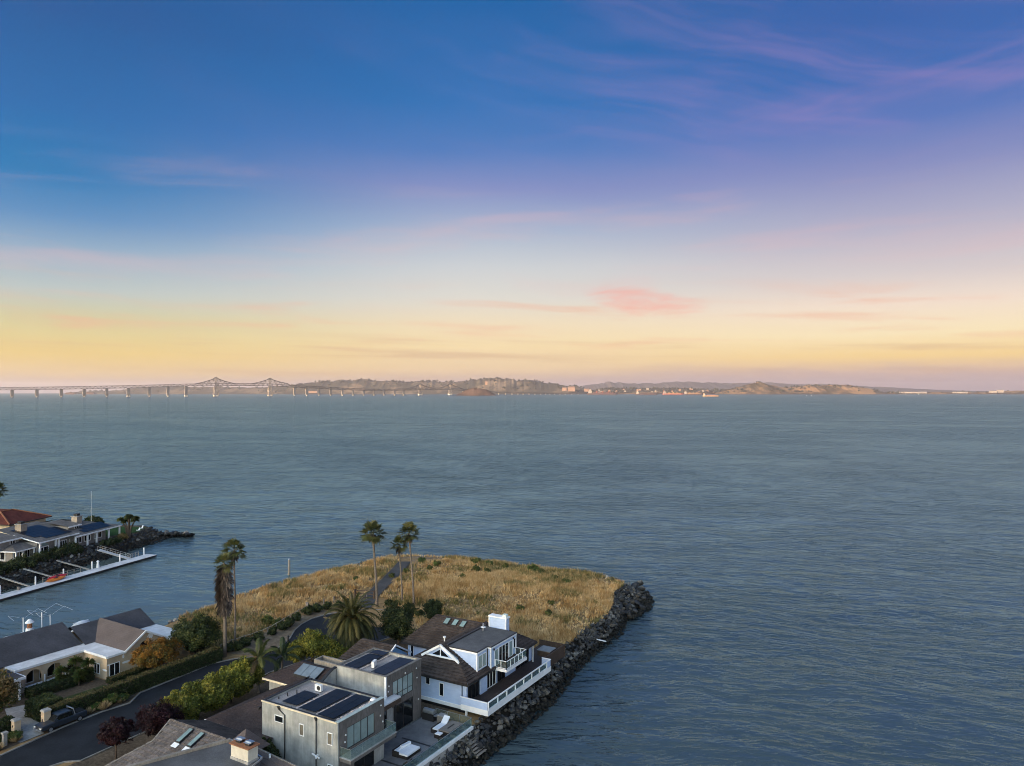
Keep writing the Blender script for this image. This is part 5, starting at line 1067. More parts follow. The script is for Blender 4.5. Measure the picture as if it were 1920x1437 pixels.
kayak('kayak', 'red kayak lying on the channel dock', -1.25, 14.6, RED, .55); kayak('kayak', 'orange kayak lying beside the red one on the dock', -.45, 13.7, ORANGE, .2)
def pedestal(label, x, y_):
    r = thing('dock_pedestal', label, 'pedestal', DM @ Vector((x, y_, .58)), DR)
    MB().tube([(0, 0, 0), (0, 0, 1.1)], [.42, .26], 8).build('body', WHITE, r); MB().tube([(0, 0, 1.1), (0, 0, 1.55)], .24, 8).build('lantern', LAMPM, r); MB().tube([(0, 0, 1.55), (0, 0, 1.62), (0, 0, 1.85)], [.36, .34, .08], 8).build('cap', WHITE, r)
pedestal('white lighthouse-shaped dock pedestal near the bottom of the channel dock', -1.3, .2); pedestal('white lighthouse-shaped dock pedestal at the middle of the channel dock', -1.3, 26.2)
r = thing('hose_cart', 'small dark tank standing on the dock before the kayaks', 'tank', DM @ Vector((-1.2, 5.2, .58)), DR); MB().tube([(0, 0, 0), (0, 0, .6), (0, 0, .7)], [.32, .32, .2], 10).build('tank', OLDWOOD, r); MB().bar((-.3, 0, .75), (.3, 0, .75), .08).build('handle', BLACKM, r)
for lab, y_, ln in (('open grey timber rack behind the kayaks', 14.2, 4.2), ('low grey timber rack on the dock between kayaks and farther pedestal', 19.5, 5.4), ('low grey timber rack at the outer end of the dock', 38.6, 3.2)):
    r = thing('boat_rack', lab, 'rack', DM @ Vector((-2.4, y_, .2)), DR); b = MB()
    for z_ in (.75, 1.3): b.bar((0, -ln/2, z_), (0, ln/2, z_), .1)
    b.build('rail', OLDWOOD, r)
    for k_ in range(4): MB().box(-.06, .06, -ln/2+k_*ln/3-.06, -ln/2+k_*ln/3+.06, -.8, 1.4).build('post', OLDWOOD, r)
# second dock behind the tan house: posts with mooring whips, pedestal, upturned dinghies
d2 = thing('pier_dock', 'white dock edge hidden behind the tan house roof', 'dock', (-136, 62, 0))
MB().box(-137.6, -134.4, 44, 76, .1, .55).build('float', DOCKM, d2)
def whip(label, px_, y_, h_):
    r = thing('mooring_post', label, 'mooring post', (px_, y_, .55)); MB().tube([(px_, y_, -.5), (px_, y_, h_)], .085, 8).build('post', WHITE, r)
    for s_ in (-1, 1):
        b = MB(); p0 = Vector((px_, y_, h_-.2)); pts = [p0 + Vector((0, s_*t*2.4, 1.3*t-.2*t*t)) for t in (0, .5, 1)] + [p0 + Vector((2.3, s_*2.6, .7))]
        b.tube(pts, .013, 5); b.bar(p0 + Vector((-.6, 0, .15)), p0 + Vector((.6, 0, .15)), .04); b.build('whip_rod', WHITE, r)
whip('white mooring post with thin whips, left of the lighthouse pedestal', -135.2, 66.6, 5.3); whip('tallest white mooring post with thin whips behind the tan roof', -134.8, 69.4, 5.6); whip('shorter white mooring post beside the tallest one behind the tan roof', -134.6, 70.7, 4.8)
r = thing('dock_pedestal', 'white lighthouse-shaped pedestal peeking over the tan house ridge', 'pedestal', (-135.4, 67.7, .55)); q = Vector((-135.4, 67.7, 0))
MB().tube([q+Vector((0, 0, .55)), q+Vector((0, 0, 3.2))], [.8, .55], 10).build('body', WHITE, r); MB().tube([q+Vector((0, 0, 3.2)), q+Vector((0, 0, 4.1))], .42, 8).build('lantern', RUST, r); MB().tube([q+Vector((0, 0, 4.1)), q+Vector((0, 0, 4.2)), q+Vector((0, 0, 4.7))], [.72, .68, .2], 10).build('cap', WHITE, r)
for i, (y_, lb) in enumerate(((60.2, 'white upturned dinghy hull at the street end of the roof ridge'), (63.6, 'white upturned dinghy hull beside the first mooring post'), (66.0, 'white upturned dinghy hull below the lighthouse pedestal'), (76.0, 'white upturned dinghy hull behind the roof junction'))):
    r = thing('dinghy', lb, 'dinghy', (-134.6, y_, .6)); b = MB(); n = 9
    for k_ in range(n):
        t = k_/(n-1)*2-1; wd = .8*(1-abs(t)**2.5)+.03; hz = 2.1*(1-.25*t*t)
        b.v += [(-134.6 + wd*math.cos(PI*j/6), y_ + t*1.7, (.9, .9, .9, .2)[i] + hz*math.sin(PI*j/6)**.7) for j in range(7)]
    b.f += [(k_*7+j, k_*7+j+1, k_*7+8+j, k_*7+7+j) for k_ in range(n-1) for j in range(6)]; b.build('hull', WHITE, r, True); MB().bar((-134.6, y_-1.4, (2.85, 2.85, 2.85, 2.15)[i]), (-134.6, y_+1.4, (2.85, 2.85, 2.85, 2.15)[i]), .08, .1).build('keel', WHITE, r)
# channel pile, flag pole, chairs
q = at(542, 1078, 0); r = thing('channel_pile', 'lone weathered timber pile standing in the channel', 'pile', q)
MB().tube([q+Vector((0, 0, -2)), q+Vector((0, 0, 3.7))], [.3, .26], 10).build('shaft', OLDWOOD, r); MB().tube([q+Vector((0, 0, 3.7)), q+Vector((0, 0, 3.95))], [.3, .05], 10).build('cap', CHROME, r)
q = Vector((-222, 128.5, G)); r = thing('flagpole', 'tall thin white flagpole behind the waterside house', 'flagpole', q); MB().tube([q, q+Vector((0, 0, 10.5))], [.07, .03], 6).build('pole', WHITE, r); MB().tube([q+Vector((0, 0, 10.5)), q+Vector((0, 0, 10.7))], .1, 8).build('finial', WHITE, r)
for i, (px, py, lb) in enumerate(((259, 996, 'white garden chair beside the branching tree on the spit'), (265, 992, 'white garden chair nearer the water end of the spit'))):
    q = at(px, py, G); r = thing('garden_chair', lb, 'chair', q)
    MB().slab([q+Vector((-.5, -.5, .4))*.62, q+Vector((.5, -.5, .4))*.62, q+Vector((.5, .5, .5))*.62, q+Vector((-.5, .5, .5))*.62], .08).build('seat', WHITE, r); MB().slab([q+Vector((-.5, .4, .5))*.62, q+Vector((.5, .4, .5))*.62, q+Vector((.45, .85, 1.5))*.62, q+Vector((-.45, .85, 1.5))*.62], .1).build('backrest', WHITE, r)
    for a, b in ((-.45, -.45), (.45, -.45), (-.45, .5), (.45, .5)): MB().bar(q+Vector((a, b, 0))*.62, q+Vector((a, b, .7))*.62, .1).build('leg', WHITE, r)

# ================================================================ STREET THINGS
def pillar(label, x, y, h, w_):
    r = thing('gate_pillar', label, 'pillar', (x, y, G)); MB().box(x-w_, x+w_, y-w_, y+w_, G-.1, G+h).build('shaft', TAN, r)
    MB().add([(x-w_*1.25, y-w_*1.25, G+h+.002), (x+w_*1.25, y-w_*1.25, G+h+.002), (x+w_*1.25, y+w_*1.25, G+h+.002), (x-w_*1.25, y+w_*1.25, G+h+.002), (x-w_, y-w_, G+h+.2), (x+w_, y-w_, G+h+.2), (x+w_, y+w_, G+h+.2), (x-w_, y+w_, G+h+.2)], [(0, 3, 2, 1), (4, 5, 6, 7), (0, 1, 5, 4), (1, 2, 6, 5), (2, 3, 7, 6), (3, 0, 4, 7)]).build('cap', CONC, r)
    MB().box(x-.12, x+.02, y-w_-.03, y-w_, G+1.0, G+1.25).build('plaque', BLACKM, r)
pillar('tan gate pillar at the end of the long hedge', -93.7, 48.7, 2.15, .38); pillar('tan gate pillar on the near side of the gate drive', -95.0, 46.0, 1.75, .36)
r = thing('stone_post', 'short grey stone post by the kerb near the corner of the picture', 'post', (-93.2, 43.9, G)); MB().box(-93.4, -93.0, 43.7, 44.1, G, G+1.4).build('shaft', CONC, r); MB().box(-93.48, -92.92, 43.62, 44.18, G+1.402, G+1.6).build('cap', CONC, r)
# parked pickup
pk = thing('pickup_truck', 'dark pickup with a silver roof rack parked behind the kerb by the hedge', 'pickup', (-92.95, 50.1, G))
def lo(x, y, z): return (-92.95+x, 50.1+y, G+z)
sec = [(-2.75, .55, .72, .78), (-2.65, .45, .92, .86), (-1.55, .42, 1.04, .90), (-1.2, .42, 1.06, .92), (.9, .42, 1.05, .92), (2.6, .45, 1.05, .90), (2.7, .5, .98, .86)]
b = MB()
for y_, z0_, z1_, hw in sec: b.v += [lo(-hw, y_, z0_), lo(hw, y_, z0_), lo(hw, y_, z1_-.08), lo(hw-.1, y_, z1_), lo(-hw+.1, y_, z1_), lo(-hw, y_, z1_-.08)]
for i in range(len(sec)-1):
    for j in range(6): b.f.append((6*i+j, 6*i+(j+1) % 6, 6*i+6+(j+1) % 6, 6*i+6+j))
b.f += [tuple(range(6)), tuple(range(36, 42))[::-1]]; b.build('body', CARM, pk)
cb = MB(); cab = [(-1.35, 1.04, .84), (-.75, 1.62, .70), (-.4, 1.70, .68), (.75, 1.68, .68), (1.0, 1.60, .68), (1.15, 1.04, .82)]
for y_, z_, hw in cab: cb.v += [lo(-hw, y_, z_), lo(hw, y_, z_)]
for i in range(5): cb.f.append((2*i, 2*i+1, 2*i+3, 2*i+2))
cb.f += [(0, 2, 4, 6, 8, 10), (1, 11, 9, 7, 5, 3), (0, 10, 11, 1)]; cb.build('cab', CARM, pk)
MB().add([lo(-.74, -1.28, 1.12), lo(.74, -1.28, 1.12), lo(.64, -.80, 1.60), lo(-.64, -.80, 1.60)], [(0, 1, 2, 3)]).build('windscreen', GDARK, pk).location.y -= .03
for s_ in (-1, 1): MB().add([lo(s_*.83, -1.05, 1.1), lo(s_*.83, .95, 1.1), lo(s_*.72, .85, 1.58), lo(s_*.72, -.68, 1.58)], [(0, 1, 2, 3)]).build('side_window', GDARK, pk)
MB().box(-93.65, -92.25, 51.35, 52.7, G+1.06, G+1.07).build('bed_cover', RUBBER, pk)
MB().bar(lo(-.78, 1.25, 1.05), lo(-.74, 1.05, 1.82), .09).bar(lo(.78, 1.25, 1.05), lo(.74, 1.05, 1.82), .09).bar(lo(-.78, 1.05, 1.82), lo(.78, 1.05, 1.82), .1).build('roof_rack', CHROME, pk)
for s_ in (-1, 1):
    MB().box(-92.95+s_*.62-.16, -92.95+s_*.62+.16, 50.1-2.78, 50.1-2.7, G+.66, G+.8).build('headlight', LAMPM, pk); MB().box(-92.95+s_*.98-.08, -92.95+s_*.98+.08, 49.05, 49.2, G+1.1, G+1.28).build('mirror', CARM, pk)
    for y_ in (-1.7, 1.75):
        w_ = MB().tube([lo(s_*.72, y_, .36), lo(s_*.95, y_, .36)], .36, 16).build('wheel', RUBBER, pk); MB().tube([lo(s_*.94, y_, .36), lo(s_*.965, y_, .36)], .22, 12).build('rim', CHROME, w_)
MB().box(-93.75, -92.15, 47.3, 47.38, G+.4, G+.58).build('bumper', CHROME, pk)
# court fence: posts and a rope rail
fr = thing('rope_fence', 'low timber post fence with a pale rope rail around the court', 'fence', (-97, 85, G))
fp = [(-97.2, 76.6), (-97.6, 79.0), (-97.4, 81.4), (-97.2, 83.8), (-97.4, 86.2), (-98.0, 88.6), (-98.8, 91.0), (-99.6, 93.4), (-100.3, 95.8), (-100.8, 98.2)]
for i, (x, y) in enumerate(fp): MB().tube([(x, y, G-.2), (x, y, G+1.25)], [.10, .09], 6).build('post', FENCEW, fr)
rr = MB()
for (x0, y0), (x1, y1) in zip(fp[:-1], fp[1:]): rr.tube([(x0, y0, G+1.22), ((x0+x1)/2, (y0+y1)/2, G+1.12), (x1, y1, G+1.22)], .045, 6)
rr.build('rope_rail', mat('pale_rope', (.42, .36, .27), (.5, .44, .34), .95, 8), fr)
MB().box(-101.1, -100.5, 98.4, 98.6, G-.1, G+1.9).build('end_panel', FENCEW, fr)
f2 = thing('post_fence', 'short timber posts standing behind the court shrubs', 'fence', (-100, 103, G))
for x, y in ((-101.4, 101.3), (-101.6, 103.6), (-101.3, 106), (-99.2, 108.6), (-96.6, 110.2)): MB().tube([(x, y, G-.2), (x, y, G+1.1)], [.13, .12], 6).build('post', FENCEW, f2)
r = thing('gravel_gate', 'dark open timber gate frame behind the big feather palm', 'gate', (-97, 110, G))
for x, y in ((-99, 109.5), (-95.2, 110.8)): MB().box(x-.15, x+.15, y-.15, y+.15, G-.1, G+2.0).build('post', WOODF, r)
for z_ in (.6, 1.2, 1.8): MB().bar((-99, 109.5, G+z_), (-95.2, 110.8, G+z_), .1, .14).build('rail', WOODF, r)
q = at(540, 1212, G); r = thing('bollard_light', 'dark bollard light at the court kerb', 'light', q); MB().tube([q, q+Vector((0, 0, 1.5))], .12, 8).build('post', BLACKM, r); MB().tube([q+Vector((0, 0, 1.5)), q+Vector((0, 0, 1.55)), q+Vector((0, 0, 1.75))], [.24, .24, .1], 8).build('hood', BLACKM, r)
r = thing('drift_plank', 'pale white plank lying on the rocks below the grass', 'plank', at(1126, 1202, 1.6)); q = at(1119, 1199, 1.7); q2 = at(1136.5, 1203, 1.3); MB().bar(q, q2, .3, .1).build('board', WHITE, r)

# ================================================================ ROCK REVETMENTS
def rock_material(name, attr):
    mt, nt = newmat(name); pos = nd(nt, 'ShaderNodeNewGeometry').outputs['Position']
    if attr: c = nd(nt, 'ShaderNodeAttribute', attribute_name='Col').outputs['Color']
    else:
        rd = nd(nt, 'ShaderNodeObjectInfo').outputs['Random']
        c = ramp(nt, rd, [(0, (.015, .016, .018, 1)), (.3, (.028, .030, .034, 1)), (.5, (.046, .046, .047, 1)), (.65, (.028, .033, .041, 1)), (.76, (.075, .068, .058, 1)), (.88, (.15, .14, .128, 1)), (1, (.40, .36, .31, 1))])
    n1 = noise(nt, pos, 3.5, 5, .6); c = mixc(nt, m(nt, 'MULTIPLY', sstep(nt, n1, .4, .75), .45), c, (.06, .055, .05, 1))
    z = xyz(nt, pos)[2]   # weed and wet below the tide line
    wet = m(nt, 'SUBTRACT', 1.0, sstep(nt, m(nt, 'ADD', z, m(nt, 'MULTIPLY', m(nt, 'SUBTRACT', noise(nt, pos, .6, 4), .5), 1.2)), 1.0, 1.6))
    c = mixc(nt, m(nt, 'MULTIPLY', wet, .93), c, (.012, .012, .010, 1))
    p = nd(nt, 'ShaderNodeBsdfPrincipled', {'Base Color': c, 'Roughness': .85, 'Specular IOR Level': .2, 'Normal': nd(nt, 'ShaderNodeBump', {'Height': n1, 'Distance': .05}).outputs[0]})
    nd(nt, 'ShaderNodeOutputMaterial', {'Surface': p.outputs[0]}); return mt
ROCK, ROCKM = rock_material('riprap', False), rock_material('riprap_mass', True)
RV = []
for k_ in range(12):
    bm = bmesh.new(); r_ = random.Random(k_)
    for _ in range(15):
        v = Vector((r_.gauss(0, 1), r_.gauss(0, 1), r_.gauss(0, 1))).normalized()*r_.uniform(.82, 1.05); bm.verts.new((v.x, v.y*r_.uniform(.75, 1), v.z*.75))
    res = bmesh.ops.convex_hull(bm, input=bm.verts); bmesh.ops.delete(bm, geom=list({g_ for g_ in res['geom_interior'] + res['geom_unused'] if isinstance(g_, bmesh.types.BMVert)}), context='VERTS')
    me = bpy.data.meshes.new('rock'); bm.to_mesh(me); bm.free(); me.materials.append(ROCK); RV.append(me)
RT_ = [np.array([[list(me.vertices[i].co) for i in p.vertices] for p in me.polygons]) for me in RV]
RCOL = .66*np.array([(.034, .036, .041), (.065, .069, .077), (.10, .10, .10), (.06, .07, .085), (.14, .125, .105), (.09, .08, .066), (.24, .23, .21)])
def revetment(label, poly, i0, i1, per_m, width, slope, smin, smax, seed, nparts, loc, topz=G, big=None, mass_extra=1.0):
    root = thing('rock_revetment', label, 'rocks', loc); r = np.random.default_rng(seed); items = []
    pts = [np.array(p, float) for p in poly[i0:i1+1]]; area = sum(poly[i][0]*poly[(i+1) % len(poly)][1]-poly[(i+1) % len(poly)][0]*poly[i][1] for i in range(len(poly))); sg = 1 if area > 0 else -1
    for a, b in zip(pts[:-1], pts[1:]):
        L = np.linalg.norm(b-a); dr = (b-a)/L; nrm = np.array((dr[1], -dr[0]))*sg
        for _ in range(int(L*per_m)):
            t = r.uniform(-.02, 1.02); o = r.uniform(-.5, width); p = a + dr*L*t + nrm*o; s = r.uniform(smin, smax)*r.choice([.6, .8, 1, 1, 1.35])
            z = topz - max(o, -.1)*slope + r.uniform(-.1, .15)
            if z > -.9: items.append((p[0], p[1], z, s))
    for q in (big or []): items.append(q[:3] + (q[3]*.85,))
    cam_d = lambda it: it[3]/math.hypot(it[0], it[1])*(1 if it[2] > .1 else .4)
    items.sort(key=cam_d, reverse=True); o_ = LOC[root.name]
    for x, y, z, s in items[:nparts]:
        ob = bpy.data.objects.new('rock', RV[int(r.integers(12))]); ob.location = (x-o_.x, y-o_.y, z-o_.z); ob.scale = (s*r.uniform(.8, 1.25), s*r.uniform(.75, 1.1), s*r.uniform(.65, 1)); ob.rotation_euler = tuple(r.uniform(-.6, .6, 2)) + (r.uniform(0, 6.28),); put(ob, root)
    V = []; C = []
    for x, y, z, s in items[nparts:]:
        T = RT_[int(r.integers(12))]; M_ = np.array(Matrix.Rotation(r.uniform(0, 6.28), 3, 'Z') @ Matrix.Rotation(r.uniform(-.7, .7), 3, 'X'))*s*.9
        V.append(T @ M_.T + np.array((x, y, z))); cc = RCOL[int(r.integers(len(RCOL)))]*r.uniform(.75, 1.2); C.append(np.repeat(cc[None], len(T), 0))
    if V: tag(soup('rubble', np.concatenate(V), np.concatenate(C), ROCKM, root), kind='stuff')
tip = [(*at(1205, 1140, .9)[:2], .9, 1.5), (*at(1195, 1131, 1.4)[:2], 1.4, 1.25), (*at(1186, 1128, 1.7)[:2], 1.7, 1.1), (*at(1207, 1122, 1.2)[:2], 1.2, 1.0), (*at(1196, 1118, 1.7)[:2], 1.7, .95), (*at(1180, 1136, 1.7)[:2], 1.8, 1.1), (*at(1190, 1148, 1.2)[:2], 1.2, 1.0), (*at(1165, 1125, 2.4)[:2], 2.4, .9), (*at(1170, 1112, 2.5)[:2], 2.5, .9), (*at(1190, 1100, 1.8)[:2], 1.8, 1.5), (*at(1204, 1104, 1.0)[:2], .9, 1.4), (*at(1213, 1142, .2)[:2], .3, 1.2), (*at(1200, 1094, 1.0)[:2], 1.0, 1.2), (*at(1212, 1112, .6)[:2], .6, 1.1), (*at(1178, 1096, 2.4)[:2], 2.4, .9), (*at(1168, 1148, 2.0)[:2], 2.0, .9)]
r = np.random.default_rng(77); AP = [(-59, 150.6), (-54.2, 153.2), (-50.6, 147), (-49.6, 141), (-49.9, 133), (-53.4, 130.5), (-56.2, 138), (-56.6, 146)]
PA = np.c_[r.uniform(-59, -49, 900), r.uniform(130, 154, 900)]; PA = PA[sdf(AP, PA) < 0][:330]; dA = sdf(COAST, PA)
tip += [(x, y, max(-.1, 2.5 - max(dd_, 0)*.44 + r.uniform(-.2, .25)), r.uniform(.4, .95)) for (x, y), dd_ in zip(PA, dA)]
revetment('bank of dark angular boulders along the bay side of the point', COAST, 17, 29, 28, 2.9, 1.2, .24, .52, 21, 300, (-49, 100, 0), big=tip)
revetment('low line of rocks along the far edge of the grass point', COAST, 10, 17, 5, 3.6, .8, .3, .75, 22, 120, (-90, 151, 0))
revetment('low weedy rocks along the channel edge of the grass point', COAST, 4, 10, 3.2, 2.6, .9, .25, .5, 23, 80, (-121, 110, 0))
revetment('grey riprap bank of the spit beside the dock', SPIT, 0, 7, 17, 6.0, .55, .3, .62, 24, 300, (-192, 110, 0))
jp = [(-204, 136), (-200.5, 138.6), (-197, 140.4), (-194.3, 141.6)]
revetment('dark low rock jetty running off the tip of the spit', jp, 0, 3, 14, 3.2, .35, .5, 1.0, 25, 60, (-197, 141, 0), topz=1.3)

# ================================================================ PLANTS
def rvec(r, n):
    v = r.normal(size=(n, 3)); return v/np.linalg.norm(v, axis=1)[:, None]
def leafquads(r, P, size, C, bias=None, asp=.55):
    n = len(P); u = rvec(r, n); w = rvec(r, n) if bias is None else bias + rvec(r, n)*.7
    v = np.cross(u, w); v /= np.linalg.norm(v, axis=1)[:, None]+1e-9; s = (size*r.uniform(.6, 1.3, n))[:, None]
    V = np.stack([P - u*s, P - v*s*asp, P + u*s, P + v*s*asp], 1); return V
def foliage(r, c, rad, n, leaf, cols, clumps=40, spread=.28, shell=.65, cut=None):
    c = np.array(c, float); rad = np.array(rad, float); d_ = rvec(r, clumps); d_[:, 2] = np.where(d_[:, 2] < -.35, -d_[:, 2]*.5, d_[:, 2])
    K = c + d_*rad*r.uniform(shell, 1.02, clumps)[:, None]; cr = rad.mean()*spread*r.uniform(.6, 1.4, clumps); cb = r.uniform(.72, 1.25, clumps); ci = r.integers(len(cols), size=clumps)
    w = r.integers(clumps, size=n); off = rvec(r, n)*(r.uniform(0, 1, n)**.45)[:, None]*cr[w][:, None]; P = K[w] + off
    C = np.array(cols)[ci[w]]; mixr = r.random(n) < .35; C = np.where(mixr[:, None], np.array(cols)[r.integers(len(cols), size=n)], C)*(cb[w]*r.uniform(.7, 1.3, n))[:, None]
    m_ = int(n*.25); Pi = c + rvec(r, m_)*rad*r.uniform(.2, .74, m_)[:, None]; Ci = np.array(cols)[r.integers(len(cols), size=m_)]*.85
    P = np.concatenate([P, Pi]); C = np.concatenate([C, Ci]); nb = (P - c)/rad; nb /= np.linalg.norm(nb, axis=1)[:, None]+1e-9
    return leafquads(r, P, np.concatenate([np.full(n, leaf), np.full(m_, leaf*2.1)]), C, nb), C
OLIVE = [(.075, .085, .022), (.10, .105, .026), (.055, .07, .02), (.13, .125, .032)]; DKGRN = [(.028, .042, .014), (.04, .055, .018), (.022, .034, .012), (.06, .07, .022)]
YELG = [(.21, .195, .026), (.15, .16, .024), (.27, .235, .036), (.09, .105, .02)]; ORNG = [(.28, .125, .018), (.22, .10, .016), (.16, .10, .018), (.10, .085, .02)]
PURP = [(.030, .007, .010), (.022, .006, .009), (.042, .011, .012), (.018, .008, .008)]; MIX = [(.20, .13, .04), (.12, .10, .03), (.055, .065, .02), (.26, .17, .07)]
GREEN = [(.06, .11, .022), (.085, .14, .03), (.045, .08, .02)]
def tree(name, label, cat, base, rad, cz, n, leaf, cols, seed, clumps=60, spread=.26, trunk=None, group=None, blobs=None, limbs=5):
    r = np.random.default_rng(seed); q = Vector(base); root = thing(name, label, cat, q, 0, group); V = []; C = []
    for (ox, oy, oz, k_) in (blobs or [(0, 0, 0, 1)]):
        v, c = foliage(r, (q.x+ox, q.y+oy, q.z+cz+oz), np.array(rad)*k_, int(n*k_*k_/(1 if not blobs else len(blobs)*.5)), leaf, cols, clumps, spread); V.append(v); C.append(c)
    t = MB(); th_ = trunk or cz*.9; tr_ = max(.06, min(rad)*.06)
    t.tube([q+Vector((0, 0, -.2)), q+Vector((.05, .03, th_*.5)), q+Vector((0, .08, th_))], [tr_*1.4, tr_, tr_*.8], 7)
    for k_ in range(limbs):
        a = 2*PI*k_/limbs + seed; t.tube([q+Vector((0, 0, th_*.6)), q+Vector((math.cos(a)*rad[0]*.3, math.sin(a)*rad[1]*.3, th_)), q+Vector((math.cos(a)*rad[0]*.6, math.sin(a)*rad[1]*.6, cz+rad[2]*.35))], [tr_*.7, tr_*.5, tr_*.2], 5)
    t.build('trunk', BARK2, root); soup('crown', np.concatenate(V), np.concatenate(C), LEAF, root); return root
def shrub(name, label, base, rad, n, leaf, cols, seed, group=None, clumps=22, cat='shrub'):
    r = np.random.default_rng(seed); q = Vector(base); root = thing(name, label, cat, q, 0, group)
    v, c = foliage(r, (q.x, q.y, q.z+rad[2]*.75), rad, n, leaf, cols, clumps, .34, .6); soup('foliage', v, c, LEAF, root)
    t = MB()
    for k_ in range(4): a = 2*PI*k_/4+seed; t.tube([q, q+Vector((math.cos(a)*rad[0]*.4, math.sin(a)*rad[1]*.4, rad[2]*.9))], [.05, .02], 5)
    t.build('stem', BARK2, root); return root
def hedge(name, label, x0, x1, y0, y1, z0, z1, n, leaf, cols, seed, rz=0.0, loc=None, topcols=None):
    r = np.random.default_rng(seed); root = thing(name, label, 'hedge', loc or ((x0+x1)/2, (y0+y1)/2, z0), rz); ar = np.array([(x1-x0)*(y1-y0), (x1-x0)*(z1-z0), (x1-x0)*(z1-z0), (y1-y0)*(z1-z0), (y1-y0)*(z1-z0)]); f_ = r.choice(5, n, p=ar/ar.sum())
    P = np.c_[r.uniform(x0, x1, n), r.uniform(y0, y1, n), r.uniform(z0, z1, n)]; N = np.zeros((n, 3))
    for k_, (ax, val, s_) in enumerate(((2, z1, 1), (1, y0, -1), (1, y1, 1), (0, x0, -1), (0, x1, 1))): P[f_ == k_, ax] = val; N[f_ == k_, ax] = s_
    P += r.normal(size=(n, 3))*leaf*.55 + N*(fbm(P[:, 0]*.9+P[:, 2], P[:, 1]*.9+P[:, 2]*.7, seed)-.45)[:, None]*.5
    C = np.array(cols)[r.integers(len(cols), size=n)]*r.uniform(.7, 1.3, n)[:, None]
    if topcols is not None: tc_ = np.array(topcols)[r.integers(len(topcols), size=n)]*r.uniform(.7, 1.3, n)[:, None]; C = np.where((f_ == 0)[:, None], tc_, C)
    soup('foliage', leafquads(r, P, np.full(n, leaf), C, N), C, LEAF, root); MB().box(x0+.12, x1-.12, y0+.12, y1-.12, z0-.1, z1-.12).build('twig_core', BARK2, root)
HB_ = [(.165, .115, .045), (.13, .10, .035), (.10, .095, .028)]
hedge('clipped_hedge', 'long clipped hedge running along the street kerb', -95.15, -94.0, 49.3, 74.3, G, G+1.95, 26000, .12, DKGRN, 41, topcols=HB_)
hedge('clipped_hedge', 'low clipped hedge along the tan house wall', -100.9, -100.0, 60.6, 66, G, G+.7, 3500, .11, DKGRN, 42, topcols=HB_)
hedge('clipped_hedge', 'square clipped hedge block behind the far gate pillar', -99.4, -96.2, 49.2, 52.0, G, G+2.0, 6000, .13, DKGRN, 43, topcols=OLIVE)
hedge('clipped_hedge', 'clipped hedge behind the near gate pillar', -97.2, -95.7, 40, 46.2, G, G+1.7, 6000, .12, DKGRN, 44)
hedge('garden_hedge', 'dark loose hedge under the arcade of the tan house', -105.8, -103.6, 52.3, 60.4, G, G+1.1, 7000, .13, DKGRN, 45)
tree('dense_tree', 'big round olive green tree at the end of the tan house', 'tree', (-99.0, 73.6, G), (3.4, 3.4, 3.1), 3.2, 16000, .16, DKGRN + OLIVE[:2], 51, 90, .22)
tree('orange_tree', 'rounded orange leaved tree in front of the tan house gable', 'tree', (-98.4, 66.4, G), (2.6, 3.2, 2.3), 2.7, 13000, .13, ORNG, 52, 70, .24)
tree('mixed_tree', 'pale flowering tree cut by the left edge beside the gate drive', 'tree', (-99.0, 44.6, G), (3.1, 3.1, 3.2), 3.9, 10000, .17, MIX, 53, 80, .24)
tree('round_tree', 'dark round tree between the big feather palm and the blue house', 'tree', (-75.6, 93.8, G), (3.0, 3.0, 3.2), 3.1, 11000, .16, DKGRN + [(.075, .075, .02)], 54, 80, .24)
tree('small_tree', 'small dark tree behind the blue house wing', 'tree', (-76.4, 104.5, G), (1.6, 1.6, 2.2), 2.4, 4500, .15, DKGRN, 55, 36, .3)
tree('golden_shrub_tree', 'golden green conical shrub group beside the court', 'tree', (-80.6, 79.6, G), (2.2, 2.2, 2.3), 2.5, 8000, .16, YELG, 56, 60, .26, blobs=[(0, 0, 0.6, 1), (1.7, 1.8, -.6, .85), (-1.6, -1.2, -.5, .8), (2.8, 2.9, -1.2, .6)])
tree('pittosporum', 'broad yellow green tree bank above the garage, nearer the street palm', 'tree', (-80.2, 64.8, G), (2.5, 3.5, 2.7), 2.2, 22000, .15, YELG, 57, 80, .24, blobs=[(0, 1.2, 0.3, 1), (.3, -2.8, 0, .95)])
tree('pittosporum', 'yellow green tree at the lower end of the bank beside the street', 'tree', (-80.0, 57.8, G), (2.4, 2.9, 2.4), 1.9, 18000, .15, YELG, 58, 70, .25, blobs=[(0, 0, 0, 1), (.6, -1.9, -.6, .8)])
tree('maple', 'dark purple maple, the lower one at the street corner', 'tree', (-78.9, 48.4, G), (1.7, 1.8, 1.6), 2.9, 5500, .12, PURP, 59, 50, .28)
tree('maple', 'dark purple maple beside the tiled roof, the higher one', 'tree', (-77.6, 52.6, G), (2.0, 2.6, 2.0), 3.0, 7500, .12, PURP, 60, 60, .28)
tree('cypress', 'narrow dark cypress against the grey stucco wall', 'tree', (-62.0, 54.6, G), (.9, .8, 1.9), 2.1, 3000, .12, DKGRN, 61, 40, .3, blobs=[(0, 0, 0, 1), (1.0, .1, -.5, .8)])
shrub('street_shrub', 'grey green low shrub behind the tiled roof ridge', (-75.5, 55.2, G), (1.9, 1.6, 1.3), 3500, .13, [(.07, .095, .05), (.05, .075, .035)], 62)
shrub('verge_shrub', 'low green shrub on the verge under the big feather palm', (-78.6, 84.4, G), (1.8, 1.6, .9), 2600, .12, GREEN, 63)
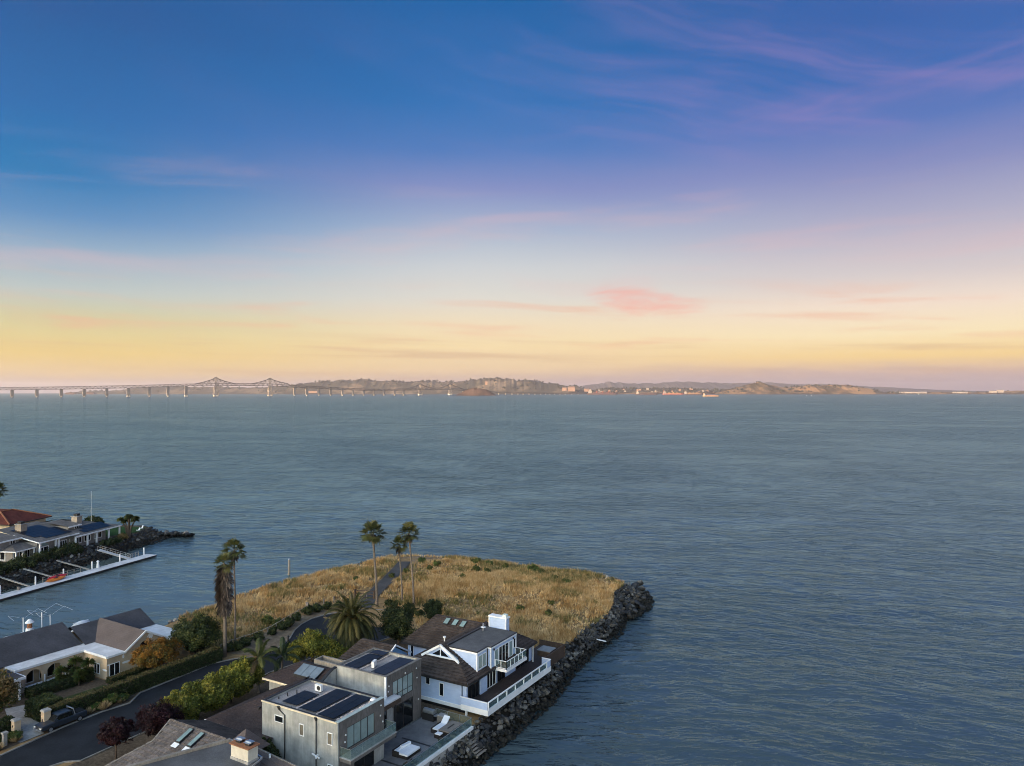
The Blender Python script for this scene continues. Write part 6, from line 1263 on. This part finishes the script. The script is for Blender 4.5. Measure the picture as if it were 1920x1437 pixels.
def tuft(name, label, base, h_, w_, n, cols, seed, group=None, wid=.05):
    r = np.random.default_rng(seed); q = np.array(base, float); root = thing(name, label, 'grass', Vector(base), 0, group); a = r.uniform(0, 2*PI, n); ln = h_*r.uniform(.6, 1.1, n); sp = r.uniform(0, 1, n)**.7
    d_ = np.c_[np.cos(a)*sp*w_, np.sin(a)*sp*w_, ln*(1-.35*sp)]; p0 = q + np.c_[np.cos(a), np.sin(a), 0*a]*.12*w_; sd_ = np.c_[-np.sin(a), np.cos(a), 0*a]*wid
    V = np.stack([p0-sd_, p0+sd_, p0+d_*.6+sd_*.8+np.array((0, 0, .05)), p0+d_], 1); C = np.array(cols)[r.integers(len(cols), size=n)]*r.uniform(.75, 1.25, n)[:, None]; soup('blades', V, C, LEAF, root)
STRAW = [(.42, .30, .16), (.34, .23, .11), (.48, .36, .2)]
for x, y, h_, lb in ((-92.75, 55.3, 1.2, 'largest straw coloured grass tuft beside the kerb bend'), (-93.2, 53.7, .9, 'smaller straw tuft beside the largest one'), (-93.1, 45.0, .95, 'straw grass tuft beside the near gate pillar'), (-92.6, 42.9, 1.0, 'straw grass tuft at the left edge by the kerb'), (-92.8, 57.6, .8, 'straw grass tuft at the point of the verge')): tuft('fountain_grass', lb, (x, y, G), h_, h_*.8, 260, STRAW, int(x*-7+y*3), None, .04)
for x, y, rd, lb in ((-93.4, 51.9, .8, 'light green shrub behind the parked pickup'), (-93.5, 54.6, .7, 'light green shrub behind the largest straw tuft'), (-93.4, 56.6, 1.0, 'green flowering shrub in the verge under the long hedge'), (-93.2, 57.9, .8, 'small green shrub near the kerb bend'), (-93.6, 45.2, .8, 'green shrub in front of the near gate pillar'), (-94.4, 43.3, .8, 'green shrub behind the stone post')): shrub('verge_shrub', lb, (x, y, G), (rd, rd*1.1, rd*.8), 1400, .10, GREEN + OLIVE, int(x*-5+y*7))
# spit plants
i_ = 0
for y0_, y1_, lb in ((-14, -4, 'rounded clipped hedge on the spit, at the left edge'), (-4.2, 5.6, 'rounded clipped hedge before the columns of the waterside house'), (5.8, 11.0, 'rounded clipped hedge before the arched window across the channel'), (11.2, 19.5, 'rounded clipped hedge nearest the wide gangway')):
    r = np.random.default_rng(70+i_); root = thing('mounded_hedge', lb, 'hedge', (-186.5, 91.2, G-.6), SR); V = []; C = []
    for k_ in range(max(2, int((y1_-y0_)/2.2))):
        v, c = foliage(r, (-.2, y0_+1.2+k_*2.2, .8), (2.2, 2.0, 1.75), 2200, .20, DKGRN+[(.07, .075, .025)], 26, .32, .7); V.append(v); C.append(c)
    soup('foliage', np.concatenate(V), np.concatenate(C), LEAF, root); MB().box(-.8, .8, y0_+.6, y1_-.6, -.3, .9).build('twig_core', BARK2, root); i_ += 1
shrub('spit_shrub', 'low shrub on the spit bank beyond the white columns', (-193.8, 117.5, G-.7), (1.6, 3.0, 1.1), 2200, .16, DKGRN, 75); shrub('spit_shrub', 'brown shrub on the spit bank below the lawn', (-197.2, 122.8, G-.4), (1.4, 1.8, 1.0), 1600, .16, MIX, 76)
tree('dense_shrub', 'dark shrub showing behind the waterside house roof', 'shrub', (-224, 130.5, G-1.0), (4.0, 2.5, 1.5), 1.6, 4000, .3, DKGRN, 77, 40)
# branching cabbage tree on the spit
q = at(241, 1006, G); root = thing('cabbage_tree', 'branching spiky topped tree on the green lawn of the spit', 'tree', q); t = MB(); V = []; C = []; r = np.random.default_rng(80)
for dx_, dy_, hz in ((-1.9, -1.0, 4.6), (-.8, .8, 5.2), (.7, -.4, 5.6), (1.9, .9, 5.0), (1.0, 1.2, 4.3), (-1.2, -.2, 4.0), (.1, .1, 5.0)):
    t.tube([q+Vector((dx_*.12, dy_*.12, -.2)), q+Vector((dx_*.35, dy_*.35, hz*.5)), q+Vector((dx_, dy_, hz))], [.32, .24, .16], 7)
    c_ = np.array(q+Vector((dx_, dy_, hz+.3))); n = 420; d_ = rvec(r, n); d_[:, 2] = np.abs(d_[:, 2])*1.0-.35; ln = r.uniform(.8, 1.5, n)[:, None]; sd_ = np.cross(d_, (0, 0, 1)); sd_ /= np.linalg.norm(sd_, axis=1)[:, None]+1e-9
    V.append(np.stack([c_-sd_*.05+d_*.1, c_+sd_*.05+d_*.1, c_+d_*ln*.6+sd_*.09, c_+d_*ln+np.array((0, 0, -.25))], 1)); C.append(np.array(DKGRN+OLIVE)[r.integers(8, size=n)]*r.uniform(.8, 1.4, n)[:, None])
t.build('trunk', BARK2, root); soup('crown', np.concatenate(V), np.concatenate(C), LEAF, root)
# spiky cordylines by the arcade
for (x, y, h_, lb) in ((-104.9, 56.4, 2.3, 'spiky green cordyline before the middle arch'), (-104.6, 58.2, 3.2, 'tallest spiky cordyline before the arcade'), (-103.9, 59.6, 2.6, 'spiky cordyline beside the tan wall window'), (-103.2, 58.0, 1.7, 'low spiky cordyline in front of the taller ones')):
    q = Vector((x, y, G)); root = thing('cordyline', lb, 'plant', q); r = np.random.default_rng(int(y*10)); MB().tube([q, q+Vector((.1, .1, h_))], [.12, .08], 6).build('trunk', BARK2, root); V = []; C = []
    for s_, z_ in ((1.0, h_), (.8, h_*.6)):
        c_ = np.array(q+Vector((.1*(s_-.5), .1, z_))); n = 340; d_ = rvec(r, n); d_[:, 2] = np.abs(d_[:, 2])*1.2-.3; ln = r.uniform(.7, 1.25, n)[:, None]*s_; sd_ = np.cross(d_, (0, 0, 1)); sd_ /= np.linalg.norm(sd_, axis=1)[:, None]+1e-9
        V.append(np.stack([c_-sd_*.03, c_+sd_*.03, c_+d_*ln*.6+sd_*.05, c_+d_*ln+np.array((0, 0, -.2))], 1)); C.append(np.array(GREEN+OLIVE)[r.integers(7, size=n)]*r.uniform(.7, 1.2, n)[:, None])
    soup('crown', np.concatenate(V), np.concatenate(C), LEAF, root)

# ---------------------------------------------------------------- palms
FANC = [(.055, .062, .018), (.075, .08, .024), (.04, .048, .014), (.105, .10, .035)]; DEAD = [(.125, .098, .082), (.095, .073, .062), (.165, .13, .105), (.065, .05, .043)]
def fan_leaf(r, V, C, c, az_, el, lp, lb, cols):
    d_ = np.array((math.cos(az_)*math.cos(el), math.sin(az_)*math.cos(el), math.sin(el))); s_ = np.array((-math.sin(az_), math.cos(az_), 0)); up = np.cross(d_, s_)*-1
    tw__ = r.uniform(-.5, .5); s2 = s_*math.cos(tw__) + up*math.sin(tw__); h_ = c + d_*lp + np.array((0, 0, -.12*lp*math.cos(el)))
    cc = np.array(cols[int(r.integers(len(cols)))])*r.uniform(.75, 1.3); V.append((c-s_*.03, c+s_*.03, h_+s_*.03, h_-s_*.03)); C.append(cc*1.1); n = 15
    for k_ in range(n):
        a = (k_/(n-1)-.5)*2*math.radians(118); e = d_*math.cos(a) + s2*math.sin(a); L = lb*(1-.25*abs(a)/2)*r.uniform(.85, 1.1); p = np.cross(e, np.cross(d_, s2)); p /= np.linalg.norm(p)+1e-9
        mid = h_ + e*L*.55; tip_ = h_ + e*L + np.array((0, 0, -.30*L*r.uniform(.4, 1.3))); V.append((h_, mid-p*.075*L*1.0, tip_, mid+p*.075*L)); C.append(cc*r.uniform(.8, 1.25))
def fan_palm(label, base, top, R_, n, seed, skirt=0.0, tr_=.2, cols=FANC):
    r = np.random.default_rng(seed); q, t_ = Vector(base), Vector(top); root = thing('fan_palm', label, 'palm', q); L = (t_-q).length
    pts = [q.lerp(t_, k_/8) + Vector((math.sin(k_/8*PI)*.12, .05*math.sin(k_*.8), 0)) for k_ in range(9)]; pts[0].z -= .3
    MB().tube(pts, [tr_*(1.45 if k_ == 0 else 1.15-.35*k_/8) for k_ in range(9)], 9).build('trunk', BARK, root, True); V = []; C = []; c = np.array(t_)
    for k_ in range(n):
        t = (k_+.5)/n; fan_leaf(r, V, C, c+np.array((0, 0, r.uniform(-.25, .25))), k_*2.39996+r.uniform(-.3, .3), math.radians(82-118*t**.9), R_*r.uniform(.42, .60), R_*r.uniform(.42, .55), cols)
    soup('crown', V, np.array(C), LEAF, root); V = []; C = []
    ns = int(26+skirt*110); ang = r.uniform(0, 2*PI, ns)
    for k_ in range(ns):
        z_ = -.1 - (skirt if skirt else .9)*r.uniform(0, 1)**.8; cc = c + np.array((0, 0, z_)); fr_ = 1-abs(z_)/(skirt+1.2); w_ = (.82 if skirt else R_*.22)*(.55+.6*math.sin(min(1, max(0, fr_))*2.4)); o_ = np.array((math.cos(ang[k_]), math.sin(ang[k_]), 0)); s_ = np.array((-o_[1], o_[0], 0)); col_ = np.array(DEAD[int(r.integers(4))])*r.uniform(.7, 1.3)
        for j in range(3):
            o2 = o_ + s_*r.uniform(-.8, .8); e = cc + o2*w_*r.uniform(.45, 1.6) + np.array((0, 0, -r.uniform(.45, 1.4))); V.append((cc+o_*tr_*.8-s_*.05, cc+o_*tr_*.8+s_*.05, (cc+e)/2+o2*w_*.35+s_*.16, e)); C.append(col_*r.uniform(.45, 1.7))
    soup('dead_skirt', V, np.array(C), LEAF, root)
def palm_at(label, bx_, by_, tx, ty, R_, n, seed, skirt=0, tr_=.2, z0=G):
    b = at(bx_, by_, z0); Y = F*(H-z0)/(by_-LV); t = atY(tx, ty, Y); fan_palm(label, b, t, R_, n, seed, skirt, tr_)
palm_at('tallest slim fan palm at the edge of the court, alone of the three', 707, 1140, 699, 1000, 3.05, 36, 91, 0, .23)
palm_at('shortest fan palm, leaning close to its taller neighbour', 754, 1131, 748, 1022, 2.15, 28, 92, 0, .16); palm_at('fan palm with a grey trunk farthest along the grass of the three', 776, 1139, 767, 1000, 2.65, 34, 93, 0, .18)
palm_at('fan palm wrapped in a long shaggy skirt of dead leaves', 421, 1232, 420, 1056, 2.0, 28, 94, 7.2, .24); palm_at('slim fan palm standing just behind the skirted palm', 440, 1215, 439, 1031, 2.25, 32, 95, 0, .15)
palm_at('fan palm crown cut by the left edge above the red roof', -8, 985, -7, 920, 3.6, 38, 96, 0, .3)
def feather_palm(name, label, base, h_, n, L, el0, el1, seed, cols, tr_, leafl, droop, dead=0, npairs=26):
    r = np.random.default_rng(seed); q = Vector(base); root = thing(name, label, 'palm', q); MB().tube([q+Vector((0, 0, -.2)), q+Vector((0, 0, h_*.5)), q+Vector((.05, 0, h_))], [tr_*1.25, tr_, tr_*.9], 9).build('trunk', BARK2 if tr_ > .3 else BARK, root); V = []; C = []; top = np.array(q)+np.array((.05, 0, h_))
    for k_ in range(n):
        t = (k_+.5)/n; a = k_*2.39996; el = math.radians(el0 + (el1-el0)*t**.85) + r.uniform(-.08, .08); p = top.copy(); ln = L*r.uniform(.85, 1.1); st_ = ln/12; cc = np.array(cols[int(r.integers(len(cols)))])*r.uniform(.75, 1.3)
        if t > 1-dead: cc = np.array((.15, .10, .045))*r.uniform(.7, 1.3)
        e = el; pts = [p.copy()]
        for j in range(12):
            d_ = np.array((math.cos(a)*math.cos(e), math.sin(a)*math.cos(e), math.sin(e))); p = p + d_*st_; pts.append(p.copy()); e -= droop/12*(1+.9*j/12)*max(.25, math.cos(e))
        s_ = np.array((-math.sin(a), math.cos(a), 0))
        for j in range(12): V.append((pts[j]-s_*.035, pts[j]+s_*.035, pts[j+1]+s_*.025, pts[j+1]-s_*.025)); C.append(cc*1.25)
        for i in range(npairs):
            u = .12 + .88*(i+.5)/npairs; j = min(11, int(u*12)); f_ = u*12-j; b = pts[j]*(1-f_)+pts[j+1]*f_; d_ = pts[j+1]-pts[j]; d_ /= np.linalg.norm(d_); up = np.cross(s_, d_); ll = leafl*math.sin(PI*min(1, u*.85+.12))**.6*r.uniform(.8, 1.15)
            for sg in (-1, 1):
                e_ = d_*.62 + s_*sg*.68 - up*(-.22); tip_ = b + e_*ll + np.array((0, 0, -.18*ll)); V.append((b, b+e_*ll*.45+d_*.075, tip_, b+e_*ll*.45-d_*.075)); C.append(cc*r.uniform(.75, 1.25))
    soup('crown', V, np.array(C), LEAF, root)
    return root, top
PHX = [(.055, .056, .016), (.042, .047, .014), (.08, .072, .021), (.10, .082, .025)]
q = Vector((-79.4, 87.0, G)); root, top = feather_palm('date_palm', 'huge feathery date palm with orange fruit stalks at the court', 'q' and q, 5.0, 120, 5.4, 86, -30, 101, PHX, .5, .75, 1.75, .10, 34)
V = []; C = []; r = np.random.default_rng(5)
for k_ in range(60): a = r.uniform(0, 2*PI); e = r.uniform(.2, .9); p = top + np.array((math.cos(a)*.4, math.sin(a)*.4, .1)); d_ = np.array((math.cos(a)*math.cos(e), math.sin(a)*math.cos(e), math.sin(e))); p2 = p+d_*r.uniform(.8, 1.5); s_ = np.array((-math.sin(a), math.cos(a), 0))*.09; V.append((p-s_, p+s_, p2+s_, p2-s_)); C.append(np.array((.30, .115, .02))*r.uniform(.6, 1.2))
soup('fruit_stalks', V, np.array(C), LEAF, root)
KP = [(.075, .085, .022), (.10, .105, .03), (.055, .065, .018)]
b = at(482, 1302, G); feather_palm('king_palm', 'slender feather palm with upright fronds beside the street', Vector((-79.6, 68.9, G)), 4.6, 11, 3.7, 86, 15, 102, KP, .16, .85, 1.5, .15, 34)
feather_palm('king_palm', 'dark feather palm just behind the slender one', Vector((-80.2, 73.6, G)), 3.4, 12, 3.2, 84, 10, 103, DKGRN, .15, .75, 1.4, .1, 30)
q = at(337, 1343, 5.2); root = thing('yucca', 'spiky yucca growing out of the lower yellow green bank', 'plant', Vector((-78.4, 56.3, G))); r = np.random.default_rng(9); c_ = np.array((-78.3, 56.2, 5.4)); n = 160; d_ = rvec(r, n); d_[:, 2] = np.abs(d_[:, 2]); ln = r.uniform(.8, 1.2, n)[:, None]; sd_ = np.cross(d_, (0, 0, 1)); sd_ /= np.linalg.norm(sd_, axis=1)[:, None]
soup('leaves', np.stack([c_-sd_*.03, c_+sd_*.03, c_+d_*ln*.5+sd_*.05, c_+d_*ln], 1), np.array(YELG)[r.integers(4, size=n)], LEAF, root); MB().tube([(-78.4, 56.3, G), (-78.3, 56.2, 5.4)], .1, 6).build('trunk', BARK2, root)

# ---------------------------------------------------------------- dry grass on the point
n = 100000; P = np.c_[RNG.uniform(-122, -50, n), RNG.uniform(74, 151, n)]
ok = sdf(COAST, P) < -.15
pp = [Vector(p) for p in path]; dpth = np.full(n, 1e9)
for a, b in zip(path[:-1], path[1:]):
    a_, b_ = np.array(a), np.array(b); e = b_-a_; t = np.clip(((P-a_) @ e)/(e @ e), 0, 1); dpth = np.minimum(dpth, np.hypot(*(P-a_-t[:, None]*e).T))
ok &= dpth > 1.9; ok &= sdf(ROAD, P) > 2.2; YARD = [(-84, 40), (-83, 86), (-77, 92), (-77, 106.5), (-66, 103.5), (-53, 103.5), (-45, 102), (-45, 40)]; ok &= sdf(YARD, P) > 0
VERG = [(-101.2, 74), (-90, 74), (-90, 108.5), (-86, 110), (-94, 112.5), (-103, 104), (-101.8, 95), (-99.2, 86), (-98.6, 78)]; ok &= sdf(VERG, P) > 0; ok &= sdf([(-130, 70), (-103, 70), (-103, 80), (-116, 84), (-130, 84)], P) > 0; ok &= sdf([(-114.5, 141.5), (-112, 145.3), (-104, 147.3), (-101.5, 144.5), (-106.5, 137.6), (-111, 138.5)], P) > 0
f1 = fbm(P[:, 0]*.13+9, P[:, 1]*.13+3, 61); f2 = fbm(P[:, 0]*.5+9, P[:, 1]*.5+3, 66); ok &= (RNG.random(n) < np.clip((f1-.24)*4.5, .4, 1)*np.clip((f2-.12)*2.6, .4, 1)*np.where(dpth < 4.5, .35, 1))
P = P[ok]; f1, f2 = f1[ok], f2[ok]; n = len(P); zt = G + MOUND(P[:, 0], P[:, 1]) + (fbm(P[:, 0]*.22+50, P[:, 1]*.22+50, 3)-.47)*.7*np.clip(-sdf(COAST, P)/6, 0, 1)*np.clip(MOUND(P[:, 0], P[:, 1])*4, 0, 1) - .05
GC = np.array([(.55, .39, .19), (.44, .28, .12), (.66, .49, .265), (.35, .21, .082), (.24, .20, .08)]); K_ = 5; hg = (.30+.75*np.clip(f1*f2*4.2-.25, 0, 1))
ci = np.clip((f2*1.6-.35)*4 + RNG.normal(size=n)*.9, 0, 3.99).astype(int); gcol = GC[[2, 0, 1, 3]][ci]*RNG.uniform(.75, 1.25, n)[:, None]
gm = (fbm(P[:, 0]*.16+31, P[:, 1]*.16+17, 77) > .56 - .14*np.clip((P[:, 1]-134)/10, 0, 1)*(P[:, 0] > -108)) & (RNG.random(n) < .6); gcol[gm] = np.array((.17, .155, .055))*RNG.uniform(.7, 1.3, gm.sum())[:, None]
V = []; C = []
for k_ in range(K_):
    a = RNG.uniform(0, 2*PI, n); o_ = RNG.uniform(0, .22, n); B0_ = np.c_[P[:, 0]+np.cos(a)*o_, P[:, 1]+np.sin(a)*o_, zt]; w_ = RNG.uniform(.03, .07, n); sd_ = np.c_[-np.sin(a)*w_, np.cos(a)*w_, 0*a]; ln = hg*RNG.uniform(.6, 1.2, n); lean = np.c_[np.cos(a)*.28+.22, np.sin(a)*.28-.12, 0*a]*ln[:, None]
    V.append(np.stack([B0_-sd_, B0_+sd_, B0_+lean+np.c_[0*a, 0*a, ln]], 1)); C.append(gcol*RNG.uniform(.85, 1.15, n)[:, None])
tag(soup('dry_grass', np.concatenate(V), np.concatenate(C), GRASSM), 'tall dry golden grass covering the point', 'grass', kind='stuff')
# green bushes in the grass and by the court
BU = [(893, 1060, .9, 'bright green bush at the far shore edge beside the gravel wall'), (918, 1063, .7, 'green bush just along the far edge from the bright one'), (948, 1068, .6, 'small green bush on the far rim of the grass'), (893, 1080, .9, 'dark green bush in the upper grass, the largest there'), (913, 1083, .7, 'dark green bush beside the largest one in the upper grass'), (933, 1077, .55, 'small dark bush above the pair in the upper grass'), (868, 1093, .6, 'lone low bush on the nearer slope of the upper grass'), (1000, 1078, 1.0, 'broad green bush near the far stony rim'), (1014, 1082, .8, 'green bush touching the broad one near the stony rim'), (1041, 1091, .6, 'small dark bush in the grass toward the tip'), (1062, 1101, .75, 'dark bush in the middle of the tip grass'), (1035, 1078, .5, 'tiny bush at the stony rim'), (975, 1148, .65, 'green bush in the lower grass, higher of two lone ones'), (1033, 1139, .5, 'green bush in the lower grass, toward the tip'), (1028, 1157, .6, 'green bush in the lower grass below its neighbour'), (790, 1056, .8, 'green bush beside the shore path end'), (820, 1063, .7, 'green patch bush right of the three fan palms'), (806, 1072, .6, 'low green bush behind the grey trunked palm'), (762, 1078, .6, 'green bush between the palm trunks'), (735, 1086, .55, 'small green bush at the path edge'), (667, 1091, .5, 'small green bush on the channel side of the path'), (503, 1170, .9, 'bright green bush in the channel side grass'), (520, 1173, .75, 'dark round bush beside the bright green one'), (535, 1177, .8, 'yellowish bush next to the rope fence')]
for i, (px, py, rd, lb) in enumerate(BU):
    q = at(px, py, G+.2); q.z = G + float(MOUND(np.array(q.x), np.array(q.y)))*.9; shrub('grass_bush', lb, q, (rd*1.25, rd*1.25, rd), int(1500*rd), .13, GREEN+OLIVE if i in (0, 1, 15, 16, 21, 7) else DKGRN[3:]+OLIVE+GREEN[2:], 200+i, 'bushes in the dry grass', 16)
CB = [((-97.0, 89.2), .8), ((-96.6, 86.6), .75), ((-97.9, 91.5), .85), ((-98.9, 94.2), .8), ((-99.6, 97.6), 1.0), ((-99.4, 99.6), .9), ((-99.0, 101.8), .8), ((-98, 103.8), .7), ((-97.2, 105.6), .75), ((-96.3, 83.2), .8), ((-96.0, 80.6), .8), ((-95.6, 78.6), .9), ((-96.3, 77.4), .8), ((-88.6, 109.2), .7), ((-85.2, 108.9), .8), ((-83, 107.9), .7), ((-81.2, 106.6), .8), ((-90.6, 109.4), .7)]
CL = ['dark shrub under the rope rail beside the bollard light', 'dark shrub under the rope rail, before the bollard light', 'dark shrub under the middle of the rope rail', 'yellowish shrub under the upper rope rail', 'dark shrub at the end panel of the rope fence', 'dark shrub behind the end panel of the rope fence', 'round shrub among the short posts', 'pale leaved shrub among the short posts', 'shrub beside the gate frame behind the date palm', 'shrub under the rope rail behind the dark feather palm', 'dark shrub between the rope rail and the street', 'dark shrub near the slim palm foot', 'shrub at the foot of the skirted palm', 'low shrub at the foot of the tallest fan palm', 'low shrub at the foot of the grey trunked palm', 'low shrub at the court rim behind the round tree', 'low shrub between the small dark tree and the court', 'low shrub left of the tallest fan palm']
for i, ((x, y), rd) in enumerate(CB): shrub('court_shrub', CL[i], (x, y, G), (rd*1.2, rd*1.2, rd), int(1500*rd), .12, DKGRN + OLIVE[:1], 300+i, 'shrubs around the court', 16)

# ================================================================ EVENING HAZE
hz = MB().box(-RW*1.03, RW*1.03, -RW*1.03, RW*1.03, -3.2, 420).build('haze', None or WHITE); hz.data.materials.clear()
mt, nt = newmat('haze'); pv = nd(nt, 'ShaderNodeVolumePrincipled', {'Color': (.88, .84, .94, 1), 'Density': HAZE, 'Anisotropy': .35}); nd(nt, 'ShaderNodeOutputMaterial', {'Volume': pv.outputs[0]}); hz.data.materials.append(mt); tag(hz, kind='stuff')
